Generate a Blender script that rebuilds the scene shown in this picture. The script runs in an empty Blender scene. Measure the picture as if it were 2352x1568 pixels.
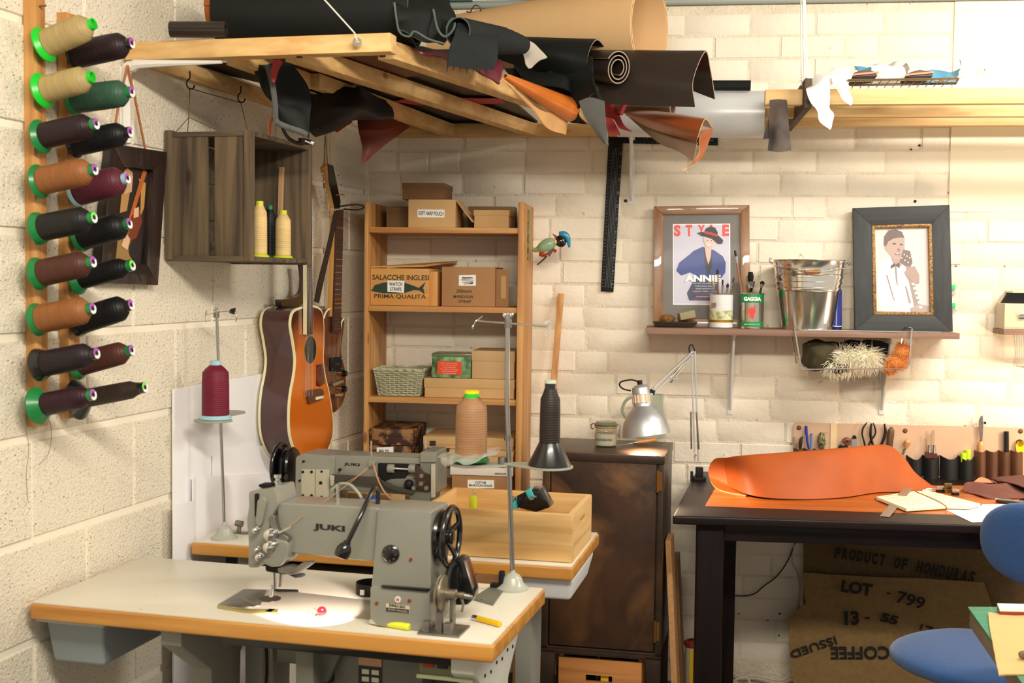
import bpy, bmesh, math, random
from mathutils import Vector, Matrix, noise
random.seed(7)
R = math.radians
sc = bpy.context.scene
COL = sc.collection
PI = math.pi

# ------------------------------------------------------------------ camera
F = 2760.0; RHO = .012; TH = math.atan(144 / 2760.0); H = 1.48
cam_d = bpy.data.cameras.new('camera'); cam = bpy.data.objects.new('camera', cam_d); COL.objects.link(cam)
cam_d.sensor_width = 36; cam_d.lens = F / 2352 * 36; cam_d.clip_start = .05; cam_d.clip_end = 60
right = Vector((math.cos(RHO), math.sin(RHO) * math.sin(TH), math.sin(RHO) * math.cos(TH)))
fwd = Vector((0, math.cos(TH), -math.sin(TH)))
up = right.cross(fwd)
cm = Matrix((right, up, -fwd)).transposed().to_4x4(); cm.translation = Vector((0, 0, H))
cam.matrix_world = cm
cam_d.dof.use_dof = True; cam_d.dof.focus_distance = 3.9; cam_d.dof.aperture_fstop = 6.3
sc.camera = cam
sc.view_settings.view_transform = 'Standard'; sc.view_settings.look = 'None'
sc.view_settings.gamma = 1; sc.view_settings.use_curve_mapping = False
sc.view_settings.exposure = 0.2

# ------------------------------------------------------------------ world and ceiling lights
w = bpy.data.worlds.new('world'); sc.world = w; w.use_nodes = True
w.node_tree.nodes['Background'].inputs[0].default_value = (1.0, .92, .80, 1)
w.node_tree.nodes['Background'].inputs[1].default_value = .62

def area(name, loc, aim, sx, sy, power, col):
    l = bpy.data.lights.new(name, 'AREA'); l.shape = 'RECTANGLE'; l.size = sx; l.size_y = sy
    l.energy = power; l.color = col
    o = bpy.data.objects.new(name, l); COL.objects.link(o); o.location = loc
    o.rotation_euler = (Vector(aim) - Vector(loc)).to_track_quat('-Z', 'Y').to_euler()
    return o
# fluorescent tubes under the ceiling, out of the frame
area('ceiling_tube', (.35, .9, 2.44), (-.1, 3.2, 1.2), 1.5, .12, 52, (1, .92, .78))
area('ceiling_tube', (2.05, 2.75, 2.46), (1.85, 4.0, 1.2), 1.4, .10, 38, (1, .95, .86))

# ------------------------------------------------------------------ frames
def yawM(x, y, deg):
    return Matrix.Translation((x, y, 0)) @ Matrix.Rotation(R(deg), 4, 'Z')

class Fr:
    """a place in the room: local axes plus the view ray of a photo pixel met with one of its planes"""
    def __init__(s, M): s.M = M; s.Mi = M.inverted()
    def ray(s, px, py):
        u = (px - 1176) / F; v = (py - 784) / F
        d = fwd + right * u - up * v
        return s.Mi @ Vector((0, 0, H)), s.Mi.to_3x3() @ d
    def _i(s, px, py, k, val):
        o, d = s.ray(px, py); t = (val - o[k]) / d[k]; return o + d * t
    def X(s, px, py, x): return s._i(px, py, 0, x)
    def Y(s, px, py, y): return s._i(px, py, 1, y)
    def Z(s, px, py, z): return s._i(px, py, 2, z)
    def D(s, px, py, d):
        o = Vector((0, 0, H)); u = (px - 1176) / F; v = (py - 784) / F
        r = fwd + right * u - up * v
        return s.Mi @ (o + r * (d / r.y))
W = Fr(Matrix.Identity(4))
CX, CY = -.554, 4.524
FB = Fr(yawM(CX, CY, -7.06))        # back wall: x along the wall, -y into the room
FL = Fr(yawM(CX, CY, -14.63))       # left wall: x off the wall, y along it
_c = W.Z(68, 1382, .766)
FT = Fr(yawM(_c.x, _c.y, -14.63))   # front sewing table
_c = W.Z(439, 1243, .766)
F2 = Fr(yawM(_c.x, _c.y, -13.0))    # rear sewing table
_c = W.Z(1525, 1047, .92)
FC = Fr(yawM(_c.x, _c.y, -12.0))    # cabinet, origin at its front right corner
DZ = .79
_c = W.Z(1545, 1183, DZ)
FD = Fr(yawM(_c.x, _c.y, -6.0))     # dark table, origin front left corner

# ------------------------------------------------------------------ materials
def lin(c):
    return tuple(((x / 255) / 12.92 if x / 255 <= .04045 else ((x / 255 + .055) / 1.055) ** 2.4) for x in c) + (1,)
MATS = {}
def pm(name, col, rough=.5, metal=0, var=0, vs=8, col2=None, bump=0, bs=60, stretch=None, spec=.5, coat=0, trans=0, alpha=1, emit=0, speck=None, sheen=0, detail=4, lo=.35, hi=.65, wave=0):
    if name in MATS: return MATS[name]
    m = bpy.data.materials.new(name); MATS[name] = m; m.use_nodes = True
    nt = m.node_tree; N = nt.nodes; L = nt.links; b = N['Principled BSDF']
    c = lin(col)
    b.inputs['Base Color'].default_value = c; b.inputs['Roughness'].default_value = rough
    b.inputs['Metallic'].default_value = metal; b.inputs['Specular IOR Level'].default_value = spec
    b.inputs['Coat Weight'].default_value = coat; b.inputs['Transmission Weight'].default_value = trans
    b.inputs['Alpha'].default_value = alpha; b.inputs['Sheen Weight'].default_value = sheen
    b.inputs['Coat Roughness'].default_value = .12
    if emit:
        b.inputs['Emission Color'].default_value = c; b.inputs['Emission Strength'].default_value = emit
    tc = mp = None
    if var or col2 or bump or speck or wave:
        tc = N.new('ShaderNodeTexCoord'); mp = N.new('ShaderNodeMapping')
        L.new(tc.outputs['Object'], mp.inputs['Vector'])
        if stretch: mp.inputs['Scale'].default_value = stretch
    last = None
    if var or col2:
        n = N.new('ShaderNodeTexNoise'); n.inputs['Scale'].default_value = vs; n.inputs['Detail'].default_value = detail
        L.new(mp.outputs[0], n.inputs['Vector'])
        r = N.new('ShaderNodeValToRGB'); L.new(n.outputs[0], r.inputs[0])
        c2 = lin(col2) if col2 else tuple(x * (1 - var) for x in c[:3]) + (1,)
        r.color_ramp.elements[0].position = lo; r.color_ramp.elements[0].color = c
        r.color_ramp.elements[1].position = hi; r.color_ramp.elements[1].color = c2
        L.new(r.outputs[0], b.inputs['Base Color']); last = r
    if speck:                                   # (scale, threshold, colour): fine dots of their own colour
        n = N.new('ShaderNodeTexNoise'); n.inputs['Scale'].default_value = speck[0]; n.inputs['Detail'].default_value = 1.5
        L.new(mp.outputs[0], n.inputs['Vector'])
        r = N.new('ShaderNodeValToRGB'); L.new(n.outputs[0], r.inputs[0])
        r.color_ramp.elements[0].position = speck[1]; r.color_ramp.elements[0].color = (0, 0, 0, 1)
        r.color_ramp.elements[1].position = speck[1] + .045; r.color_ramp.elements[1].color = (1, 1, 1, 1)
        mx = N.new('ShaderNodeMix'); mx.data_type = 'RGBA'
        L.new(r.outputs[0], mx.inputs[0])
        if last: L.new(last.outputs[0], mx.inputs[6])
        else: mx.inputs[6].default_value = c
        mx.inputs[7].default_value = lin(speck[2])
        L.new(mx.outputs[2], b.inputs['Base Color'])
    h = None
    if bump:
        n = N.new('ShaderNodeTexNoise'); n.inputs['Scale'].default_value = bs; n.inputs['Detail'].default_value = 5
        n.inputs['Roughness'].default_value = .6
        L.new(mp.outputs[0], n.inputs['Vector'])
        h = N.new('ShaderNodeBump'); h.inputs['Strength'].default_value = bump; h.inputs['Distance'].default_value = .01
        L.new(n.outputs[0], h.inputs['Height']); L.new(h.outputs[0], b.inputs['Normal'])
    if wave:
        wv = N.new('ShaderNodeTexWave'); wv.bands_direction = 'Z'; wv.inputs['Scale'].default_value = wave
        wv.inputs['Distortion'].default_value = .4
        L.new(tc.outputs['Object'], wv.inputs['Vector'])
        h2 = N.new('ShaderNodeBump'); h2.inputs['Strength'].default_value = .2; h2.inputs['Distance'].default_value = .002
        L.new(wv.outputs[0], h2.inputs['Height']); L.new(h2.outputs[0], b.inputs['Normal'])
        if h: L.new(h.outputs[0], h2.inputs['Normal'])
    return m

def wood(name, c1, c2, axis='x', s=1.0, rough=.55, coat=0, knots=True, bump=.12, spec=.5):
    if name in MATS: return MATS[name]
    m = bpy.data.materials.new(name); MATS[name] = m; m.use_nodes = True
    nt = m.node_tree; N = nt.nodes; L = nt.links; b = N['Principled BSDF']
    b.inputs['Roughness'].default_value = rough; b.inputs['Coat Weight'].default_value = coat; b.inputs['Specular IOR Level'].default_value = spec
    tc = N.new('ShaderNodeTexCoord'); mp = N.new('ShaderNodeMapping'); L.new(tc.outputs['Object'], mp.inputs[0])
    a, c = 2.2 * s, 38 * s
    mp.inputs['Scale'].default_value = {'x': (a, c, c), 'y': (c, a, c), 'z': (c, c, a)}[axis]
    n = N.new('ShaderNodeTexNoise'); n.inputs['Scale'].default_value = 1; n.inputs['Detail'].default_value = 6
    n.inputs['Distortion'].default_value = .6
    L.new(mp.outputs[0], n.inputs['Vector'])
    r = N.new('ShaderNodeValToRGB'); L.new(n.outputs[0], r.inputs[0])
    r.color_ramp.elements[0].position = .36; r.color_ramp.elements[0].color = lin(c1)
    r.color_ramp.elements[1].position = .66; r.color_ramp.elements[1].color = lin(c2)
    out = r.outputs[0]
    if knots:
        v = N.new('ShaderNodeTexVoronoi'); v.inputs['Scale'].default_value = 1
        m2 = N.new('ShaderNodeMapping'); L.new(tc.outputs['Object'], m2.inputs[0])
        m2.inputs['Scale'].default_value = {'x': (4, 10, 10), 'y': (10, 4, 10), 'z': (10, 10, 4)}[axis]
        L.new(m2.outputs[0], v.inputs['Vector'])
        r2 = N.new('ShaderNodeValToRGB'); L.new(v.outputs['Distance'], r2.inputs[0])
        r2.color_ramp.elements[0].position = .06; r2.color_ramp.elements[0].color = (.28, .16, .09, 1)
        r2.color_ramp.elements[1].position = .11; r2.color_ramp.elements[1].color = (1, 1, 1, 1)
        mx = N.new('ShaderNodeMix'); mx.data_type = 'RGBA'; mx.blend_type = 'MULTIPLY'; mx.inputs[0].default_value = .75
        L.new(out, mx.inputs[6]); L.new(r2.outputs[0], mx.inputs[7]); out = mx.outputs[2]
    L.new(out, b.inputs['Base Color'])
    if bump:
        h = N.new('ShaderNodeBump'); h.inputs['Strength'].default_value = bump; h.inputs['Distance'].default_value = .004
        L.new(n.outputs[0], h.inputs['Height']); L.new(h.outputs[0], b.inputs['Normal'])
    return m

# ------------------------------------------------------------------ mesh builder
def crom(P, t):
    """Catmull-Rom through the list P (floats or Vectors) at t in 0..1"""
    n = len(P) - 1
    if n == 0: return P[0]
    x = t * n; i = min(int(x), n - 1); f = x - i
    p1, p2 = P[i], P[i + 1]
    p0 = P[i - 1] if i > 0 else p1 * 2 - p2
    p3 = P[i + 2] if i + 2 <= n else p2 * 2 - p1
    return (p1 * 2 + (p2 - p0) * f + (p0 * 2 - p1 * 5 + p2 * 4 - p3) * (f * f) + (p1 * 3 - p0 - p2 * 3 + p3) * (f * f * f)) * .5

def smooth(P, n): return [crom(P, i / (n - 1)) for i in range(n)]

class MB:
    def __init__(s): s.v = []; s.f = []; s.m = []; s.mi = 0
    def add(s, vs, fs):
        b = len(s.v); s.v += [Vector(p) for p in vs]; s.f += [tuple(b + i for i in f) for f in fs]; s.m += [s.mi] * len(fs); return s
    def hexa(s, p):  # bottom 0-3 counter-clockwise, top 4-7
        return s.add(p, [(0, 3, 2, 1), (4, 5, 6, 7), (0, 1, 5, 4), (1, 2, 6, 5), (2, 3, 7, 6), (3, 0, 4, 7)])
    def box(s, x0, x1, y0, y1, z0, z1):
        return s.hexa([(x0, y0, z0), (x1, y0, z0), (x1, y1, z0), (x0, y1, z0), (x0, y0, z1), (x1, y0, z1), (x1, y1, z1), (x0, y1, z1)])
    def obox(s, c, size, rot=None):
        a, b, d = (x / 2 for x in size); M = rot or Matrix.Identity(3)
        return s.hexa([Vector(c) + M @ Vector(p) for p in [(-a, -b, -d), (a, -b, -d), (a, b, -d), (-a, b, -d), (-a, -b, d), (a, -b, d), (a, b, d), (-a, b, d)]])
    def bar(s, a, b, wdt, hgt, upv=(0, 0, 1)):
        """rectangular bar whose axis runs a-b"""
        a, b = Vector(a), Vector(b); d = (b - a).normalized(); sd = d.cross(Vector(upv)).normalized(); u = sd.cross(d)
        sd *= wdt / 2; u *= hgt / 2
        return s.hexa([a - sd - u, a + sd - u, b + sd - u, b - sd - u, a - sd + u, a + sd + u, b + sd + u, b - sd + u])
    def cyl(s, a, b, r0, r1=None, n=20, cap=True):
        a, b = Vector(a), Vector(b); r1 = r0 if r1 is None else r1
        q = (b - a).to_track_quat('Z', 'Y').to_matrix(); vs = []
        for c, r in ((a, r0), (b, r1)):
            for k in range(n):
                t = 2 * PI * k / n; vs.append(c + q @ Vector((math.cos(t) * r, math.sin(t) * r, 0)))
        fs = [(k, (k + 1) % n, n + (k + 1) % n, n + k) for k in range(n)]
        if cap: fs += [tuple(range(n - 1, -1, -1)), tuple(range(n, 2 * n))]
        return s.add(vs, fs)
    def lathe(s, prof, a=(0, 0, 0), ax=(0, 0, 1), n=24, cap=True, sq=1.0):
        """prof: [(radius, height along ax)]"""
        a = Vector(a); q = Vector(ax).to_track_quat('Z', 'Y').to_matrix(); vs = []
        for r, z in prof:
            for k in range(n):
                t = 2 * PI * k / n; vs.append(a + q @ Vector((math.cos(t) * r, math.sin(t) * r * sq, z)))
        fs = []
        for i in range(len(prof) - 1):
            for k in range(n):
                fs.append((i * n + k, i * n + (k + 1) % n, (i + 1) * n + (k + 1) % n, (i + 1) * n + k))
        if cap:
            if prof[0][0] > 1e-5: fs.append(tuple(range(n - 1, -1, -1)))
            if prof[-1][0] > 1e-5: b = (len(prof) - 1) * n; fs.append(tuple(range(b, b + n)))
        return s.add(vs, fs)
    def tube(s, pts, r, n=8, cap=True, closed=False, sm=0):
        P = [Vector(p) for p in pts]
        if sm: P = smooth(P, sm)
        rr = r if isinstance(r, (list, tuple)) else [r] * len(P)
        if len(rr) != len(P): rr = [crom(list(map(float, rr)), i / (len(P) - 1)) for i in range(len(P))]
        vs = []; prev = None; m = len(P)
        for i, p in enumerate(P):
            d = (P[(i + 1) % m] - P[i - 1]) if closed else (P[min(i + 1, m - 1)] - P[max(i - 1, 0)])
            d.normalize()
            if prev is None:
                prev = d.orthogonal().normalized()
            else:
                prev = (prev - d * prev.dot(d)).normalized()
            b = d.cross(prev)
            for k in range(n):
                t = 2 * PI * k / n; vs.append(p + (prev * math.cos(t) + b * math.sin(t)) * rr[i])
        fs = []
        for i in range(m if closed else m - 1):
            for k in range(n):
                j = (i + 1) % m
                fs.append((i * n + k, i * n + (k + 1) % n, j * n + (k + 1) % n, j * n + k))
        if cap and not closed: fs += [tuple(range(n - 1, -1, -1)), tuple(range((m - 1) * n, m * n))]
        return s.add(vs, fs)
    def prism(s, pts, a0, a1, pl='xz'):
        """2D outline in plane pl, pushed from a0 to a1 along the third axis"""
        f = {'xz': lambda p, a: (p[0], a, p[1]), 'yz': lambda p, a: (a, p[0], p[1]), 'xy': lambda p, a: (p[0], p[1], a)}[pl]
        n = len(pts); vs = [f(p, a0) for p in pts] + [f(p, a1) for p in pts]
        return s.add(vs, [tuple(range(n - 1, -1, -1)), tuple(range(n, 2 * n))] + [(k, (k + 1) % n, n + (k + 1) % n, n + k) for k in range(n)])
    def loft(s, rings, cap=True):
        n = len(rings[0]); vs = [p for r in rings for p in r]; fs = []
        for i in range(len(rings) - 1):
            for k in range(n): fs.append((i * n + k, i * n + (k + 1) % n, (i + 1) * n + (k + 1) % n, (i + 1) * n + k))
        if cap: fs += [tuple(range(n - 1, -1, -1)), tuple(range((len(rings) - 1) * n, len(rings) * n))]
        return s.add(vs, fs)
    def ball(s, c, r, n=16, m=10, rot=None):
        r = (r, r, r) if isinstance(r, (int, float)) else r; c = Vector(c); M = rot or Matrix.Identity(3)
        rings = []
        for i in range(m + 1):
            a = -PI / 2 + PI * i / m
            rings.append([c + M @ Vector((r[0] * math.cos(a) * math.cos(2 * PI * k / n), r[1] * math.cos(a) * math.sin(2 * PI * k / n), r[2] * math.sin(a))) for k in range(n)])
        return s.loft(rings, cap=False)
    def sheet(s, rows, th=.002, nu=24, nv=12, wob=0, ws=8, seed=0, edge=None):
        """thick sheet through rows of control points; edge: material index of the cut edge"""
        rows = [[Vector(p) for p in r] for r in rows]
        R1 = [smooth(r, nu) for r in rows]
        G = [[crom([R1[i][j] for i in range(len(rows))], k / (nv - 1)) for j in range(nu)] for k in range(nv)]
        if wob:
            for k in range(nv):
                for j in range(nu):
                    G[k][j] = G[k][j] + noise.noise_vector(G[k][j] * ws + Vector((seed, 0, 0))) * wob
        up_, dn = [], []
        for k in range(nv):
            for j in range(nu):
                a = G[k][min(j + 1, nu - 1)] - G[k][max(j - 1, 0)]; b = G[min(k + 1, nv - 1)][j] - G[max(k - 1, 0)][j]
                nn = a.cross(b); nn = nn.normalized() if nn.length > 1e-12 else Vector((0, 0, 1))
                up_.append(G[k][j] + nn * th / 2); dn.append(G[k][j] - nn * th / 2)
        o = nu * nv; f = []
        for k in range(nv - 1):
            for j in range(nu - 1):
                q = (k * nu + j, k * nu + j + 1, (k + 1) * nu + j + 1, (k + 1) * nu + j)
                f.append(q); f.append(tuple(o + i for i in reversed(q)))
        s.add(up_ + dn, f)
        base = len(s.v) - 2 * o
        rim = [j for j in range(nu)] + [k * nu + nu - 1 for k in range(1, nv)] + [(nv - 1) * nu + j for j in range(nu - 2, -1, -1)] + [k * nu for k in range(nv - 2, 0, -1)]
        mi = s.mi
        if edge is not None: s.mi = edge
        for i in range(len(rim)):
            a, b = rim[i], rim[(i + 1) % len(rim)]
            s.f.append((base + b, base + a, base + o + a, base + o + b)); s.m.append(s.mi)
        s.mi = mi
        return s
    def roll(s, a, b, ra, rb, turns=2.2, gap=.004, th=.0025, n=90, nv=10, start=0, sq=1.0, sgn=1, edge=None, flap=None, wob=0):
        """rolled sheet with its axis a-b: a spiral cross-section; flap = 2D points (right, up) that continue the outer end"""
        a, b = Vector(a), Vector(b); d = (b - a).normalized(); sd = d.cross(Vector((0, 0, 1))).normalized(); u = sd.cross(d)
        rows = []
        for i in range(nv):
            t = i / (nv - 1); c = a.lerp(b, t); r = ra + (rb - ra) * t; row = []
            for k in range(n):
                q = k / (n - 1); th_ = start + sgn * 2 * PI * turns * q
                rad = max(r - gap * turns * q, .002)
                row.append(c + sd * (math.cos(th_) * rad) + u * (math.sin(th_) * rad * sq))
            if flap:
                row = [c + sd * p[0] + u * p[1] for p in reversed(flap)] + row
            rows.append(row)
        return s.sheet(rows, th, nu=len(rows[0]), nv=nv, edge=edge, wob=wob)
    def build(s, name, mat, parent, sm=40, bevel=0, seg=2, org=None):
        """link as one mesh object under parent (Thing, part object or None)"""
        if org is None:
            org = Vector(parent.org) if isinstance(parent, Thing) else (Vector(parent['_o']) if parent is not None else Vector((0, 0, 0)))
        me = bpy.data.meshes.new(name); me.from_pydata([p - org for p in s.v], [], s.f)
        mats = mat if isinstance(mat, (list, tuple)) else [mat]
        for m in mats: me.materials.append(m)
        if len(mats) > 1: me.polygons.foreach_set('material_index', s.m)
        bm = bmesh.new(); bm.from_mesh(me)
        bmesh.ops.remove_doubles(bm, verts=bm.verts, dist=1e-6)
        bmesh.ops.recalc_face_normals(bm, faces=bm.faces)
        if bevel:
            es = [e for e in bm.edges if len(e.link_faces) == 2 and e.calc_face_angle(0) > R(25)]
            bmesh.ops.bevel(bm, geom=es, offset=bevel, segments=seg, profile=.6, affect='EDGES', clamp_overlap=True)
        bm.to_mesh(me); bm.free()
        me.shade_smooth(); me.set_sharp_from_angle(angle=R(sm))
        o = bpy.data.objects.new(name, me); COL.objects.link(o); o['_o'] = list(org)
        if isinstance(parent, Thing): o.parent = parent.root
        elif parent is not None: o.parent = parent
        return o

class Thing:
    def __init__(s, name, label, cat, fr, org=(0, 0, 0), group=None):
        s.fr = fr; s.org = Vector(org)
        s.root = bpy.data.objects.new(name, None); COL.objects.link(s.root); s.root.empty_display_size = .05
        s.root.matrix_world = fr.M @ Matrix.Translation(s.org)
        s.root['label'] = label; s.root['category'] = cat
        if group: s.root['group'] = group

def solo(name, label, cat, mb, mat, fr, org=(0, 0, 0), group=None, kind=None, **k):
    o = mb.build(name, mat, None, org=Vector(org), **k)
    o.matrix_world = fr.M @ Matrix.Translation(Vector(org))
    if label: o['label'] = label
    if cat: o['category'] = cat
    if group: o['group'] = group
    if kind: o['kind'] = kind
    return o
def struct(name, mb, mat, fr, **k):
    return solo(name, None, None, mb, mat, fr, kind='structure', **k)

def rotM(nx):
    """text plane: faces -y of the frame ('y'), +x ('x') or up ('z')"""
    if nx == 'y': return Matrix(((1, 0, 0), (0, 0, -1), (0, 1, 0)))
    if nx == 'x': return Matrix(((0, 0, 1), (1, 0, 0), (0, 1, 0)))
    return Matrix.Identity(3)
def text(s, parent, c, wd, ht, mat, nx='y', rot=0, name='lettering', bold=0, M3=None, shear=0, mirror=False):
    """flat lettering wd x ht centred at c (frame coordinates)"""
    cu = bpy.data.curves.new('t', 'FONT'); cu.body = s; cu.size = 1; cu.align_x = 'CENTER'; cu.align_y = 'CENTER'
    cu.offset = bold; cu.shear = shear; cu.extrude = .001; cu.resolution_u = 3
    to = bpy.data.objects.new('t', cu); COL.objects.link(to)
    dg = bpy.context.evaluated_depsgraph_get(); me = bpy.data.meshes.new_from_object(to.evaluated_get(dg))
    bpy.data.objects.remove(to)
    xs = [v.co.x for v in me.vertices]; ys = [v.co.y for v in me.vertices]
    cx, cy = (min(xs) + max(xs)) / 2, (min(ys) + max(ys)) / 2
    sx = wd / max(max(xs) - min(xs), 1e-6); sy = ht / max(max(ys) - min(ys), 1e-6)
    if mirror: sx = -sx
    M = (M3 or rotM(nx)) @ Matrix.Rotation(rot, 3, 'Z')
    org = Vector(parent.org) if isinstance(parent, Thing) else Vector(parent['_o'])
    c = Vector(c)
    for v in me.vertices:
        v.co = c + M @ Vector(((v.co.x - cx) * sx, (v.co.y - cy) * sy, v.co.z * .3)) - org
    me.materials.clear(); me.materials.append(mat)
    o = bpy.data.objects.new(name, me); COL.objects.link(o); o.parent = parent.root if isinstance(parent, Thing) else parent
    o['_o'] = list(org)
    return o
def flat(parent, pts, mat, name, nx='y', d=0.0, th=.0006):
    """thin flat print or label; pts are 2D in the plane, d its place along the normal axis"""
    mb = MB()
    pl = {'y': 'xz', 'x': 'yz', 'z': 'xy'}[nx]
    mb.prism(pts, d, d + th, pl)
    return mb.build(name, mat, parent)
def rect(x0, x1, z0, z1): return [(x0, z0), (x1, z0), (x1, z1), (x0, z1)]
def circ(cx, cz, r, n=20, rz=None): return [(cx + r * math.cos(2 * PI * k / n), cz + (rz or r) * math.sin(2 * PI * k / n)) for k in range(n)]
# ------------------------------------------------------------------ material palette
PLAST = pm('painted_block', (236, 226, 206), .85, var=.05, vs=3, bump=.62, bs=130, speck=(210, .655, (140, 122, 96)), stretch=(1, .7, 1))
MORT = pm('painted_mortar', (238, 229, 210), .8, bump=.15, bs=40)
BRK = pm('painted_brick', (236, 225, 206), .75, var=.04, vs=4, bump=.34, bs=30, speck=(30, .74, (205, 185, 150)))
BRKM = pm('painted_brick_joint', (234, 221, 198), .8, var=.16, vs=9, bump=.8, bs=60, speck=(34, .715, (168, 128, 100)))
SMOOTHW = pm('smooth_plaster', (242, 232, 206), .7, bump=.25, bs=110)
PINE = {a: wood('pine_' + a, (226, 188, 128), (204, 158, 96), a, 1.0) for a in 'xyz'}
PINED = {a: wood('aged_pine_' + a, (208, 156, 92), (172, 112, 56), a, .9) for a in 'xyz'}
CRATEW = wood('weathered_crate_wood', (112, 94, 70), (66, 54, 42), 'z', 1.1, .85, bump=.4)
CRATEX = wood('weathered_crate_wood_flat', (104, 88, 66), (62, 52, 42), 'x', 1.1, .85, bump=.4)
EDGE = wood('varnished_table_edge', (206, 148, 70), (176, 116, 48), 'x', .8, .4, coat=.2, knots=False)
LAM = pm('grey_laminate', (222, 216, 200), .35, var=.05, vs=6, speck=(45, .76, (150, 140, 125)))
STEEL = pm('grey_steel', (150, 150, 146), .45, .6)
CHROME = pm('chrome', (225, 225, 225), .12, 1)
DULL = pm('dull_metal', (150, 146, 138), .38, .85, var=.25, vs=30)
BLACK = pm('black_gloss', (16, 16, 17), .22, coat=.4)
BLKM = pm('black_matt', (17, 17, 18), .6, spec=.3)
WHITEM = pm('white_metal', (225, 222, 216), .4)
PAPER = pm('white_paper', (245, 243, 236), .8)
INK = pm('ink', (38, 36, 44), .6)
CARD = pm('kraft_card', (206, 166, 112), .8, var=.06, vs=12)
CARD2 = pm('corrugated_card', (172, 126, 82), .8, var=.08, vs=10)
JGREY = pm('machine_enamel', (136, 135, 125), .3, coat=.25, var=.06, vs=9)
JGREY2 = pm('machine_enamel_dark', (112, 112, 102), .4, var=.15, vs=14)
GREYPL = pm('grey_plastic', (150, 154, 156), .5)
DARKW = wood('black_stained_wood', (34, 21, 20), (18, 12, 12), 'x', .8, .42, coat=.06, knots=False, spec=.22)
DARKWZ = wood('black_stained_wood_upright', (30, 18, 17), (16, 10, 10), 'z', .8, .5, knots=False, spec=.15)

# ------------------------------------------------------------------ the room
mb = MB(); mb.box(-3.2, 4.4, -3.5, 6.2, -.12, 0)
struct('floor', mb, pm('concrete_floor', (120, 112, 100), .8, var=.2, vs=3, bump=.1, bs=20), W)
mb = MB(); mb.box(-3.2, 4.4, -3.5, 6.2, 2.56, 2.66)
struct('ceiling', mb, pm('ceiling_paint', (214, 214, 206), .8, bump=.05), W)

mb = MB(); mb.box(-.16, -.005, -4.6, 0.1, 0, 2.56)
wl = struct('wall_left', mb, MORT, FL)
zc = [-.02, .21, .44, .665, .89, 1.118, 1.342, 1.568, 1.795, 2.02, 2.245, 2.47]
def brickpiece(mbx, ax, a0, a1, z0, z1, d0, d1, ch):
    """chamfered block proud of its wall; ax 'L': on the left wall (faces +x), 'B': on the back wall (faces -y)"""
    if ax == 'L': p = lambda a, z, d: (d, a, z)
    else: p = lambda a, z, d: (a, -d, z)
    q = [p(a0, z0, d0), p(a1, z0, d0), p(a1, z1, d0), p(a0, z1, d0), p(a0 + ch, z0 + ch, d1), p(a1 - ch, z0 + ch, d1), p(a1 - ch, z1 - ch, d1), p(a0 + ch, z1 - ch, d1)]
    return mbx.hexa(q)
for i in range(len(zc) - 1):
    y = -1.564 + (.2 if i % 2 else 0) - .4 * 4
    while y < -.001:
        y1 = min(y + .4, -.002)
        if y1 > -2.55 and y1 - y > .03 and zc[i] > .15:
            b = MB(); brickpiece(b, 'L', y + .003, y1 - .003, zc[i] + .007, zc[i + 1] - .007, -.006, random.uniform(-.001, .0015), .004)
            b.build('brick', PLAST, wl)
        y += .4
mb = MB(); mb.box(-.1, 3.6, .0012, .16, 0, 2.56); PX = FB.Y(2181, 400, 0).x
wb = struct('wall_back', mb, BRKM, FB)
rest = MB(); CZ = 1.463; CH = .0813; BL = .236
for k in range(-13, 18):
    z0, z1 = CZ - CH * (k + 1), CZ - CH * k
    if z0 < .01 or z1 > 2.50: continue
    x = -BL * (.5 if k % 2 else 0) + random.uniform(-.02, .02); 
    while x < 2.42:
        x1 = x + BL + random.uniform(-.012, .012)
        if random.random() < .16: x1 = x + BL * .5
        a, b_ = max(x, .004), min(x1, 2.42)
        if z0 > 1.73 and b_ > PX: b_ = min(b_, PX - .002)
        if b_ - a > .03:
            t = MB() if (a > .27 and not (z1 < .5 and a < .95)) else rest
            brickpiece(t, 'B', a + .002, b_ - .002, z0 + .002, z1 - .002, -.003, random.uniform(-.0004, .0026), random.uniform(.004, .007))
            if t is not rest: t.build('brick', BRK, wb)
        x = x1
    if z0 > 1.73: pass
o = rest.build('painted_brickwork', BRK, wb); o['kind'] = 'stuff'
b = MB(); b.box(PX, 3.5, -.004, .006, 1.735, 2.5); b.build('plaster_patch', SMOOTHW, wb)
# drill holes and a red scrape where paint has come off the bricks
for px, py, r in ((2112, 334, .004), (2093, 343, .003), (2102, 462, .005), (1437, 461, .006), (1697, 1409, .003), (1791, 1409, .004), (1789, 1459, .003)):
    p = FB.Y(px, py, -.002); m = MB(); m.cyl((p.x, -.0032, p.z), (p.x, .003, p.z), r, n=10); m.build('drill_hole', pm('hole_dark', (50, 26, 20), .9), wb)
# conduit under the ceiling, teal board beside the corner
m = MB(); m.cyl((.0, -.018, 2.478), (3.4, -.018, 2.478), .012, n=12)
struct('trim_1', m, pm('grey_conduit', (150, 158, 152), .5), FB)
m = MB(); m.box(0, 3.4, -.012, .004, 2.495, 2.56); struct('trim_2', m, pm('pale_cornice', (214, 222, 222), .6), FB)
m = MB(); m.box(0, .40, -.15, -.002, 2.492, 2.515); struct('trim_3', m, pm('teal_board', (128, 176, 172), .6), FB)
# white trunking that rises in the left corner
p0, p1 = FL.X(757, 700, .012), FL.X(757, 300, .012)
m = MB(); m.box(0, .014, p0.y - .022, p0.y + .022, .85, 2.5); m.box(.014, .018, p0.y - .010, p0.y + .010, .85, 2.5)
struct('trim_4', m, pm('ivory_trunking', (226, 212, 184), .5), FL, bevel=.002)
m = MB(); m.box(-.002, .012, -.012, .0, .1, 2.5); struct('trim_5', m, MORT, FL)

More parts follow.
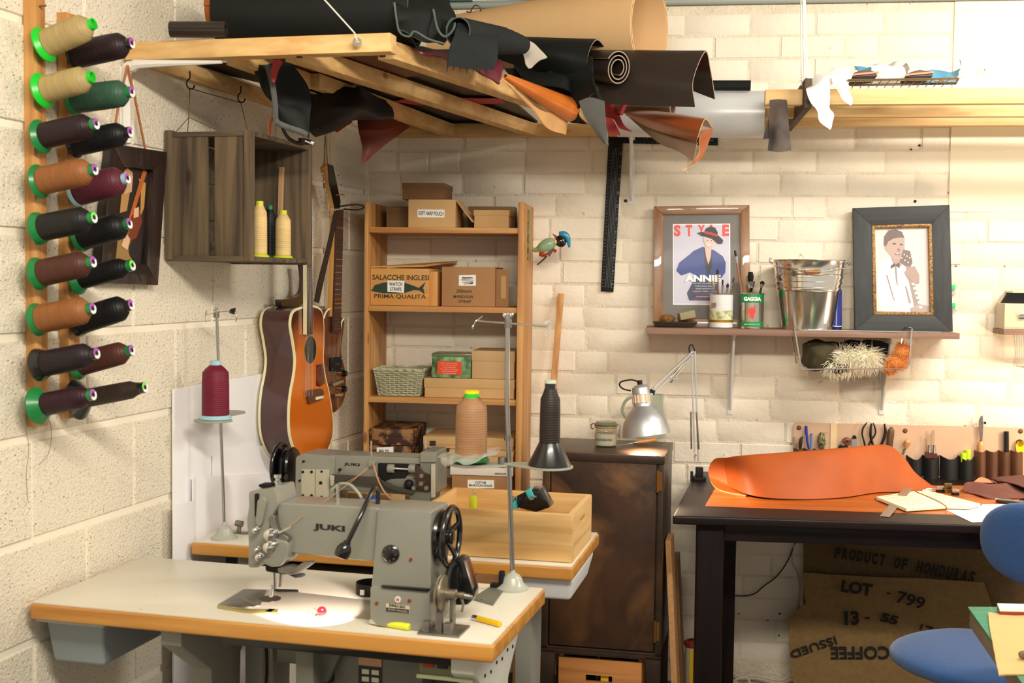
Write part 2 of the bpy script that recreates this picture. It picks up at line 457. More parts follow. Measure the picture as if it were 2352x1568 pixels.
# ------------------------------------------------------------------ hanging timber rack for the leather
def S(px, py, z=2.0): return W.Z(px, py, z)
T = Thing('timber_rack', 'pale pine timber rack hung under the ceiling in the corner, piled with leather rolls', 'rack', W, (-.3, 3.6, 2.0))
def beam(nm, a, b, wd, side=1, z0=2.0, z1=2.043, mat=None):
    """beam whose lower visible edge runs a-b; its width lies to the left (side -1) or right"""
    a, b = Vector((a.x, a.y, 0)), Vector((b.x, b.y, 0)); d = (b - a).normalized(); n = Vector((d.y, -d.x, 0)) * wd * side
    q = [a, b, b + n, a + n]
    if side > 0: q = [q[0], q[3], q[2], q[1]]
    m = MB(); m.hexa([p + Vector((0, 0, z0)) for p in q] + [p + Vector((0, 0, z1)) for p in q])
    return m.build(nm, mat or PINE['y'], T, bevel=.002)
beam('front_beam', S(287, 138), S(896, 118), .046, -1, mat=PINE['x'])
beam('side_beam', S(868, 138), S(1452, 323), .045, 1)
beam('joist', S(655, 142), S(1215, 315), .045, 1)
beam('joist', S(520, 150), S(777, 237), .042, 1)
beam('joist', S(700, 205), S(1029, 317), .045, 1)
beam('wall_joist', S(330, 150), S(700, 266), .03, -1)
a, b = FB.Y(836, 327, -.045), FB.Y(1480, 315, -.045)
wa, wb2 = FB.M @ Vector((.004, -.046, 0)), FB.M @ Vector((b.x, -.046, 0))
beam('wall_batten', wa, wb2, .045, -1, 1.998, 2.043, PINE['x'])
# washer, screw and the cord that holds the front beam
p = W.D(821, 97, S(821, 118).y - .004)
m = MB(); m.cyl(p + Vector((0, -.001, 0)), p + Vector((0, -.004, 0)), .0105, n=24); m.build('washer', CHROME, T)
m = MB(); m.cyl(p + Vector((0, -.004, 0)), p + Vector((0, -.007, 0)), .004, n=12); m.build('screw', pm('brass', (170, 120, 60), .4, .9), T)
for px, py in ((688, 131), (878, 129)):
    q = S(px, py, 1.9995); m = MB(); m.cyl(q + Vector((0, 0, -.001)), q + Vector((0, 0, .002)), .008, n=14); m.build('nut', BLKM, T)
e = W.D(735, -12, 2.75)
m = MB(); m.tube([p + Vector((0, -.005, .002)), p + Vector((-.006, -.004, .02)), e, e + (e - p) * 1.2], .0018, 6); m.build('cord', pm('white_cord', (220, 215, 205), .7), T)
# screw hooks with the cord that carries the crate
for px, py in ((436, 190), (553, 222)):
    q = FL.X(px, py, .055); t = [Vector((0, 0, .030)), Vector((0, 0, .012)), Vector((0, -.008, .004)), Vector((0, -.009, -.008)), Vector((0, 0, -.016)), Vector((0, .011, -.012)), Vector((0, .014, -.004))]
    m = MB(); m.tube([FL.M @ (q + Vector((x.y * .4, x.y, x.z))) for x in t], .0022, 6, sm=20); m.build('screw_hook', pm('rusty_iron', (70, 48, 34), .7, .5), T)

# white shelf brackets
def bracket(T, fr, x, y0, zt, dep, drop, wd=.022, mat=WHITEM, name=None, flip=1):
    """L bracket with a tapering strut: wall leg, top leg and pressed rib"""
    m = MB(); m.box(x - wd / 2, x + wd / 2, y0 - .003, y0, zt - drop, zt)
    m.box(x - wd / 2, x + wd / 2, y0 - dep, y0, zt - .003, zt)
    m.add([(x - .004, y0, zt - drop + .01), (x + .004, y0, zt - drop + .01), (x - .004, y0 - dep + .01, zt), (x + .004, y0 - dep + .01, zt), (x - .004, y0 - .004, zt), (x + .004, y0 - .004, zt)],
          [(0, 1, 3, 2), (0, 2, 4), (1, 5, 3), (2, 3, 5, 4), (0, 4, 5, 1)])
    return m
p = FB.Y(1452, 322, 0)
m = bracket(None, FB, p.x, -.002, p.z + .002, .26, .235); 
solo('shelf_bracket', 'white metal bracket under the end of the timber rack beside the black set square', 'bracket', m, WHITEM, FB, (p.x, 0, p.z), bevel=.0008)
TT = Thing('shelf_bracket', 'big white painted bracket under the front beam of the timber rack, on the left wall', 'bracket', FL, (.0, FL.X(290, 300, 0).y, 1.7))
y = FL.X(288, 200, .01).y
m = MB(); m.box(.0, .005, y - .012, y + .012, 1.70, 1.985); m.build('wall_leg', WHITEM, TT, bevel=.001)
q1 = FL.Z(292, 141, 1.998); q2 = FL.Z(505, 135, 1.998)
m = MB(); m.tube([(.012, y, 1.80), (.012, y, 1.965), (.03, y, 1.985), (.07, y, 1.990), (q2.x, q2.y + .01, 1.992)], [.012, .013, .014, .010, .004], 8, sm=24); m.build('arm', WHITEM, TT)
m = MB(); m.cyl((.020, y, 1.93), (.026, y, 1.93), .004, n=10); m.build('screw', CHROME, TT)

# ------------------------------------------------------------------ front sewing table
TZ = .766
T1 = Thing('sewing_table', 'front sewing table with pale grey top and thick orange wooden edge', 'table', FT, (.5, .25, 0))
LX, LY = 1.046, .452
def table_top(T, lx, ly, th, top=TZ):
    m = MB(); m.box(.004, lx - .004, .004, ly - .004, top - .004, top); m.build('tabletop', LAM, T, bevel=.0008)
    m = MB(); m.box(0, lx, 0, ly, top - th, top - .004); m.build('edge_band', EDGE, T, bevel=.005, seg=3)
table_top(T1, LX, LY, .038)
ez = lambda px, py, y: FT.Y(px, py, y)
# tray under the left end
p = FT.Y(92, 1430, .05); q = FT.Y(240, 1525, .05)
x0, x1, zb = FT.Y(105, 1500, .05).x, FT.Y(238, 1500, .05).x, FT.Y(170, 1527, .05).z
m = MB(); t = .012
m.hexa([(x0 + t, .05 + t, zb), (x1 - t * .6, .05 + t, zb), (x1 - t * .6, .36, zb), (x0 + t, .36, zb), (x0, .05, .716), (x1, .05, .716), (x1, .38, .716), (x0, .38, .716)])
m.build('drawer_tray', pm('blue_grey_plastic', (142, 152, 158), .45), T1, bevel=.008, seg=3)
m = MB(); m.box(x0 - .018, x1 + .010, .035, .39, .712, .7275); m.build('tray_rim', pm('pale_grey_plastic', (176, 182, 182), .45), T1, bevel=.002)
m = MB(); x2 = FT.Y(305, 1460, .10).x; x3 = FT.Y(410, 1460, .10).x
m.hexa([(x2 + .01, .10, .698), (x3, .10, .704), (x3, .3, .704), (x2 + .01, .3, .698), (x2, .09, .727), (x3 + .01, .09, .727), (x3 + .01, .32, .727), (x2, .32, .727)])
m.build('drawer_front', pm('brown_grey_plastic', (120, 112, 104), .5), T1, bevel=.003)
# steel frame
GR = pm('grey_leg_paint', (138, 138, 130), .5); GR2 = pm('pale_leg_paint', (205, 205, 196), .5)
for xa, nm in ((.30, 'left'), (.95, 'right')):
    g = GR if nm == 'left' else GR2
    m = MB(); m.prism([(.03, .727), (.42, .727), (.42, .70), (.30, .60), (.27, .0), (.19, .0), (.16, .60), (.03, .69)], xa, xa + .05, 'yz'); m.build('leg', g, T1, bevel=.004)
    m = MB(); m.box(xa - .03, xa + .07, .0, .46, 0, .035); m.build('foot', g, T1, bevel=.004)
m = MB(); m.prism([(.62, .727), (.62, .69), (.68, .60), (.70, .727)], .20, .24, 'xz'); 
for xa in (.36, .50):
    m = MB(); m.box(xa, xa + .045, .30, .34, .0, .727); m.build('leg', GR, T1, bevel=.003)
m = MB(); m.box(.44, .96, .04, .09, .700, .727); m.build('knee_bar', BLACK, T1, bevel=.004)
m = MB(); m.box(.60, .64, .06, .30, .60, .727); m.prism([(.60, .72), (.70, .72), (.655, .62), (.635, .62)], .10, .12); m.build('motor_bracket', JGREY2, T1, bevel=.002)
m = MB(); m.box(.66, .86, .12, .34, .44, .70); m.cyl((.60, .23, .57), (.66, .23, .57), .07, n=28); m.cyl((.86, .23, .57), (.90, .23, .57), .06, n=28); m.build('motor', JGREY2, T1, bevel=.006)
p = FT.Y(850, 1535, .118)
flat(T1, rect(p.x - .026, p.x + .026, p.z - .05, p.z + .032), pm('plate_black', (30, 32, 30), .4), 'rating_plate', d=.1175)
flat(T1, rect(p.x - .026, p.x + .026, p.z + .006, p.z + .032), pm('plate_orange', (196, 150, 116), .5), 'rating_plate_head', d=.1168)
for k in range(3):
    for j in range(2): flat(T1, rect(p.x - .018 + .022 * j, p.x - .002 + .022 * j, p.z - .012 - .016 * k, p.z - .002 - .016 * k), pm('plate_white', (216, 214, 196), .5), 'plate_field', d=.1165)
p = FT.Y(1018, 1522, .05)
m = MB(); m.box(p.x - .052, p.x + .062, .05, .13, .674, .727); m.build('switch_box', pm('olive_enamel', (118, 124, 92), .4), T1, bevel=.006, seg=3)
m = MB(); m.box(p.x - .056, p.x + .064, .045, .135, .668, .676); m.build('switch_box_rim', pm('pale_olive', (168, 178, 138), .4), T1, bevel=.002)
for dx, c, nm in ((-.030, (176, 36, 28), 'stop_button'), (.0, (26, 30, 28), 'start_button'), (.032, (214, 208, 188), 'indicator_tag')):
    m = MB(); h = .010 if nm != 'indicator_tag' else .004
    m.box(p.x + dx - .011, p.x + dx + .011, .042, .05, p.z - h, p.z + h + .002); m.build(nm, pm(nm, c, .35), T1, bevel=.002)
m = MB(); m.tube([(.70, .1, .60), (.66, .06, .52), (.63, .07, .42), (.60, .1, .3)], .007, 8, sm=16); m.build('cable', pm('beige_cable', (196, 190, 160), .5), T1)
m = MB(); m.tube([(.46, .2, .70), (.47, .19, .6), (.455, .2, .5)], .004, 8, sm=12); m.build('lifter_rod', BLKM, T1)
m = MB()
for i in range(7): m.cyl((1.0005 - .0, .06 + .045 * i, .66 + .006 * (i % 2)), (1.002, .06 + .045 * i, .66 + .006 * (i % 2)), .004, n=8)
m.build('leg_slot', BLKM, T1)['kind'] = 'stuff'

# ------------------------------------------------------------------ rear sewing table
T2 = Thing('sewing_table', 'rear sewing table behind the front one, carrying a pine box at its right end', 'table', F2, (.5, .2, 0))
c1 = F2.Z(1321, 1294, TZ); c2 = F2.Z(1390, 1217, TZ)
L2X, L2Y = c1.x, .425
table_top(T2, L2X, L2Y, .036)
for xa in (.12, L2X - .18):
    m = MB(); m.prism([(.03, .728), (.40, .728), (.40, .70), (.29, .60), (.26, .0), (.18, .0), (.15, .60), (.03, .69)], xa, xa + .045, 'yz'); m.build('leg', GR, T2, bevel=.003)
    m = MB(); m.box(xa - .02, xa + .065, .0, .43, 0, .035); m.build('foot', GR, T2, bevel=.003)
x0 = F2.Y(1192, 1330, .03).x; x1 = F2.Y(1345, 1330, .03).x - .03; zb = F2.Y(1290, 1380, .03).z
m = MB(); m.hexa([(x0, .04, zb), (x1 - .01, .04, zb), (x1 - .01, .30, zb), (x0, .30, zb), (x0, .02, .728), (x1, .02, .728), (x1, .36, .728), (x0, .36, .728)])
m.build('drawer_tray', pm('white_plastic_tray', (214, 216, 218), .45), T2, bevel=.01, seg=3)
m = MB(); m.box(.10, .62, .05, .35, .60, .70); m.box(.2, .4, .1, .3, .42, .62); m.build('motor', JGREY2, T2, bevel=.01)
m = MB(); m.box(.05, .75, .10, .16, .68, .73); m.build('knee_bar', BLKM, T2, bevel=.003)
# ------------------------------------------------------------------ thread cones
def thread(nm, c): return pm('thread_' + nm, c, .5, var=.18, vs=30, stretch=(.4, .4, 2.5), wave=55, spec=.3)
GRN = pm('green_plastic', (28, 122, 62), .3); GRNB = pm('bright_green_plastic', (30, 196, 48), .3); BLUP = pm('pale_blue_plastic', (158, 202, 216), .35)
LIME = pm('lime_plastic', (204, 214, 40), .35); BLKP = pm('black_plastic', (26, 25, 27), .3, coat=.3); PURP = pm('purple_label', (168, 80, 178), .5)
HOLE = pm('cone_hole', (20, 16, 20), .8); LGRN = pm('light_green_label', (120, 220, 90), .5); WLAB = pm('white_label', (236, 228, 232), .5)
def cone(label, M, Ln, r, rb, tm, bm_, tip, ring=None, group=None, flare=.012, neck=.012, dented=None, hollow=False, cap=None):
    fr = Fr(M); T = Thing('thread_cone', label, 'thread', fr, (0, 0, 0), group)
    m = MB(); m.lathe([(rb * .55, .0), (rb, .0), (rb, .003), (r * 1.03, flare), (r * .5, flare + .002), (r * .5, flare + .003)], n=32)
    m.build('cone_base', bm_, T, sm=30)
    m = MB(); sh = Ln * .80
    m.lathe([(r * .5, flare), (r, flare + .001), (r * 1.0, flare + .02), (r * .985, sh * .8), (r * .95, sh), (r * .70, sh + (Ln - sh) * .35), (neck * 1.05, Ln * .925), (neck * .8, Ln * .93)], n=32)
    m.build('thread', tm, T, sm=50)
    m = MB(); m.lathe([(neck, Ln * .90), (neck, Ln), (neck * .78, Ln), (neck * .74, Ln * .93), (0, Ln * .93)] if hollow else [(neck, Ln * .90), (neck, Ln), (0, Ln)], n=24)
    m.build('cone_tip', tip, T, sm=30)
    if ring:
        m = MB(); n = 24
        for half, mt in ((0, ring[0]), (1, ring[1])):
            m = MB(); vs = []; k0 = half * 12
            for k in range(13):
                t = 2 * PI * (k + k0) / 24 + .6
                vs += [(math.cos(t) * neck * .95, math.sin(t) * neck * .95, Ln + .0006), (math.cos(t) * neck * .42, math.sin(t) * neck * .42, Ln + .0006)]
            m.add(vs, [(2 * i, 2 * i + 1, 2 * i + 3, 2 * i + 2) for i in range(12)]); m.build('end_label', mt, T)
        m = MB(); m.cyl((0, 0, Ln + .0002), (0, 0, Ln + .0008), neck * .42, n=16); m.build('core_hole', HOLE, T)
    if cap:
        m = MB(); m.lathe([(neck * 1.02, Ln - .002), (neck * 1.02, Ln + .005), (0, Ln + .006)], n=24); m.build('cap', cap, T)
    return T
def axisM(a, b):
    a, b = Vector(a), Vector(b); q = (b - a).to_track_quat('Z', 'Y').to_matrix().to_4x4(); return Matrix.Translation(a) @ q, (b - a).length

# two pine peg rails on the left wall
def rail(label, pxa, pxb, ytop, ybot, ztop=None):
    y0 = FL.X(pxb, 500, .026).y; y1 = y0 + .042
    z0, z1 = FL.X(pxb, ybot, .026).z, (ztop or FL.X(pxb, ytop, .026).z)
    T = Thing('peg_rail', label, 'rail', FL, (.01, y0, z0), 'pine peg rails for thread cones')
    m = MB(); m.box(.001, .026, y0, y1, z0, z1); m.build('batten', PINED['z'], T, bevel=.002)
    return T, y0 + .021
RA, ya = rail('left pine peg rail nearest the camera, holding nine thread cones', 60, 80, 0, 982, 2.14)
RB, yb = rail('right pine peg rail close to the dark picture, holding nine thread cones', 140, 156, 28, 962)
m = MB(); m.cyl((.026, ya, FL.X(92, 14, .03).z), (.045, ya - .003, FL.X(100, 11, .045).z), .0022, n=8); m.build('screw', DULL, RA)
TH_ = {k: thread(k, c) for k, c in {'tan': (176, 154, 104), 'plum': (40, 24, 30), 'copper': (146, 92, 50), 'charcoal': (30, 29, 29), 'brown': (80, 46, 36), 'aubergine': (38, 27, 34), 'wine': (50, 22, 34), 'green': (52, 86, 68), 'black': (17, 18, 21), 'maroon': (92, 36, 52), 'umber': (54, 42, 34), 'cream': (226, 194, 132), 'burgundy': (112, 24, 48), 'fawn': (160, 118, 84), 'espresso': (44, 35, 32)}.items()}
pw = (PURP, WLAB); gw = (LGRN, WLAB)
G1 = 'thread cones on the left peg rail'; G2 = 'thread cones on the right peg rail'
A = [  # base px, tip px, thread, base, tip, ring, r, rb, flare, words
 (100, 103, 216, 54, 'tan', GRNB, GRNB, None, .030, .039, .012, 'tan thread cone on bright green spool, topmost of the left rail'),
 (96, 208, 213, 176, 'tan', GRNB, GRNB, None, .029, .038, .012, 'tan thread cone on bright green spool, second from top on the left rail'),
 (92, 314, 221, 284, 'plum', GRN, GRN, pw, .028, .037, .012, 'dark plum thread cone with green base, third from top on the left rail'),
 (89, 417, 218, 389, 'copper', GRN, GRN, pw, .030, .037, .010, 'copper thread cone with green base, upper one of two on the left rail'),
 (87, 525, 216, 499, 'charcoal', GRN, GRN, gw, .029, .036, .015, 'charcoal thread cone with light green end label, middle of the left rail'),
 (86, 629, 214, 601, 'brown', GRN, GRN, pw, .029, .036, .014, 'chocolate brown thread cone with green base on the left rail'),
 (85, 734, 213, 708, 'copper', GRN, GRN, pw, .031, .036, .012, 'copper thread cone, lower one of two on the left rail'),
 (88, 838, 222, 811, 'aubergine', BLKP, BLKP, pw, .028, .036, .020, 'dark aubergine thread cone with flared black base on the left rail'),
 (86, 932, 214, 906, 'wine', GRN, GRN, pw, .025, .041, .022, 'dark wine thread cone with wide green cone base, lowest of the left rail')]
for bx, by, tx, ty, th_, bmt, tip, ring, r, rb, fl, lab in A:
    a = FL.X(bx, by, .040); b = FL.Y(tx, ty, a.y - .0)
    Mx, Ln = axisM(a, b)
    cone(lab, FL.M @ Mx, Ln, r, rb, TH_[th_], bmt, tip, ring, G1, fl, hollow=ring is None, neck=.0125)
    m = MB(); m.cyl((.02, a.y, a.z - .001), a.lerp(b, .5), .005, n=10); m.build('peg', PINED['x'], RA)
Bc = [
 (170, 127, 303, 99, 'plum', BLKP, BLKP, pw, .030, .032, .006, 'dark plum thread cone, topmost of the right rail'),
 (168, 229, 303, 211, 'green', GRN, GRN, pw, .031, .035, .010, 'dark green thread cone on the right rail under the plum one'),
 (170, 331, 299, 303, 'black', BLKP, BLKP, pw, .028, .032, .008, 'black thread cone with purple end label, third from top on the right rail'),
 (174, 440, 293, 409, 'maroon', BLUP, BLUP, pw, .033, .036, .008, 'maroon thread cone on pale blue spool in front of the picture'),
 (182, 545, 297, 513, 'black', GRN, GRN, pw, .031, .034, .010, 'fat black thread cone with green base and green tip in front of the picture'),
 (176, 643, 304, 609, 'black', GRN, GRN, gw, .024, .034, .016, 'slim black thread cone with light green end label beside the picture bottom'),
 (176, 740, 301, 700, 'black', BLKP, BLKP, pw, .030, .034, .012, 'black thread cone below the picture, on a black spool of the right rail'),
 (176, 838, 303, 804, 'brown', GRN, GRN, pw, .027, .034, .014, 'chocolate brown thread cone with green base, second from bottom on the right rail'),
 (178, 918, 333, 889, 'umber', BLKP, BLKP, gw, .021, .046, .026, 'long slim umber thread cone with wide black base, lowest of the right rail')]
for bx, by, tx, ty, th_, bmt, tip, ring, r, rb, fl, lab in Bc:
    a = FL.X(bx, by, .040); b = FL.Y(tx, ty, a.y)
    Mx, Ln = axisM(a, b)
    cone(lab, FL.M @ Mx, Ln, r, rb, TH_[th_], bmt, tip, ring, G2, fl, neck=.0125)
    m = MB(); m.cyl((.02, a.y, a.z - .001), a.lerp(b, .5), .005, n=10); m.build('peg', PINED['x'], RB)
# loose thread ends hanging from the lowest cones
m = MB(); m.tube([FL.X(x, y, .02) for x, y in ((58, 978), (66, 1030), (60, 1090), (64, 1150))], .0006, 4, sm=20)
m.tube([FL.X(x, y, .02) for x, y in ((105, 950), (118, 985), (112, 1040), (88, 1068))], .0006, 4, sm=20)
m.build('thread_end', pm('loose_thread', (130, 104, 84), .8), RA)

# ------------------------------------------------------------------ dark framed painting on the left wall
q = [FL.X(x, y, .02) for x, y in ((222, 650), (357, 655), (378, 349), (252, 330))]
T = Thing('framed_picture', 'dark framed painting of a guitar player behind the thread cones', 'picture', FL, (.01, q[0].y, q[0].z))
P2 = [(p.y, p.z) for p in q]
def lerp2(a, b, t): return (a[0] + (b[0] - a[0]) * t, a[1] + (b[1] - a[1]) * t)
def bil(u, v): return lerp2(lerp2(P2[0], P2[1], u), lerp2(P2[3], P2[2], u), v)
FRD = wood('dark_frame_wood', (44, 28, 24), (26, 18, 16), 'z', 1, .35, coat=.3, knots=False)
def framebar(T, A_, x0, x1, mat, name='frame_side', f=None):
    m = MB(); m.prism(A_, x0, x1, 'yz'); return m.build(name, mat, T, bevel=.002)
u0, v0 = .23, .15
for c in (((0, 0), (1, 0), (1 - u0, v0), (u0, v0)), ((1, 0), (1, 1), (1 - u0, 1 - v0), (1 - u0, v0)), ((1, 1), (0, 1), (u0, 1 - v0), (1 - u0, 1 - v0)), ((0, 1), (0, 0), (u0, v0), (u0, 1 - v0))):
    framebar(T, [bil(*k) for k in c], .004, .028, FRD)
def pic(pts, c, nm, d, rough=.6):
    m = MB(); m.prism([bil(u0 + (1 - 2 * u0) * a, v0 + (1 - 2 * v0) * b) for a, b in pts], .010 + d, .0105 + d, 'yz'); m.build(nm, pm('painting_' + nm + str(c[0]), c, rough), T)
pic([(0, 0), (1, 0), (1, 1), (0, 1)], (38, 22, 16), 'canvas', 0)
pic([(.05, .5), (.4, .55), (.5, .95), (.3, 1), (.1, .9)], (176, 134, 78), 'figure_coat', .0006)
pic([(.1, .0), (.7, .05), (.8, .35), (.3, .42), (0, .3)], (150, 118, 68), 'figure_lap', .0006)
pic([(.25, .72), (.5, .75), (.5, .92), (.3, .95)], (206, 160, 120), 'figure_face', .0012)
pic([(.42, .40), (.55, .42), (.95, .98), (.82, 1.0)], (178, 92, 36), 'guitar_neck', .0018)
pic([(.5, .25), (.72, .22), (.92, .45), (.8, .58), (.55, .5)], (120, 52, 24), 'guitar_body', .0018)
pic([(.62, .48), (.78, .5), (.76, .6), (.62, .58)], (222, 178, 140), 'hand', .0024)
pic([(.3, .18), (.5, .14), (.56, .26), (.4, .32)], (222, 178, 140), 'hand', .0024)
pic(circ(.75, .16, .2, 18, .11), (36, 26, 24), 'jug', .003)
pic([(.7, .9), (.95, .86), (.95, .6), (.85, .5), (.8, .8)], (190, 140, 70), 'curtain_gold', .0012)
h = FL.X(293, 150, .03)
m = MB(); a1, a2 = FL.X(258, 334, .022), FL.X(334, 345, .022)
m.tube([a1, FL.X(272, 240, .026), h], .003, 6); m.tube([a2, FL.X(313, 240, .026), h], .003, 6); m.build('cord', pm('orange_cord', (168, 96, 40), .6), T)

# ------------------------------------------------------------------ weathered wooden crate hung on the wall
cy0 = FL.X(378, 440, .006).y
cp = FL.Y(577, 440, cy0); cw = cp.x                       # how far it stands off the wall
cy1 = FL.X(716, 440, cw).y
zt, zbm = FL.Y(575, 298, cy0).z, FL.Y(575, 600, cy0).z
T = Thing('wooden_crate', 'weathered dark slatted crate hung open side out on the left wall', 'crate', FL, (.01, cy0, zbm))
def cb(nm, x0, x1, y0, y1, z0, z1, mat=CRATEW, bev=.002):
    m = MB(); m.box(x0, x1, y0, y1, z0, z1); return m.build(nm, mat, T, bevel=bev)
e = [FL.Y(x, 440, cy0).x for x in (383, 472, 489, 560)]
cb('plank', e[0] + .012, e[1], cy0 + .008, cy0 + .018, zbm + .006, zt - .008)
cb('plank', e[2], e[3] + .003, cy0 + .008, cy0 + .018, zbm + .006, zt - .012)
cb('post', e[3], cw, cy0, cy0 + .02, zbm, zt)
cb('post', .006, e[0] + .014, cy0, cy0 + .02, zbm + .002, zt + .004)
cb('side_board', .008, cw - .002, cy0 + .004, cy1, zt - .014, zt - .001, CRATEX)
cb('side_board', .008, cw - .002, cy0 + .004, cy1, zbm, zbm + .013, CRATEX)
cb('end_board', .008, cw, cy1 - .018, cy1, zbm - .004, zt + .002)
n = 3; hh = (zt - zbm - .03) / n
for k in range(n): cb('back_board', .006, .015, cy0 + .02, cy1 - .018, zbm + .014 + hh * k, zbm + .011 + hh * (k + 1), CRATEX)
hk = [FL.X(436, 203, .055), FL.X(553, 236, .055)]
STR = pm('brown_string', (94, 66, 40), .8)
m = MB()
m.tube([hk[0], (.06, cy0 + .03, zt + .05), (.05, cy0 + .04, zt)], .0012, 5); m.tube([hk[0], hk[1], (cw - .02, cy0 + .02, zt)], .0013, 5)
m.tube([(.02, cy0 + .03, zt), (.06, cy0 + .03, zt + .04), (cw - .1, cy0 + .03, zt)], .0012, 5); m.build('string', STR, T)
# what stands in the crate
def stand_cone(label, px, pyb, pyt, wpx, yy, tm, bmt, tip, zb, ring=None, cap=None, fr=FL, rb=1.3, plane='Y', flare=.01, group=None, name=None):
    b = fr.Y(px, pyb, yy) if plane == 'Y' else fr.X(px, pyb, yy)
    t = fr.Y(px, pyt, yy) if plane == 'Y' else fr.X(px, pyt, yy)
    l = fr.Y(px - wpx / 2, pyb, yy) if plane == 'Y' else None
    r = abs(l.x - b.x) if l else wpx / 2 / (F / (fr.M @ b).y)
    return cone(label, fr.M @ Matrix.Translation((b.x, b.y, zb)), t.z - zb, r, r * rb, tm, bmt, tip, ring, group, flare, neck=r * .42, cap=cap)
ix = cw - .055
zc_ = zbm + .013
yA = FL.X(597, 560, ix).y; yB = FL.X(650, 560, ix).y; yC = FL.X(618, 560, ix - .06).y
def cr(label, px, ytop, wpx, xx, tm, bmt, tip):
    b = FL.X(px, 560, xx); t = FL.X(px, ytop, xx); ppm_ = F / (FL.M @ b).y; r = wpx / 2 / ppm_
    cone(label, FL.M @ Matrix.Translation((xx, b.y, zc_)), t.z - zc_, r, r * 1.28, tm, bmt, tip, None, 'thread cones inside the hanging crate', .008, neck=r * .5)
cr('cream thread cone with lime spool in the crate, next to the front post', 596, 462, 35, ix, TH_['cream'], LIME, LIME)
cr('cream thread cone with lime spool in the crate, in front of the upright stick', 650, 483, 36, ix, TH_['cream'], LIME, LIME)
cr('black thread cone with green cap standing between the cream cones', 620, 472, 26, ix - .055, TH_['black'], GRN, GRN)
s0, s1 = FL.Y(641, 560, cy1 - .035), FL.Y(647, 384, cy1 - .022)
m = MB(); m.bar((s0.x, s0.y, zc_), (s1.x, s1.y, s1.z), .008, .014, (1, 0, 0)); 
solo('wooden_stick', 'pale wooden stick standing upright behind the cream cones in the crate', 'stick', m, wood('pale_stick', (196, 156, 118), (160, 118, 84), 'z', 1.2, knots=False), FL, (s0.x, s0.y, zc_), bevel=.001)

# ------------------------------------------------------------------ acoustic guitar
gy = FL.X(600, 860, .022).y; gx = FL.Y(668, 860, gy).x
def og(pts, x): return [(p.y, p.z) for p in (FL.X(a, b, x) for a, b in pts)]
go = [(667, 745), (673, 716), (690, 706), (710, 702), (728, 704), (740, 716), (744, 745), (744, 790), (743, 825), (747, 860), (756, 900), (763, 945), (765, 985), (760, 1015), (748, 1040), (728, 1056), (706, 1060), (686, 1050), (672, 1022), (665, 990), (664, 945), (668, 900), (675, 862), (678, 825), (673, 785)]
base = og(go, gx); PV = [Vector((a, b, 0)) for a, b in base]
def closed_smooth(P, n):
    L_ = len(P); out = []
    for i in range(L_):
        p0, p1, p2, p3 = P[i - 1], P[i], P[(i + 1) % L_], P[(i + 2) % L_]
        for k in range(n):
            f = k / n; out.append((p1 * 2 + (p2 - p0) * f + (p0 * 2 - p1 * 5 + p2 * 4 - p3) * f * f + (p1 * 3 - p0 - p2 * 3 + p3) * f ** 3) * .5)
    return [(p.x, p.y) for p in out]
outl = closed_smooth(PV, 4)
gc = (sum(p[0] for p in outl) / len(outl), sum(p[1] for p in outl) / len(outl))
def inset(o, d, c):
    out = []; n = len(o)
    for i in range(n):
        a, b = Vector(o[i - 1]), Vector(o[(i + 1) % n]); t = (b - a).normalized(); nn = Vector((-t.y, t.x))
        out.append((o[i][0] + nn.x * d, o[i][1] + nn.y * d))
    return out
sgn_ = 1 if sum(outl[i - 1][0] * outl[i][1] - outl[i][0] * outl[i - 1][1] for i in range(len(outl))) > 0 else -1
T = Thing('acoustic_guitar', 'sunburst acoustic guitar with dark sides hanging on the left wall', 'guitar', FL, (.02, gc[0], gc[1]))
SIDE = pm('mahogany_gloss', (70, 36, 34), .18, coat=.6, var=.15, vs=6)
IV = pm('ivory_binding', (232, 222, 178), .4)
def burst(nm, c0, c1, cen, rad, sq):
    m = pm(nm, c0, .16, coat=.8); nt = m.node_tree; N = nt.nodes; L = nt.links
    tc = N.new('ShaderNodeTexCoord'); mp = N.new('ShaderNodeMapping'); g = N.new('ShaderNodeTexGradient'); g.gradient_type = 'SPHERICAL'
    mp.vector_type = 'TEXTURE'; mp.inputs['Location'].default_value = cen; mp.inputs['Scale'].default_value = (rad, rad * sq, rad)
    L.new(tc.outputs['Object'], mp.inputs[0]); L.new(mp.outputs[0], g.inputs[0])
    r = N.new('ShaderNodeValToRGB'); L.new(g.outputs[0], r.inputs[0])
    r.color_ramp.elements[0].position = .08; r.color_ramp.elements[0].color = lin(c1)
    r.color_ramp.elements[1].position = .42; r.color_ramp.elements[1].color = lin(c0)
    L.new(r.outputs[0], N['Principled BSDF'].inputs['Base Color']); return m
m = MB(); m.prism(outl, .024, gx - .004, 'yz'); m.build('body', SIDE, T, sm=30)
m = MB(); m.prism(inset(outl, -.0012 * sgn_, gc), .018, .026, 'yz'); m.build('back_binding', IV, T, sm=30)
m = MB(); m.prism(inset(outl, -.0012 * sgn_, gc), gx - .006, gx + .0005, 'yz'); m.build('front_binding', IV, T, sm=30)
zz = [p[1] for p in outl]
m = MB(); m.prism(inset(outl, .005 * sgn_, gc), gx - .001, gx + .0012, 'yz')
m.build('soundboard', burst('sunburst', (206, 104, 20), (64, 22, 16), (gx, .0, -.05), .30, 1.0), T)
def gp(nm, pts, d0, d1, mat, sm_=None):
    o = og(pts, gx); m = MB(); m.prism(o, gx + d0, gx + d1, 'yz'); return m.build(nm, mat, T, bevel=.0004)
hc = FL.X(712, 803, gx)
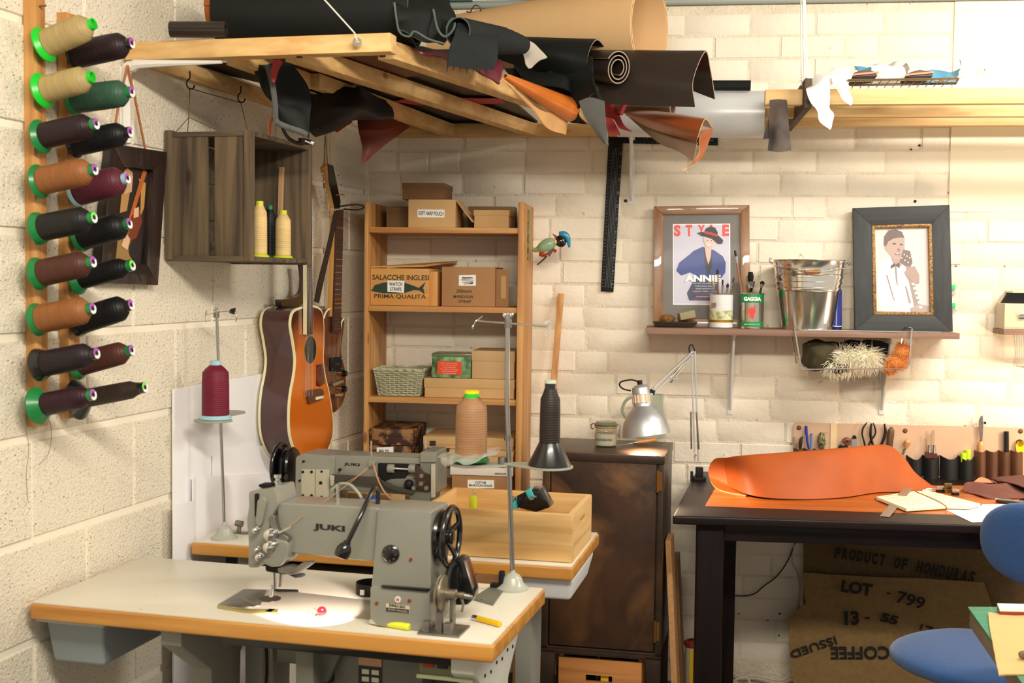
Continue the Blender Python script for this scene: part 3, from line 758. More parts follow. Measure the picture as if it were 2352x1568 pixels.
for rr, mt, nm, d in ((.050, pm('rosette', (176, 120, 40), .3), 'rosette', .0016), (.043, pm('soundhole_dark', (18, 12, 10), .9), 'soundhole', .0020)):
    m = MB(); m.prism(circ(hc.y, hc.z, rr, 32), gx + .001, gx + d, 'yz'); m.build(nm, mt, T)
gp('pickguard', [(725, 838), (741, 834), (745, 880), (733, 888), (725, 886)], .001, .0025, pm('tortoise_red', (92, 22, 20), .2, coat=.5))
br = gp('bridge', [(700, 902), (705, 896), (733, 892), (737, 898), (737, 915), (704, 927)], .001, .010, pm('rosewood', (96, 54, 38), .5))
gp('saddle', [(718, 911), (735, 908), (735, 914), (718, 918)], .010, .013, IV)
FRB = wood('fretboard', (86, 62, 44), (58, 40, 32), 'z', 1, .4, knots=False)
nk = og([(703, 768), (717, 768), (714, 600), (702, 600)], gx + .012)
m = MB(); m.prism([(nk[0][0], nk[0][1]), (nk[1][0], nk[1][1]), (nk[2][0], 1.74), (nk[3][0], 1.74)], gx + .004, gx + .014, 'yz'); m.build('fretboard', FRB, T)
m = MB(); m.prism([(nk[0][0] + .002, nk[0][1] + .12), (nk[1][0] - .002, nk[1][1] + .12), (nk[2][0], 1.74), (nk[3][0], 1.74)], gx - .012, gx + .004, 'yz'); m.build('neck', SIDE, T, bevel=.004)
m = MB(); m.prism([(nk[0][0] - .0015, nk[0][1]), (nk[0][0], nk[0][1]), (nk[3][0], 1.74), (nk[3][0] - .0015, 1.74)], gx + .003, gx + .0145, 'yz'); m.build('neck_binding', IV, T)
m = MB()
for k in range(20):
    t = 1 - .943874 ** (k + 1); t = t / (1 - .943874 ** 20)
    z = 1.74 + (nk[0][1] - 1.74) * (1 - (1 - t)) ** 1.0
    m.box(gx + .014, gx + .0148, nk[0][0], nk[1][0], z - .0006, z + .0006)
m.build('frets', DULL, T)['kind'] = 'stuff'
m = MB(); sy0, sy1 = nk[0][0] + .005, nk[1][0] - .005; bz = FL.X(720, 905, gx).z
for k in range(6): 
    f = k / 5; y_ = sy0 + (sy1 - sy0) * f; m.cyl((gx + .017, y_, 1.72), (gx + .012, y_ + (f - .5) * .02, bz), .0005, n=5, cap=False)
m.build('strings', CHROME, T)['kind'] = 'stuff'
m = MB(); m.prism([(nk[3][0] - .012, 1.74), (nk[2][0] + .012, 1.74), (nk[2][0] + .014, 1.90), (nk[3][0] - .014, 1.90)], gx - .008, gx + .010, 'yz'); m.build('headstock', SIDE, T, bevel=.002)
# end pin string
# black leather case flap that hangs behind the guitar neck
s = [[FL.X(x, y, xx) for x, y, xx in r] for r in (
    [(690, 607, .05), (694, 640, .05), (690, 670, .05), (668, 684, .05), (638, 688, .05)],
    [(700, 607, .05), (702, 650, .05), (702, 690, .05), (680, 701, .05), (640, 704, .05)])]
m = MB(); m.sheet(s, .02, 16, 3)
solo('instrument_case', 'black curved instrument shoulder behind the acoustic guitar neck', 'case', m, pm('black_lacquer', (30, 24, 26), .25, coat=.4), FL, s[0][2])

# ------------------------------------------------------------------ electric guitar
ex = .075
eo = [(743, 738), (749, 716), (757, 709), (764, 716), (766, 756), (772, 764), (780, 760), (783, 736), (789, 729), (791, 742), (788, 768), (784, 800), (787, 825), (793, 850), (795, 880), (793, 908), (785, 930), (770, 946), (752, 948), (736, 930), (727, 900), (726, 865), (732, 830), (738, 800), (741, 768)]
eol = closed_smooth([Vector((a, b, 0)) for a, b in og(eo, ex)], 4)
T = Thing('electric_guitar', 'brown electric guitar with one black pickup hanging near the corner', 'guitar', FL, (.03, FL.X(765, 850, ex).y, FL.X(765, 850, ex).z))
m = MB(); m.prism(eol, ex - .042, ex, 'yz'); m.build('body', wood('walnut_gloss', (112, 62, 34), (74, 38, 24), 'z', .7, .2, coat=.6, knots=False), T, bevel=.003)
def ep(nm, pts, d0, d1, mat, bev=.0006):
    m = MB(); m.prism(og(pts, ex), ex + d0, ex + d1, 'yz'); return m.build(nm, mat, T, bevel=bev)
m = MB(); m.tube([(ex + .0005,) + tuple(p) for p in og([(743, 732), (748, 717), (757, 709), (763, 713)], ex)], .003, 6, sm=12)
m.build('edge_binding', IV, T)
m = MB(); m.tube([(ex + .0005,) + tuple(p) for p in og([(781, 757), (784, 740), (789, 731)], ex)], .003, 6, sm=12); m.build('edge_binding', IV, T)
ep('pickup', [(755, 822), (780, 819), (781, 850), (756, 852)], 0, .008, BLKM)
for x, y in ((757, 826), (778, 823), (758, 848), (779, 846), (766, 836), (772, 835)):
    p = FL.X(x, y, ex); m = MB(); m.cyl((ex + .008, p.y, p.z), (ex + .0095, p.y, p.z), .0025, n=8); m.build('screw', CHROME, T)
ep('bridge', [(755, 880), (780, 871), (782, 878), (758, 887)], 0, .014, CHROME, .002)
ep('tailpiece', [(760, 905), (780, 901), (780, 909), (761, 913)], 0, .014, CHROME, .002)
for x, y in ((788, 857), (787, 893)):
    p = FL.X(x, y, ex); m = MB(); m.lathe([(.012, 0), (.010, .014), (0, .015)], (ex, p.y, p.z), (1, 0, 0), 16); m.build('knob', BLACK, T)
pf = og([(763, 762), (780, 762), (786, 482), (772, 482)], ex + .01)
m = MB(); m.prism(pf, ex + .008, ex + .015, 'yz'); m.build('fretboard', pm('fretboard_dark', (62, 38, 32), .4), T)
m = MB(); pf2 = [(pf[0][0] + .001, pf[0][1] + .05), (pf[1][0], pf[1][1] + .05), pf[2], pf[3]]
m.prism(pf2, ex - .010, ex + .008, 'yz'); m.build('neck', pm('maple_amber', (196, 140, 70), .3, coat=.4), T, bevel=.003)
m = MB()
for k in range(22):
    z = pf[0][1] + (pf[2][1] - pf[0][1]) * (1 - (1 - .943874 ** k) / (1 - .943874 ** 22)) 
    t = (z - pf[0][1]) / (pf[2][1] - pf[0][1]); ya_, yb_ = pf[0][0] + (pf[3][0] - pf[0][0]) * t, pf[1][0] + (pf[2][0] - pf[1][0]) * t
    m.box(ex + .015, ex + .0158, ya_, yb_, z - .0007, z + .0007)
m.build('frets', CHROME, T)['kind'] = 'stuff'
hd = og([(768, 478), (781, 478), (783, 462), (766, 380), (752, 376), (745, 386), (760, 440)], ex + .01)
m = MB(); m.prism(hd, ex - .006, ex + .009, 'yz'); m.build('headstock', pm('maple_amber', (196, 140, 70), .3), T)
hd2 = og([(770, 480), (781, 478), (783, 462), (766, 380), (754, 376), (757, 420)], ex + .012)
m = MB(); m.prism(hd2, ex + .009, ex + .011, 'yz'); m.build('headstock_face', BLACK, T)
for k, (x, y) in enumerate(((739, 398), (742, 416), (744, 434), (748, 446))):
    p = FL.X(x, y, ex); m = MB(); m.cyl((ex + .002, p.y, p.z), (ex + .002, p.y + .012, p.z), .002, n=6); m.ball((ex + .002, p.y, p.z), (.004, .003, .006), 8, 6); m.build('tuner', CHROME, T)
for k, (x, y) in enumerate(((772, 403), (778, 426), (783, 448))):
    p = FL.X(x, y, ex); m = MB(); m.cyl((ex + .012, p.y - .012, p.z), (ex + .012, p.y, p.z), .002, n=6); m.ball((ex + .012, p.y, p.z), (.003, .003, .005), 8, 6); m.build('tuner', CHROME, T)
m = MB(); p = FL.X(748, 312, .05); a1, a2 = FL.X(742, 400, .07), FL.X(753, 390, .08); m.tube([a1, p, a2], .0016, 5); m.build('hanging_cord', pm('orange_cord', (168, 96, 40), .6), T)
m = MB(); p0, p1 = FL.X(768, 448, .09), FL.X(783, 446, .09); m.tube([p0 + Vector((.006, 0, 0)), p1 + Vector((.006, 0, 0))], .002, 6); m.build('cord_wrap', pm('orange_cord', (168, 96, 40), .6), T)
st = [[FL.X(x, y, xx) for x, y, xx in r] for r in ([(768, 484, .095), (752, 560, .09), (732, 640, .08), (722, 692, .06)], [(776, 490, .095), (762, 560, .09), (744, 640, .08), (732, 696, .06)])]
m = MB(); m.sheet(st, .003, 14, 3); m.build('strap', pm('dark_leather_strap', (40, 27, 22), .6), T)
m = MB(); q = [FL.X(782, 474, .09), FL.X(800, 471, .10), FL.X(825, 470, .12), FL.X(836, 476, .12), FL.X(820, 482, .11), FL.X(790, 480, .09)]
m.tube(q, .003, 6, sm=24); m.build('strap_tie', pm('dark_leather_strap', (40, 27, 22), .6), T)
m = MB(); p = FL.X(741, 705, .07); m.cyl((.05, p.y, p.z), (.08, p.y, p.z), .005, n=10); m.build('strap_button', CHROME, T)

# ------------------------------------------------------------------ white boards leaning on the left wall
FOAM = pm('white_board', (238, 236, 238), .6)
def board(label, pts, x, th=.004, org=None):
    q = [FL.X(a, b, x) for a, b in pts]; m = MB(); m.prism([(p.y, p.z) for p in q], x, x + th, 'yz')
    return solo('white_board', label, 'board', m, FOAM, FL, (x, q[0].y, q[0].z), bevel=.0004)
def zf(x, y): return 1568 + 700
board('tallest plain white board leaning on the left wall behind the thread stand', [(395, 2230), (620, 2000), (612, 856), (395, 893)], .006)
board('white sheet with a curved top edge in front of the tall board', [(487, 2100), (640, 2000), (640, 1022), (560, 1024), (487, 1045)], .013)
board('low wide white board behind the rear sewing table end', [(441, 2160), (660, 2010), (660, 1083), (441, 1096)], .021)
board('narrow low white board at the near end of the stack', [(396, 2220), (442, 2180), (442, 1150), (396, 1160)], .029)

# ------------------------------------------------------------------ pine bookcase against the back wall
BV = -.30
def bz_(px, py, v=BV): return FB.Y(px, py, v)
xl, xr = bz_(836, 700).x, bz_(1202, 700).x
ztop = bz_(1195, 464).z
T = Thing('bookcase', 'narrow tall pine bookcase full of boxes in the corner', 'bookcase', FB, ((xl + xr) / 2, -.15, 0))
m = MB(); m.box(xl, xl + .014, BV, -.004, 0, ztop); m.build('side_panel', PINED['z'], T, bevel=.004)
m = MB(); m.box(xr - .022, xr, BV, -.004, 0, ztop); m.build('side_panel', PINED['z'], T, bevel=.005)
SHz = []
for y in (522, 704, 915, 1128, 1360):
    z = bz_(1015, y).z; SHz.append(z)
    m = MB(); m.box(xl + .0142, xr - .0222, BV + .006, -.006, z - .02, z); m.build('shelf', PINED['x'], T, bevel=.003)
def cbox(name, label, cat, x0, x1, ytop, zb, v, dep, mat, lid=0, parts=(), group=None, bev=.0015, zt=None):
    """box standing on height zb whose front lies at y=v; x0,x1,ytop photo pixels"""
    zb += .0008; a, b = max(FB.Y(x0, ytop, v).x, xl + .0155), min(FB.Y(x1, ytop, v).x, xr - .0235); zt = zt or FB.Y((x0 + x1) / 2, ytop, v).z
    T = Thing(name, label, cat, FB, ((a + b) / 2, v + dep / 2, zb), group)
    if lid:
        m = MB(); m.box(a + .002, b - .002, v + .002, v + dep - .002, zb, zt - .004); m.build('box_body', mat, T, bevel=bev)
        m = MB(); m.box(a, b, v, v + dep, zt - lid, zt); m.build('lid', mat, T, bevel=bev)
    else:
        m = MB(); m.box(a, b, v, v + dep, zb, zt); m.build('box_body', mat, T, bevel=bev)
    return T, a, b, zt
# shelf one
v = -.27
Tb, a, b, zt = cbox('cardboard_box', 'kraft box with a white handwritten label on the top shelf', 'box', 938, 1046, 458, SHz[0], v, .18, CARD)
flat(Tb, rect(FB.Y(959, 490, v).x, FB.Y(1021, 490, v).x, FB.Y(990, 499, v).z, FB.Y(990, 481, v).z), PAPER, 'label_sticker', d=v - .0008)
p = FB.Y(990, 490, v); text('SOFT HARP POUCH', Tb, (p.x, v - .001, p.z), .088, .014, INK, bold=.012, rot=-.02)
m = MB(); x_ = FB.Y(1047, 458, v).x
m.hexa([(x_, v + .01, zt - .006), (x_ + .058, v + .0, SHz[0] + .02), (x_ + .058, v + .15, SHz[0] + .02), (x_, v + .16, zt - .006), (x_, v + .01, zt - .003), (x_ + .061, v + .0, SHz[0] + .022), (x_ + .061, v + .15, SHz[0] + .022), (x_, v + .16, zt - .003)])
m.build('open_flap', CARD, Tb)
zk = zt
Tb, a, b, zt = cbox('cardboard_box', 'shallow brown box lying on top of the labelled kraft box', 'box', 923, 1021, 420, zk, v + .005, .17, pm('brown_box', (120, 82, 48), .75, var=.1, vs=8), lid=.018)
cbox('cardboard_box', 'small kraft box with lid at the right end of the top shelf', 'box', 1088, 1170, 482, SHz[0], v + .03, .16, CARD, lid=.02)
cbox('cardboard_box', 'dim brown box at the left rear of the top shelf', 'box', 886, 950, 474, SHz[0], -.16, .14, pm('brown_box_dim', (126, 94, 60), .8), lid=.02)
cbox('cardboard_box', 'flat brown box standing behind the small lidded one on the top shelf', 'box', 1075, 1182, 474, SHz[0], -.10, .08, pm('brown_box_dim', (126, 94, 60), .8))
# shelf two: the fish crate
Tb, a, b, zt = cbox('wooden_fish_box', 'orange wooden box printed with a dark green fish on the second shelf', 'box', 842, 986, 616, SHz[1], v, .24, wood('fish_box_wood', (214, 158, 86), (196, 134, 62), 'x', .5, .6, knots=False))
GI = pm('green_ink', (28, 56, 40), .6); BI = pm('brown_ink', (60, 52, 26), .6)
P = lambda x, y: FB.Y(x, y, v)
c = P(920, 637); text('SALACCHE INGLESI', Tb, (c.x, v - .0008, c.z), abs(P(982, 637).x - P(852, 637).x), .018, BI, bold=.012)
c = P(919, 681); text('PRIMA QUALITA', Tb, (c.x, v - .0008, c.z), abs(P(978, 681).x - P(859, 681).x), .017, BI, bold=.012)
fish = [(856, 663), (860, 655), (880, 649), (905, 647), (930, 649), (950, 656), (962, 661), (978, 647), (972, 661), (976, 676), (964, 667), (950, 666), (932, 672), (910, 674), (880, 673), (860, 670), (852, 667), (855, 664)]
flat(Tb, [(P(*q).x, P(*q).z) for q in fish], GI, 'fish_print', d=v - .0006)
flat(Tb, [(P(*q).x, P(*q).z) for q in ((890, 670), (928, 672), (929, 645), (890, 644))], PAPER, 'label_sticker', d=v - .0012)
text('WATCH\nSTRAPS', Tb, (P(909, 658).x, v - .0016, P(909, 658).z), .047, .030, INK, bold=.01)
m = MB(); a2, b2 = a, FB.Y(1046, 606, -.2).x
m.hexa([(a2, v, zt + .001), (a2 + .19, v, zt + .006), (a2 + .27, v + .24, zt + .026), (a2, v + .24, zt + .004), (a2, v, zt + .006), (a2 + .19, v, zt + .012), (a2 + .27, v + .24, zt + .032), (a2, v + .24, zt + .009)])
m.build('lid', wood('fish_box_wood', (214, 158, 86), (196, 134, 62), 'x'), Tb)
m = MB(); m.box(b, b + .028, v + .004, v + .23, SHz[1] + .001, zt - .01); m.build('end_panel', wood('fish_box_end', (222, 164, 92), (204, 140, 70), 'z', .6, knots=False), Tb, bevel=.001)
Tb, a, b, zt = cbox('cardboard_box', 'brown corrugated box with a scribbled-out label on the second shelf', 'box', 1015, 1137, 613, SHz[1], v + .01, .22, CARD2)
v2 = v + .01; P = lambda x, y: FB.Y(x, y, v2)
flat(Tb, [(P(*q).x, P(*q).z) for q in ((1054, 656), (1093, 656), (1093, 631), (1054, 632))], PAPER, 'label_sticker', d=v2 - .0008)
SC = pm('purple_ink', (34, 22, 84), .6)
m = MB(); m.tube([(P(x, y).x, v2 - .0014, P(x, y).z) for x, y in ((1062, 637), (1086, 637), (1060, 641), (1089, 640), (1060, 644), (1089, 645), (1062, 648), (1088, 649), (1066, 652), (1086, 651))], .0016, 5); m.build('scribble', SC, Tb)
for s_, x, y, wd, ht in (('30mm', 1066, 668, .055, .012), ('MANDOLIN', 1064, 681, .07, .010), ('STRAP', 1068, 692, .046, .010)):
    text(s_, Tb, (P(x, y).x, v2 - .001, P(x, y).z), wd, ht, BI, bold=.01, shear=.1)
m = MB(); m.box(b, b + .045, v2 + .03, v2 + .033, SHz[1] + .001, zt - .006); m.box(b - .001, b + .001, v2, v2 + .2, SHz[1] + .001, zt); m.build('side_flap', CARD2, Tb)
flat(Tb, rect(b + .018, b + .036, SHz[1] + .03, zt - .03), CARD, 'tape_patch', d=v2 + .0285)
# shelf three
m = MB()
T = Thing('wicker_basket', 'pale woven willow basket on the third shelf', 'basket', FB, (FB.Y(915, 915, v).x, v + .09, SHz[2]))
x0, x1, xb0, xb1 = (FB.Y(q, 880, v).x for q in (859, 971, 868, 962)); zt = FB.Y(915, 851, v).z; zb = SHz[2] + .0012
WK = pm('willow', (186, 184, 152), .7, var=.2, vs=40); n = 13
def ringpt(t, k, amp=0):
    """point on the basket's rounded rectangle: t height 0..1, k position 0..1"""
    a0, a1 = xb0 + (x0 - xb0) * t, xb1 + (x1 - xb1) * t; f0, f1 = v + .012 * (1 - t), v + .15 + .012 * t
    per = [(a0, f0), (a1, f0), (a1, f1), (a0, f1)]; q = (k % 1) * 4; i = int(q); f = q - i
    A_, B_ = per[i], per[(i + 1) % 4]; nx = [(0, -1), (1, 0), (0, 1), (-1, 0)][i]
    return Vector((A_[0] + (B_[0] - A_[0]) * f + nx[0] * amp, A_[1] + (B_[1] - A_[1]) * f + nx[1] * amp, zb + .003 + (zt - zb) * t))
for i in range(n):
    pts = [ringpt((i + .4) / n, k / 80, .0026 * (1 if (k // 2 + i) % 2 else -1)) for k in range(80)]
    m.tube(pts, .0028, 5, closed=True)
m.build('woven_rods', WK, T)['kind'] = 'stuff'
m = MB()
for k in range(40): m.cyl(ringpt(0, k / 40), ringpt(1, k / 40), .0022, n=5)
m.build('stakes', WK, T)['kind'] = 'stuff'
m = MB(); m.tube([ringpt(1.0, k / 48, .003 * (-1) ** k) + Vector((0, 0, .002 * math.sin(k))) for k in range(48)], .005, 6, closed=True); m.build('rim', WK, T)
m = MB(); m.box(xb0, xb1, v + .012, v + .15, zb, zb + .004); m.build('bottom', WK, T)
Tb, a, b, zk = cbox('cardboard_box', 'long flat kraft box with lid under the tin on the third shelf', 'box', 974, 1182, 870, SHz[2], v, .24, CARD, lid=.033)
T, a, b, zt = cbox('decorated_tin', 'green landscape-printed tin with an orange text panel on the kraft box', 'tin', 992, 1082, 812, zk, v + .01, .12, pm('tin_print', (150, 188, 140), .3, metal=.2, col2=(52, 92, 46), vs=30, detail=6), bev=.006)
m = MB(); m.box(a - .001, b + .001, v + .009, v + .131, zt - .012, zt + .001); m.build('lid', pm('tin_lid_print', (120, 100, 70), .3, metal=.2, col2=(96, 130, 84), vs=20), T, bevel=.003)
P = lambda x, y: FB.Y(x, y, v + .01)
flat(T, [(P(*q).x, P(*q).z) for q in ((1004, 858), (1060, 862), (1061, 831), (1005, 828))], pm('orange_panel', (226, 70, 34), .5), 'text_panel', d=v + .009)
for k in range(6):
    c = P(1032, 834 + 4.6 * k); text('fine toffee and treacle' if k % 2 else 'assorted sweets selection', T, (c.x, v + .0085, c.z), .062 - .008 * (k % 3), .0035, pm('panel_text', (250, 206, 180), .5), rot=-.03)
cbox('cardboard_box', 'square kraft box with lid beside the green tin on the third shelf', 'box', 1083, 1183, 806, zk, v + .01, .20, pm('kraft_card_pale', (200, 164, 118), .8, var=.05, vs=10), lid=.036)
# shelf four, mostly hidden by the sewing machine
LEO = pm('animal_print', (150, 106, 62), .6, col2=(60, 32, 22), vs=26, detail=3, lo=.42, hi=.52)
_, _, _, z1 = cbox('fabric_box', 'animal print box with a BELTS label, lower one of two', 'box', 842, 944, 1022, SHz[3], v, .23, LEO, lid=.03, bev=.004)
Tb = _ if isinstance(_, Thing) else None
P = lambda x, y: FB.Y(x, y, v)
TL, a, b, z2 = cbox('fabric_box', 'animal print box with rounded corners, upper one of two', 'box', 838, 950, 985, z1, v - .01, .24, LEO, lid=.03, bev=.005)
T = Thing('name_label', 'white card label reading BELTS on the animal print boxes', 'label', FB, (P(886, 1033).x, v - .013, P(886, 1033).z))
flat(T, [(P(*q).x, P(*q).z) for q in ((867, 1046), (906, 1046), (905, 1025), (867, 1026))], PAPER, 'card', d=v - .0125)
text('BELTS', T, (P(884, 1033).x, v - .0135, P(884, 1035).z), .036, .012, INK, bold=.01)
B_, a, b, z3 = cbox('cardboard_box', 'kraft box labelled for custom mandolin straps behind the pine box', 'box', 1038, 1176, 1092, SHz[3], v, .22, CARD2)
flat(B_, [(P(*q).x, P(*q).z) for q in ((1074, 1121), (1135, 1121), (1135, 1102), (1074, 1101))], PAPER, 'label_sticker', d=v - .0008)
text('CUSTOM\nMANDOLIN STRAPS', B_, (P(1104, 1111).x, v - .0012, P(1104, 1111).z), .082, .019, INK, bold=.012)
B_, a, b, z4 = cbox('cardboard_box', 'white edged shallow box lid on the custom straps box', 'box', 1034, 1178, 1071, z3, v - .004, .23, pm('white_card', (232, 222, 208), .7))
c = P(1150, 1087); text('HANDMADE LEATHER', B_, (c.x, v - .006, c.z), .04, .006, INK)
B_, a, b, z5 = cbox('cardboard_box', 'kraft shoebox under the wide kraft box, behind the fawn cone', 'box', 1032, 1180, 1034, z4, v, .22, CARD, lid=.02)
B_, a, b, z6 = cbox('cardboard_box', 'wide kraft box with a black printed mark above the sewing machine head', 'box', 972, 1180, 1004, z5, v + .02, .24, CARD, lid=.03)
flat(B_, [(FB.Y(*q, v + .02).x, FB.Y(*q, v + .02).z) for q in ((987, 1023), (1001, 1023), (1001, 1012), (987, 1012))], INK, 'printed_mark', d=v + .0185)
# ------------------------------------------------------------------ front sewing machine
LOGO = pm('logo_black', (28, 28, 28), .5)
REDD = pm('red_dot', (150, 26, 30), .4)
def round_poly(P, r, n=4):
    """round each corner of the 2D outline"""
    out = []; L_ = len(P)
    for i in range(L_):
        a, b, c = Vector(P[i - 1]), Vector(P[i]), Vector(P[(i + 1) % L_]); rr = r[i] if isinstance(r, (list, tuple)) else r
        d1 = (a - b); d2 = (c - b); q = min(rr, d1.length * .45, d2.length * .45)
        s, e_ = b + d1.normalized() * q, b + d2.normalized() * q
        for k in range(n + 1):
            t = k / n; out.append(tuple(s * (1 - t) ** 2 + b * 2 * t * (1 - t) + e_ * t * t))
    return out
v1 = FT.Z(985, 1449, TZ).y
E1 = lambda px, py, dy=0: (lambda p: (p.x, p.z))(FT.Y(px, py, v1 + dy))
c0 = FT.Z(925, 1436, TZ)
M1 = Thing('sewing_machine', 'front grey-green industrial sewing machine with its handwheel on the right', 'sewing machine', FT, (c0.x, v1 + .06, TZ))
def mp1(nm, pts, d0, d1, mat, rad=.006, bev=.004, sm=40):
    m = MB(); m.prism(round_poly([E1(*p) for p in pts], rad), v1 + d0, v1 + d1, 'xz'); return m.build(nm, mat, M1, bevel=bev, seg=3, sm=sm)
mp1('column', [(858, 1300), (853, 1346), (989, 1356), (989, 1176), (868, 1168)], 0, .115, JGREY, .004, .010)
mp1('base', [(853, 1345), (853, 1418), (870, 1434), (981, 1449), (990, 1440), (989, 1355)], -.006, .12, JGREY, .004, .008)
mp1('seam_ridge', [(878, 1342), (988, 1350), (988, 1356), (884, 1347)], -.010, .118, BLACK, .001, .001)
mp1('arm', [(632, 1166), (640, 1156), (870, 1168), (872, 1292), (845, 1291), (673, 1273), (636, 1262)], .008, .098, JGREY, .010, .014)
m = MB(); p, q = E1(862, 1170), E1(990, 1176)
m.box(p[0], q[0] - .004, v1 + .012, v1 + .10, p[1] - .004, p[1] + .003); m.build('top_cover', JGREY, M1, bevel=.002)
mp1('face_plate', [(573, 1134), (576, 1127), (634, 1120), (640, 1160), (628, 1180), (604, 1290), (596, 1303), (572, 1302), (573, 1240), (569, 1195), (574, 1160)], -.004, .09, JGREY, .006, .004)
mp1('face_plate_slot', [(588, 1132), (598, 1132), (594, 1182), (588, 1186)], -.0065, 0, BLKM, .003, .001)
mp1('thread_guide_block', [(598, 1146), (610, 1137), (618, 1150), (608, 1200), (600, 1208), (594, 1196)], -.014, 0, JGREY, .005, .003)
mp1('pressure_screw', [(584, 1116), (611, 1116), (610, 1121), (602, 1124), (600, 1134), (594, 1134), (592, 1124), (584, 1121)], .02, .05, BLKM, .001, .001)
p = E1(621, 1122); m = MB(); m.lathe([(.008, 0), (.008, .012), (.005, .014), (.005, .018), (.008, .020), (.008, .026), (0, .027)], (p[0], v1 + .035, p[1] - .002), (0, 0, 1), 16); m.build('pressure_knob', CHROME, M1)
mp1('take_up_cover', [(606, 1236), (628, 1230), (668, 1240), (668, 1262), (662, 1284), (650, 1298), (625, 1300), (606, 1288)], -.012, .06, JGREY, .014, .006)
mp1('take_up_lever', [(623, 1182), (634, 1180), (642, 1216), (668, 1232), (666, 1250), (652, 1252), (630, 1236)], -.010, .006, DULL, .006, .002)
for px, py, r, nm in ((630, 1224, .013, 'tension_knob'), (628, 1252, .012, 'tension_knob'), (606, 1274, .008, 'tension_knob'), (640, 1244, .006, 'thread_screw'), (598, 1212, .006, 'thread_screw'), (602, 1256, .005, 'thread_screw')):
    p = E1(px, py); m = MB()
    m.lathe([(r, 0), (r, .004), (r * .6, .005), (r * .6, .012), (r * .9, .013), (r * .9, .017), (r * .4, .020), (0, .021)], (p[0], v1 - .010, p[1]), (0, -1, 0), 18); m.build(nm, CHROME, M1, sm=30)
mp1('check_spring', [(648, 1217), (678, 1204), (679, 1207), (650, 1221)], -.02, -.016, CHROME, .001, .0005)
mp1('needle_clamp', [(604, 1303), (616, 1304), (660, 1310), (664, 1318), (650, 1322), (606, 1314)], .01, .05, BLKM, .003, .002)
mp1('presser_bracket', [(634, 1306), (664, 1300), (676, 1305), (690, 1294), (712, 1292), (714, 1297), (684, 1318), (664, 1322), (636, 1316)], .006, .024, DULL, .003, .0015)
mp1('bracket_tip', [(656, 1322), (688, 1322), (690, 1328), (672, 1330)], .012, .026, BLKM, .002, .001)
a, b = E1(614, 1300), E1(616, 1360); m = MB(); m.cyl((a[0], v1 + .03, a[1]), (b[0], v1 + .03, b[1]), .0042, n=12); m.build('needle_bar', CHROME, M1)
a, b = E1(625, 1305), E1(623, 1358); m = MB(); m.cyl((a[0], v1 + .042, a[1]), (b[0], v1 + .042, b[1]), .0042, n=12); m.build('presser_bar', CHROME, M1)
a, b = E1(611, 1352), E1(608, 1378); m = MB(); m.bar((a[0], v1 + .03, a[1]), (b[0], v1 + .03, b[1]), .006, .010, (0, 1, 0)); m.box(b[0] - .010, b[0] + .006, v1 + .018, v1 + .042, TZ + .002, TZ + .005); m.build('presser_foot', CHROME, M1, bevel=.001)
# bed and slide plates flush with the table
def flatz(T, fr, pts, z0, z1, mat, nm, bev=.001):
    m = MB(); q = [fr.Z(x, y, z1) for x, y in pts]; m.prism([(p.x, p.y) for p in q], z0, z1, 'xy'); return m.build(nm, mat, T, bevel=bev)
flatz(M1, FT, [(548, 1358), (566, 1351), (640, 1354), (862, 1379), (862, 1424), (620, 1398), (536, 1391)], TZ - .002, TZ + .0015, pm('bed_metal', (196, 188, 172), .3, .5), 'machine_bed')
flatz(M1, FT, [(499, 1388), (560, 1352), (612, 1354), (598, 1390), (540, 1396)], TZ, TZ + .003, DULL, 'slide_plate')
flatz(M1, FT, [(500, 1388), (560, 1396), (639, 1398), (638, 1405), (560, 1402), (500, 1392)], TZ + .0005, TZ + .005, pm('brass_edge', (190, 176, 110), .3, .8), 'slide_plate_edge')
c = FT.Z(620, 1377, TZ); m = MB(); m.cyl((c.x, c.y, TZ), (c.x, c.y, TZ + .0035), .024, n=28); m.build('throat_plate', pm('dark_plate', (70, 58, 52), .35, .7), M1)
flatz(M1, FT, [(622, 1351), (684, 1353), (686, 1357), (640, 1357)], TZ, TZ + .004, BLKM, 'hinge_plate')
# column details
p = E1(898, 1271); m = MB(); m.lathe([(.0185, 0), (.0185, .003), (.015, .006), (.012, .007), (0, .008)], (p[0], v1, p[1]), (0, -1, 0), 28); m.build('stitch_dial', BLACK, M1)
for k in range(8):
    t = k * PI / 4; m = MB(); m.cyl((p[0] + .0125 * math.cos(t), v1 - .006, p[1] + .0125 * math.sin(t)), (p[0] + .0125 * math.cos(t), v1 - .0085, p[1] + .0125 * math.sin(t)), .0022, n=8); m.build('dial_mark', pm('dial_grey', (70, 70, 70), .4), M1)
for px, py in ((944, 1284), (943, 1377), (868, 1383)):
    p = E1(px, py); m = MB(); m.cyl((p[0], v1 - .0065 if py > 1340 else v1 - .001, p[1]), (p[0], v1 - .0085 if py > 1340 else v1 - .003, p[1]), .0034, n=14); m.build('oil_hole_dot', REDD, M1)
p = E1(914, 1376, -.006); m = MB(); m.cyl((p[0], v1 - .006, p[1]), (p[0], v1 - .0075, p[1]), .0066, n=24); m.build('round_badge', pm('badge_white', (226, 214, 206), .4), M1)
text('H', M1, (p[0], v1 - .008, p[1]), .005, .006, REDD, bold=.04)
q = [E1(*t, -.006) for t in ((886, 1402), (941, 1408), (941, 1391), (887, 1385))]; flat(M1, q, pm('plate_silver', (216, 208, 184), .35, .3), 'model_plate', d=v1 - .0072)
q2 = [E1(*t, -.006) for t in ((887, 1402), (940, 1407), (940, 1399), (887, 1394))]; flat(M1, q2, pm('plate_dark', (54, 50, 46), .4), 'model_plate_band', d=v1 - .0078)
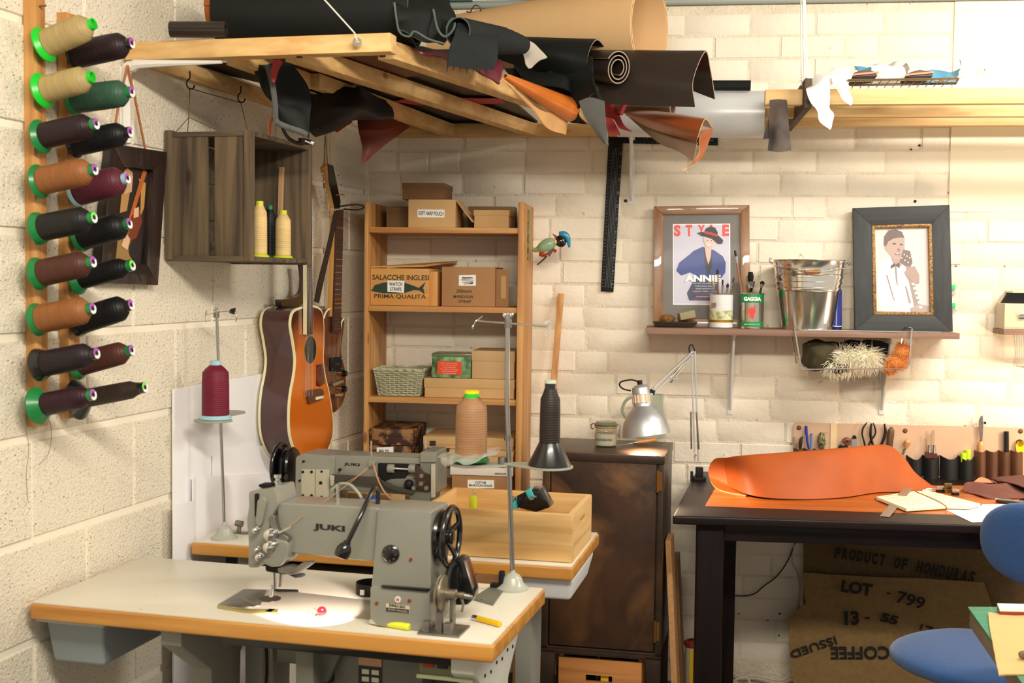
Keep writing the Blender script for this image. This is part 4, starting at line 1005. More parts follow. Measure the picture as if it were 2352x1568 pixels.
p = E1(913, 1391, -.006); text('DNU-241', M1, (p[0], v1 - .0078, p[1]), .034, .0055, LOGO, bold=.03, rot=-.04)
p = E1(914, 1401, -.006); text('JUKI CORP.  MADE IN JAPAN', M1, (p[0], v1 - .0084, p[1]), .04, .003, pm('plate_text', (200, 196, 170), .5), rot=-.04)
p = E1(756, 1213, .008); ya_ = v1 + .0075
text('JUKI', M1, (p[0], ya_, p[1]), .070, .0155, LOGO, bold=.045, rot=-.02)
# handwheel
hw = FT.Y(1036, 1232, v1 + .055); hx = hw.x
m = MB(); m.lathe([(.034, -.005), (.053, 0), (.055, .006), (.050, .010), (.050, .016), (.055, .020), (.053, .026), (.03, .028)], (FT.Y(992, 1230, v1 + .055).x, v1 + .055, hw.z), (1, 0, 0), 40); m.build('belt_pulley', BLACK, M1)
m = MB(); rg = [Vector((hx, v1 + .055 + .060 * math.cos(t), hw.z + .060 * math.sin(t))) for t in [2 * PI * k / 40 for k in range(40)]]
m.tube(rg, .0062, 10, closed=True); m.build('handwheel_rim', BLACK, M1)
m = MB()
for k in range(5):
    t = k * 2 * PI / 5 + .3; m.bar((hx - .01, v1 + .055 + .012 * math.cos(t), hw.z + .012 * math.sin(t)), (hx, v1 + .055 + .058 * math.cos(t), hw.z + .058 * math.sin(t)), .012, .006, (1, 0, 0))
m.build('handwheel_spokes', BLACK, M1, bevel=.001)
m = MB(); m.cyl((hx - .032, v1 + .055, hw.z), (hx + .004, v1 + .055, hw.z), .016, n=20); m.build('handwheel_hub', BLACK, M1, bevel=.002)
# belt guard
m = MB(); q = [E1(1052, 1276, .09), E1(1071, 1280, .09), E1(1093, 1352, .09), E1(1092, 1372, .09), E1(1080, 1384, .09), E1(1046, 1384, .09), E1(1036, 1330, .09)]
m.prism(round_poly(q, .006), v1 + .07, v1 + .115, 'xz'); m.build('belt_guard', BLACK, M1, bevel=.004)
# bobbin winder
bw = FT.Y(1015, 1362, v1 - .005)
m = MB(); m.lathe([(.012, -.008), (.036, -.006), (.038, -.003), (.034, .0), (.038, .003), (.036, .006), (.010, .010), (.010, .03), (.006, .032), (.006, .046), (0, .047)], (bw.x, v1 - .005, bw.z), (1, 0, 0), 36); m.build('bobbin_winder_wheel', pm('worn_metal', (160, 150, 130), .35, .8, var=.35, vs=60), M1)
m = MB(); m.tube([(bw.x + .004, v1 + .05 + .034 * math.cos(t), bw.z + .012 + .034 * math.sin(t)) for t in [2 * PI * k / 28 for k in range(28)]], .006, 8, closed=True); m.build('rubber_tyre', BLKM, M1)
q = FT.Z(1030, 1433, TZ)
m = MB()
m.box(q.x - .038, q.x + .05, v1 - .03, v1 + .05, TZ, TZ + .005); m.box(q.x - .030, q.x - .014, v1 - .026, v1 - .008, TZ, TZ + .026); m.box(q.x + .016, q.x + .032, v1 - .026, v1 - .008, TZ, TZ + .026)
m.box(q.x - .004, q.x + .010, v1 - .018, v1 - .006, TZ, bw.z - .018); m.box(q.x + .02, q.x + .028, v1 - .0, v1 + .02, TZ, bw.z + .004); m.build('winder_base', DULL, M1, bevel=.002)
m = MB(); m.cyl((bw.x + .02, v1 - .005, bw.z + .002), (bw.x + .058, v1 - .0, bw.z - .004), .0055, n=14); m.ball((bw.x + .06, v1, bw.z - .004), .004, 10, 8); m.build('winder_spindle', DULL, M1)
m = MB(); m.tube([(bw.x + .038, v1, bw.z - .003), (bw.x + .045, v1 - .004, bw.z - .02), (bw.x + .042, v1 - .006, bw.z - .034)], .003, 6); m.build('winder_latch', DULL, M1)
# gooseneck light
e0 = E1(866, 1165, .05); gp0 = FT.Y(866, 1166, v1 + .05)
pts = [FT.Y(867, 1168, v1 + .05), FT.Y(868, 1135, v1 + .05), FT.Y(862, 1121, v1 + .03), FT.Y(852, 1132, v1), FT.Y(830, 1180, v1 - .04), FT.Y(808, 1225, v1 - .06), FT.Y(797, 1248, v1 - .065)]
m = MB(); m.tube(pts, .0052, 10, sm=40); m.build('gooseneck', BLACK, M1)
m = MB(); h0 = FT.Y(795, 1250, v1 - .065); h1 = FT.Y(784, 1276, v1 - .068)
m.cyl(FT.Y(798, 1244, v1 - .065), h0, .008, n=14); m.build('lamp_collar', BLACK, M1, bevel=.001)
m = MB(); dv = (h1 - h0).normalized(); m.lathe([(.006, -.004), (.012, .002), (.0155, .010), (.0160, .020), (.0145, .026), (.013, .027), (.012, .022), (0, .020)], h0, dv, 24); m.build('lamp_head', BLACK, M1)
m = MB(); m.lathe([(.0122, .0225), (0, .0230)], h0, dv, 20); m.build('lamp_lens', pm('lamp_lens', (255, 236, 214), .3, emit=8), M1)
sp = bpy.data.lights.new('machine_light', 'SPOT'); sp.energy = 12; sp.spot_size = R(52); sp.spot_blend = .22; sp.color = (1, .86, .76); sp.shadow_soft_size = .008
so = bpy.data.objects.new('machine_light', sp); COL.objects.link(so); hl = FT.M @ (h0 + dv * .03); tg = W.Z(722, 1404, TZ)
so.location = hl; so.rotation_euler = (tg - hl).to_track_quat('-Z', 'Y').to_euler()
m = MB(); m.tube([FT.Y(650, 1218, v1 - .018), FT.Y(720, 1168, v1 + .02), FT.Y(775, 1130, v1 + .05), FT.Y(845, 1075, v1 + .15)], .0007, 5, sm=14); m.build('thread', pm('fawn_thread', (180, 130, 90), .7), M1)
m = MB(); a = FT.Y(776, 1160, v1 + .05); m.cyl(a, a + Vector((0, 0, .045)), .0035, n=10); m.build('thread_pin', CHROME, M1)

# small things on the front table
def lighter(label, a, b, col, r=.0075):
    a, b = FT.Z(*a, TZ + r), FT.Z(*b, TZ + r); Mx, Ln = axisM(a, b); T = Thing('lighter', label, 'lighter', Fr(FT.M @ Mx))
    m = MB(); m.lathe([(r, .014), (r, Ln * .97), (r * .8, Ln)], (0, 0, 0), (0, 0, 1), 16, sq=1.0)
    m.build('fuel_body', col, T, bevel=.0006)
    m = MB(); m.lathe([(r * .9, 0), (r * 1.0, .003), (r * 1.0, .014)], (0, 0, 0), (0, 0, 1), 16); m.build('lighter_cap', CHROME, T)
lighter('pale yellow lighter lying in front of the sewing machine base', (852, 1425), (941, 1440), pm('yellow_translucent', (222, 224, 36), .2, coat=.5))
lighter('amber yellow lighter near the right end of the front table', (1086, 1417), (1150, 1434), pm('amber_translucent', (232, 186, 12), .2, coat=.5), .006)
c = FT.Z(739, 1416, TZ)
T = Thing('red_bead_pin', 'red shiny bead on a pin in the pool of lamp light', 'pin', FT, c)
RB_ = pm('red_bead', (190, 20, 34), .12, coat=.6)
m = MB(); m.ball(c + Vector((0, 0, .0115)), .0105, 18, 12); m.build('bead', RB_, T)
m = MB(); m.lathe([(.011, 0), (.012, .002), (.010, .004), (.006, .006)], c, (0, 0, 1), 18); m.build('bead_foot', pm('pink_glass', (214, 120, 110), .2, coat=.5), T)
m = MB(); m.cyl(c + Vector((-.006, 0, .008)), c + Vector((-.022, .004, .016)), .0012, n=8); m.build('pin_shaft', CHROME, T)
c = FT.Z(852, 1362, TZ)
T = Thing('black_tape_roll', 'ring of black webbing behind the sewing machine column', 'tape', FT, c)
m = MB(); m.lathe([(.034, 0), (.034, .026), (.031, .026), (.031, 0), (.034, 0)], c, (0, 0, 1), 36, cap=False); m.build('webbing_ring', BLKM, T)
flat(T, rect(c.x - .012, c.x - .002, TZ + .004, TZ + .016), PAPER, 'paper_tag', d=c.y - .036)
m = MB(); a, b = FT.Z(1001, 1449, TZ + .001), FT.Z(1022, 1459, TZ + .001); m.cyl(a, b, .0009, n=6)
solo('needle', 'loose needle lying on the front table near its edge', 'needle', m, DULL, FT, a)
m = MB(); q = [FT.Z(x, y, TZ + .004) for x, y in ((1082, 1373), (1128, 1345), (1158, 1352), (1133, 1387))]
m.prism([(p.x, p.y) for p in q], TZ, TZ + .004, 'xy')
T = Thing('knee_lifter_plate', 'grey hinged steel plate lying between the machine and the thread stand', 'plate', FT, (q[0].x, q[0].y, TZ))
m.build('plate', JGREY2, T, bevel=.001)
m = MB(); p = FT.Z(1148, 1352, TZ); m.box(p.x - .022, p.x + .010, p.y - .01, p.y + .012, TZ + .004, TZ + .012); m.box(p.x - .002, p.x + .01, p.y - .008, p.y + .01, TZ + .004, TZ + .042); m.build('hinge_block', BLKM, T, bevel=.003)
m = MB(); p = FT.Z(1110, 1375, TZ + .005); m.cyl(p, p + Vector((0, 0, .002)), .004, n=10); m.build('rivet', CHROME, T)

# ------------------------------------------------------------------ thread stands
def stand_base(T, fr, c, r, h):
    m = MB(); m.lathe([(r, 0), (r, .004), (r * .86, .008), (r * .66, h * .45), (r * .55, h * .8), (r * .40, h), (r * .18, h + .004), (r * .12, h + .012), (0, h + .012)], c, (0, 0, 1), 32); m.build('bell_base', pm('stand_enamel', (168, 170, 158), .3, coat=.3), T, sm=40)
c = FT.Z(1177, 1352, TZ); top = FT.Y(1166, 722, c.y)
S1 = Thing('thread_stand', 'tall thread stand at the rear right corner of the front table with two thread cones', 'stand', FT, c)
stand_base(S1, FT, c, .038, .034)
m = MB(); m.tube([c + Vector((0, 0, .03)), Vector((FT.Y(1163, 1050, c.y).x, c.y, 1.2)), top], .0055, 12); m.build('pole', pm('pole_steel', (170, 170, 168), .22, .95), S1)
pz = FT.Y(1165, 1062, c.y).z
def px_(x, y, dy=0): return FT.Y(x, y, c.y + dy)
# two plates on one arm
def plate(T, a, b, ra, rb, z, th=.005, mat=None, nm='cone_plate'):
    """stadium shaped plate from a to b"""
    d = (Vector(b) - Vector(a)); ang = math.atan2(d.y, d.x); pts = []
    for k in range(17): t = ang + PI / 2 + PI * k / 16; pts.append((a[0] + ra * math.cos(t), a[1] + ra * math.sin(t)))
    for k in range(17): t = ang - PI / 2 + PI * k / 16; pts.append((b[0] + rb * math.cos(t), b[1] + rb * math.sin(t)))
    m = MB(); m.prism(pts, z - th, z, 'xy'); return m.build(nm, mat or pm('stand_plate', (150, 150, 136), .45), T, bevel=.0015)
pr, pl = px_(1262, 1062, -.01), px_(1082, 1056, -.01)
plate(S1, (px_(1166, 1062).x, c.y), (pr.x, pr.y), .012, .054, pz)
plate(S1, (px_(1166, 1062).x, c.y), (pl.x, pl.y), .012, .050, pz - .004)
m = MB(); m.cyl((px_(1166, 0).x, c.y, pz - .012), (px_(1166, 0).x, c.y, pz + .012), .010, n=16); m.build('clamp_collar', DULL, S1, bevel=.001)
m = MB(); q = px_(1166, 1005); m.cyl(q + Vector((0, 0, -.006)), q + Vector((0, 0, .006)), .0085, n=14); m.build('pole_joint', DULL, S1)
q = px_(1167, 742)
m = MB(); m.tube([q, px_(1110, 738), px_(1094, 736), px_(1086, 748, -.02), px_(1086, 755, -.02)], .0022, 8, sm=24); m.tube([px_(1094, 737), px_(1108, 726, .01)], .0022, 8)
m.tube([q, px_(1215, 746), px_(1255, 750)], .0022, 8); m.build('guide_arm', CHROME, S1)
m = MB(); m.cyl(q + Vector((0, 0, -.010)), q + Vector((0, 0, .010)), .0085, n=14); m.build('guide_clamp', DULL, S1)
m = MB(); 
for sx in (-1, 1): m.ball(q + Vector((sx * .008, 0, .018)), (.005, .002, .007), 8, 6, Matrix.Rotation(sx * .5, 3, 'Y'))
m.cyl(q, q + Vector((0, 0, .024)), .003, n=8); m.build('wing_nut', CHROME, S1)
CLR = pm('clear_plastic', (240, 240, 236), .1, trans=.7, alpha=.55)
m = MB(); q2 = px_(1257, 748); m.tube([q2 + Vector((-.004, 0, .004)), q2 + Vector((.006, 0, .0)), q2 + Vector((.006, 0, -.02)), q2 + Vector((-.002, 0, -.022)), q2 + Vector((-.004, 0, -.004))], .002, 6, sm=20); m.ball(q2 + Vector((0, 0, .008)), (.009, .006, .007), 12, 8); m.build('thread_guide', CLR, S1)
# cones on the front stand
b = pl; r = 37 / (F / (FT.M @ b).y)
cone('fawn thread cone with green and yellow cap on the front thread stand', FT.M @ Matrix.Translation((b.x, b.y, pz + .002)), px_(1076, 902).z - pz, r, r * 1.15, TH_['fawn'], GRN, GRNB, None, None, .01, neck=r * .46, cap=pm('yellow_cap', (240, 214, 20), .35))
m = MB()
for sx in (-1, 1): m.tube([Vector((b.x + sx * .016, b.y - .004, px_(1076, 912).z + .004)), Vector((b.x + sx * .022, b.y, px_(1076, 916).z)), Vector((b.x + sx * .019, b.y, px_(1076, 925).z))], .0016, 6, sm=8)
m.build('wire_clip', DULL, S1)
b = pr; r = 24 / (F / (FT.M @ b).y); zt_ = px_(1265, 878).z
cone('dark espresso thread cone on a wide black flared base on the front thread stand', FT.M @ Matrix.Translation((b.x, b.y, pz + .001)), zt_ - pz, r, r * 2.05, TH_['espresso'], BLKP, BLKP, None, None, .052, neck=r * .55, cap=pm('pale_core', (190, 200, 180), .6))
# plastic bag lying on the plate
PB = pm('clear_bag', (236, 238, 232), .12, trans=.55, alpha=.42)
rows = [[px_(x, y, d) for x, y, d in r] for r in (
    [(1000, 1046, .02), (1040, 1040, .04), (1085, 1020, .05), (1125, 1032, .05), (1150, 1022, .04)],
    [(1010, 1050, -.02), (1040, 1050, -.03), (1080, 1040, -.04), (1110, 1042, -.02), (1140, 1038, 0)],
    [(1012, 1062, -.03), (1046, 1058, -.06), (1070, 1060, -.07), (1105, 1050, -.06), (1135, 1046, -.04)],
    [(1018, 1070, -.03), (1050, 1064, -.07), (1066, 1070, -.08), (1100, 1058, -.07), (1125, 1052, -.05)])]
m = MB(); m.sheet(rows, .0008, 40, 24, wob=.010, ws=30)
solo('plastic_bag', 'crumpled clear plastic bag draped at the foot of the fawn cone', 'bag', m, PB, FT, rows[0][0], sm=25)

c2_ = F2.Z(515, 1236, TZ)
S2 = Thing('thread_stand', 'thread stand at the left end of the rear table with one burgundy cone', 'stand', F2, c2_)
stand_base(S2, F2, c2_, .036, .034)
p2 = lambda x, y, dy=0: F2.Y(x, y, c2_.y + dy)
m = MB(); m.tube([c2_ + Vector((0, 0, .03)), p2(507, 970), p2(497, 705)], .0042, 10); m.build('pole', pm('pole_steel', (170, 170, 168), .22, .95), S2)
z2_ = p2(503, 958).z
pa, pb = p2(503, 958, -.02), p2(510, 944, .05)
plate(S2, (p2(505, 960).x, c2_.y), (pa.x, pa.y - .03), .02, .052, z2_, nm='cone_plate'); plate(S2, (p2(505, 960).x, c2_.y), (pb.x, pb.y + .03), .02, .050, z2_ + .006, nm='cone_plate')
b = pa; ppm2 = F / (F2.M @ b).y; r = 31 / ppm2
cone('burgundy thread cone on a pale blue spool on the rear thread stand', F2.M @ Matrix.Translation((b.x, b.y - .02, z2_ + .001)), p2(499, 829, -.04).z - z2_, r, r * 1.18, TH_['burgundy'], BLUP, BLUP, None, None, .010, neck=r * .4)
q = p2(497, 722)
m = MB(); m.cyl(q + Vector((0, 0, -.008)), q + Vector((0, 0, .004)), .008, n=14); m.build('guide_clamp', DULL, S2)
m = MB(); m.tube([p2(473, 724), p2(497, 718), p2(532, 714)], .0018, 6); m.tube([p2(474, 713), p2(472, 722), p2(471, 736), p2(474, 739)], .0018, 6, sm=12); m.tube([p2(538, 716), p2(543, 726), p2(541, 738)], .0018, 6, sm=12); m.build('guide_arm', CHROME, S2)
m = MB(); 
for sx in (-1, 1): m.ball(q + Vector((sx * .006, 0, .008)), (.004, .002, .006), 8, 6, Matrix.Rotation(sx * .5, 3, 'Y'))
m.build('wing_nut', CHROME, S2)
m = MB(); a = p2(534, 713); m.hexa([a + Vector(v) for v in ((-.008, -.006, -.006), (.006, -.006, -.010), (.006, .006, -.010), (-.008, .006, -.006), (-.005, -.004, .004), (.008, -.004, .008), (.008, .004, .008), (-.005, .004, .004))]); m.build('binder_clip', BLACK, S2, bevel=.001)
m = MB(); a = F2.Z(548, 1224, TZ); m.box(a.x - .018, a.x + .03, a.y - .012, a.y + .012, TZ, TZ + .004); m.cyl(a + Vector((0, 0, .004)), a + Vector((.004, 0, .03)), .006, n=12); m.cyl(a + Vector((-.008, 0, .028)), a + Vector((.012, 0, .026)), .009, n=12)
solo('tension_unit', 'small black thread tension unit beside the rear stand base', 'tool', m, DULL, F2, a, bevel=.001)

# ------------------------------------------------------------------ rear sewing machine, its back towards the camera
v2_ = F2.Z(800, 1262, TZ).y
E2 = lambda px, py, dy=0: (lambda p: (p.x, p.z))(F2.Y(px, py, .14 + dy))
vv = .14
c = F2.Y(840, 1200, vv)
M2 = Thing('sewing_machine', 'rear grey sewing machine turned round, its black handwheel on the left', 'sewing machine', F2, (c.x, vv + .05, TZ))
def mp2(nm, pts, d0, d1, mat, rad=.006, bev=.004):
    m = MB(); m.prism(round_poly([E2(*p) for p in pts], rad), vv + d0, vv + d1, 'xz'); return m.build(nm, mat, M2, bevel=bev, seg=3)
mp2('column', [(679, 1050), (694, 1041), (768, 1047), (766, 1240), (676, 1240)], 0, .11, JGREY, .006, .008)
mp2('arm', [(752, 1045), (968, 1053), (1002, 1056), (1002, 1118), (960, 1140), (900, 1134), (762, 1120)], .006, .10, JGREY, .008, .012)
mp2('arm_lower_cheek', [(766, 1090), (960, 1100), (958, 1138), (766, 1124)], .0, .08, JGREY2, .010, .006)
mp2('head', [(966, 1040), (972, 1035), (1004, 1036), (1005, 1130), (990, 1140), (986, 1166), (948, 1168), (940, 1130), (966, 1110)], -.006, .09, JGREY2, .004, .004)
mp2('head_plate', [(968, 1037), (1004, 1037), (1004, 1060), (968, 1060)], -.010, 0, JGREY, .003, .002)
mp2('face_strip', [(994, 1064), (1002, 1064), (1002, 1140), (994, 1140)], -.016, -.006, pm('machine_enamel_pale', (176, 170, 150), .4), .002, .001)
mp2('cover_plate', [(693, 1077), (724, 1077), (724, 1143), (693, 1142)], -.004, .002, pm('machine_enamel_pale', (176, 170, 150), .4), .002, .001)
mp2('cover_plate', [(725.5, 1077), (757, 1078), (756, 1145), (725.5, 1143)], -.004, .002, pm('machine_enamel_pale', (176, 170, 150), .4), .002, .001)
for x, y, r in ((697, 1083, .004), (717, 1083, .004), (740, 1082, .0032), (697, 1137, .004), (717, 1137, .004), (740, 1140, .0032), (738, 1108, .0048), (698, 1059, .0032), (781, 1078, .004), (689, 1103, .003)):
    p = E2(x, y); m = MB(); m.cyl((p[0], vv - .0055, p[1]), (p[0], vv + .002, p[1]), r, n=14); m.build('screw', BLKM, M2)
mp2('presser_lever', [(766, 1087), (800, 1089), (870, 1094), (905, 1112), (958, 1126), (950, 1133), (905, 1124), (868, 1112), (800, 1106), (766, 1103)], -.016, -.010, pm('lever_steel', (84, 80, 76), .3, .8), .003, .001)
mp2('lever_pivot', [(764, 1088), (774, 1090), (772, 1112), (766, 1112)], -.022, -.008, pm('machine_enamel_pale', (176, 170, 150), .4), .003, .001)
mp2('arm_opening', [(868, 1063), (966, 1066), (966, 1086), (936, 1088), (930, 1098), (898, 1100), (882, 1106), (868, 1092)], -.0005, .012, BLKM, .003, .001)
p, q = E2(896, 1074), E2(950, 1077); m = MB(); m.cyl((p[0], vv - .006, p[1]), (q[0], vv - .006, q[1]), .0038, n=12); m.build('rocking_shaft', CHROME, M2)
for x in (899, 948):
    p = E2(x, 1075); m = MB(); m.cyl((p[0] - .008, vv - .006, p[1]), (p[0] + .010, vv - .006, p[1]), .012, n=20); m.build('shaft_boss', JGREY, M2, bevel=.002)
p = E2(942, 1110); m = MB(); m.ball((p[0], vv - .012, p[1]), (.013, .012, .013), 16, 10); m.build('crank_ball', BLKM, M2)
mp2('linkage', [(946, 1068), (962, 1066), (976, 1084), (990, 1088), (990, 1128), (960, 1126), (958, 1100)], -.012, -.002, pm('oily_steel', (88, 72, 62), .4, .8, var=.4, vs=60), .004, .001)
for x, y in ((973, 1090), (972, 1108), (984, 1118), (955, 1118)):
    p = E2(x, y); m = MB(); m.cyl((p[0], vv - .02, p[1]), (p[0], vv - .01, p[1]), .006, n=12); m.build('link_bolt', DULL, M2)
mp2('needle_clamp', [(956, 1140), (974, 1140), (972, 1172), (960, 1172)], .0, .03, DULL, .002, .001)
p = E2(808, 1067, .006); text('JUKI', M2, (p[0], vv + .0055, p[1]), .046, .0095, LOGO, bold=.045, rot=-.02)
for x, y0, y1 in ((853, 1012, 1054), (978, 1008, 1030)):
    p, q = E2(x, y1, .04), E2(x, y0, .04); m = MB(); m.cyl((p[0], vv + .04, p[1]), (q[0], vv + .04, q[1]), .0026, n=10); m.build('thread_pin', CHROME, M2)
p = E2(855, 1063); m = MB(); m.cyl((p[0], vv - .010, p[1]), (p[0], vv + .01, p[1]), .009, n=18); m.build('thread_guide', JGREY, M2, bevel=.002)
m = MB(); m.tube([F2.Y(857, 1064, vv - .012), F2.Y(868, 1100, vv - .02), F2.Y(882, 1128, vv - .03), F2.Y(898, 1146, vv - .04)], .0026, 6, sm=12); m.tube([F2.Y(854, 1064, vv - .014), F2.Y(820, 1094, vv - .03), F2.Y(790, 1110, vv - .04)], .0009, 5); m.build('thread', pm('fawn_thread', (180, 130, 90), .7), M2)
# handwheel on the left
wx = F2.Y(665, 1070, vv + .05); 
m = MB(); 
def ringx(x, r, tr, nn=36): return [Vector((x, vv + .05 + r * math.cos(2 * PI * k / nn), wx.z + r * math.sin(2 * PI * k / nn))) for k in range(nn)]
xA, xB = F2.Y(645, 1070, vv + .05).x, F2.Y(676, 1070, vv + .05).x
m.lathe([(.040, 0), (.052, .003), (.054, .008), (.044, .013), (.044, .018), (.054, .024), (.050, .030), (.02, .032)], (xB - .030, vv + .05, wx.z), (1, 0, 0), 36); m.build('belt_pulley', BLACK, M2)
m = MB(); m.tube(ringx(xA, .062, 0), .0062, 10, closed=True); m.build('handwheel_rim', BLACK, M2)
m = MB(); m.lathe([(.061, .0), (.02, .006), (.018, .03), (.014, .03)], (xA - .001, vv + .05, wx.z), (1, 0, 0), 30, cap=False); m.build('handwheel_web', BLACK, M2)
m = MB(); m.cyl((xA, vv + .05, wx.z), (xB, vv + .05, wx.z), .018, n=20); m.build('handwheel_hub', BLACK, M2)
m = MB(); m.tube([Vector((xB - .017, vv + .0, wx.z + .03)), Vector((xB - .022, vv + .002, wx.z - .05)), Vector((xB - .03, vv + .01, TZ + .005))], .005, 8); m.tube([Vector((xB - .015, vv + .10, wx.z + .02)), Vector((xB - .02, vv + .09, TZ + .005))], .005, 8); m.build('drive_belt', BLKM, M2)
m = MB(); a, b = F2.Y(640, 1240, vv).x, F2.Y(990, 1240, vv).x; m.box(a, b, vv + .0, vv + .12, TZ, TZ + .02); m.build('machine_bed', JGREY2, M2, bevel=.003)

# blue handled tools, tube and leather between the machines
BLUE = pm('blue_plastic', (36, 56, 160), .4)
T = Thing('air_line', 'clear hose with a blue nozzle behind the front machine', 'hose', F2, F2.Y(850, 1165, .07))
m = MB(); m.tube([F2.Y(762, 1124, .09), F2.Y(780, 1111, .08), F2.Y(803, 1112, .07), F2.Y(822, 1130, .06), F2.Y(832, 1146, .06)], .004, 8, sm=24); m.build('hose', pm('clear_hose', (206, 214, 200), .2, trans=.4, alpha=.8), T)
m = MB(); m.tube([F2.Y(830, 1143, .06), F2.Y(838, 1156, .06)], .006, 10); m.box(F2.Y(828, 0, .06).x, F2.Y(898, 0, .06).x, .045, .085, F2.Y(860, 1166, .06).z, F2.Y(860, 1158, .06).z); m.tube([F2.Y(858, 1160, .06), F2.Y(858, 1140, .06)], .007, 10); m.build('nozzle', BLUE, T, bevel=.001)
m = MB(); m.box(F2.Y(824, 0, .07).x, F2.Y(902, 0, .07).x, .04, .11, TZ, F2.Y(860, 1166, .06).z + .001); m.build('nozzle_block', BLKM, T, bevel=.002)
Tb_ = Thing('cardboard_box', 'low kraft box on the rear table between the two machines', 'box', F2, F2.Z(830, 1200, TZ))
a, b = F2.Y(794, 1160, .30), F2.Y(905, 1160, .30)
m = MB(); m.box(a.x, b.x, .27, .40, TZ, F2.Y(840, 1130, .30).z); m.build('box_body', CARD, Tb_, bevel=.001)
m = MB(); m.box(a.x - .001, b.x + .001, .268, .402, F2.Y(840, 1146, .30).z, F2.Y(840, 1129, .30).z); m.build('lid', CARD, Tb_, bevel=.001)

# ------------------------------------------------------------------ pine box on the rear table
yF = F2.Z(1300, 1293, TZ).y
xa, xb_ = F2.Y(1000, 1200, yF).x, F2.Y(1312, 1200, yF).x
zT = F2.Y(1150, 1172, yF).z
xL, xR = F2.Y(970, 1166, yF).x, F2.Y(1316, 1180, yF).x
yB = F2.Z(1356, 1128, zT).y
T = Thing('pine_box', 'open pale pine box with a slot handle on the right end of the rear table', 'box', F2, ((xL + xR) / 2, (yF + yB) / 2, TZ))
w_ = .013; zi = TZ + .001
fp = lambda nm, *a, mat=PINE['x']: (lambda m: m.build(nm, mat, T, bevel=.004))(MB().box(*a))
yB = min(yB, yF + .30)
fp('front_board', xL, xR, yF, yF + w_, zi, zT); fp('back_board', xL, xR, yB - w_, yB, zi, zT)
fp('end_board', xL, xL + w_, yF + w_, yB - w_, zi, zT, mat=PINE['y'])
# right end with its slot: four pieces round the hole
ym = (yF + yB) / 2; hz0, hz1 = zT - .050, zT - .032
m = MB(); m.box(xR - w_, xR, yF + w_, yB - w_, zi, hz0); m.box(xR - w_, xR, yF + w_, yB - w_, hz1, zT); m.box(xR - w_, xR, yF + w_, ym - .04, hz0, hz1); m.box(xR - w_, xR, ym + .04, yB - w_, hz0, hz1)
m.build('end_board', PINE['y'], T)
fp('bottom', xL + w_, xR - w_, yF + w_, yB - w_, zi, zi + .008)
# things in the box
T = Thing('black_clamp_case', 'black rubber tool holder with turquoise labels inside the pine box', 'tool', F2, F2.Y(1230, 1160, yF + .18))
m = MB(); a, b = F2.Y(1178, 1158, yF + .15), F2.Y(1236, 1128, yF + .18); m.bar(a, b, .03, .026); m.build('case_arm', BLKM, T, bevel=.005)
m = MB(); q = [F2.Y(x, y, yF + .16) for x, y in ((1196, 1162), (1222, 1120), (1246, 1118), (1270, 1160), (1236, 1172))]; m.prism([(p.x, p.z) for p in q], yF + .13, yF + .19, 'xz'); m.build('case_body', BLACK, T, bevel=.006)
TQ = pm('turquoise', (60, 176, 180), .5)
for (a, b) in (((1214, 1136), (1226, 1130)), ((1172, 1156), (1188, 1154))):
    a, b = F2.Y(*a, yF + .14), F2.Y(*b, yF + .14); m = MB(); m.bar(a, b, .034, .028); m.build('turquoise_tape', TQ, T, bevel=.002)
for x, y in ((1180, 1145), (1224, 1145)):
    p = F2.Y(x, y, yF + .125); m = MB(); m.cyl(p, p + Vector((0, -.012, .004)), .006, n=12); m.build('chrome_stud', CHROME, T)
q = F2.Y(1087, 1150, yF + .05)
T = Thing('lime_spool', 'lime green bobbin with a wire tip standing in the pine box', 'spool', F2, (q.x, q.y, zi))
m = MB(); m.lathe([(.010, 0), (.010, q.z - zi), (.010, q.z - zi + .004), (0, q.z - zi + .005)], (q.x, q.y, zi + .009), (0, 0, 1), 14); m.build('spool_body', LIME, T)
m = MB(); m.tube([q + Vector((0, 0, .006)), q + Vector((.001, 0, .02))], .002, 6); m.ball(q + Vector((.001, 0, .024)), .004, 8, 6); m.build('wire_tip', CHROME, T)
# ------------------------------------------------------------------ brown steel cabinet
def rust(nm, c1, c2, c3):
    m = pm(nm, c1, .38, metal=.55, col2=c2, vs=3.2, bump=.06, bs=60, stretch=(1, 1, .8), detail=9, lo=.38, hi=.62)
    nt = m.node_tree; N = nt.nodes; L = nt.links; b = N['Principled BSDF']; src = b.inputs['Base Color'].links[0].from_socket
    n = N.new('ShaderNodeTexNoise'); n.inputs['Scale'].default_value = 2.3; n.inputs['Detail'].default_value = 12; n.inputs['Distortion'].default_value = 2.2
    tc = N.new('ShaderNodeTexCoord'); L.new(tc.outputs['Object'], n.inputs['Vector'])
    r = N.new('ShaderNodeValToRGB'); L.new(n.outputs[0], r.inputs[0]); r.color_ramp.elements[0].position = .50; r.color_ramp.elements[1].position = .66
    mx = N.new('ShaderNodeMix'); mx.data_type = 'RGBA'; L.new(r.outputs[0], mx.inputs[0]); L.new(src, mx.inputs[6]); mx.inputs[7].default_value = lin(c3)
    L.new(mx.outputs[2], b.inputs['Base Color']); return m
RUST = rust('rusted_steel', (94, 66, 50), (50, 43, 40), (132, 94, 62)); RUST2 = rust('rusted_steel_dark', (84, 66, 54), (48, 40, 36), (110, 78, 50))
zc0 = .92; fx = lambda x, y: FC.Y(x, y, 0)
xl_ = fx(1246, 1100).x; zb_ = fx(1400, 1502).z; yd = .345
T = Thing('steel_cabinet', 'rust-brown steel cabinet with one door standing beside the bookcase', 'cabinet', FC, (xl_ / 2, yd / 2, 0))
m = MB(); m.box(xl_, 0, .018, yd, zb_, zc0 - .028); m.build('body', RUST2, T, bevel=.003)
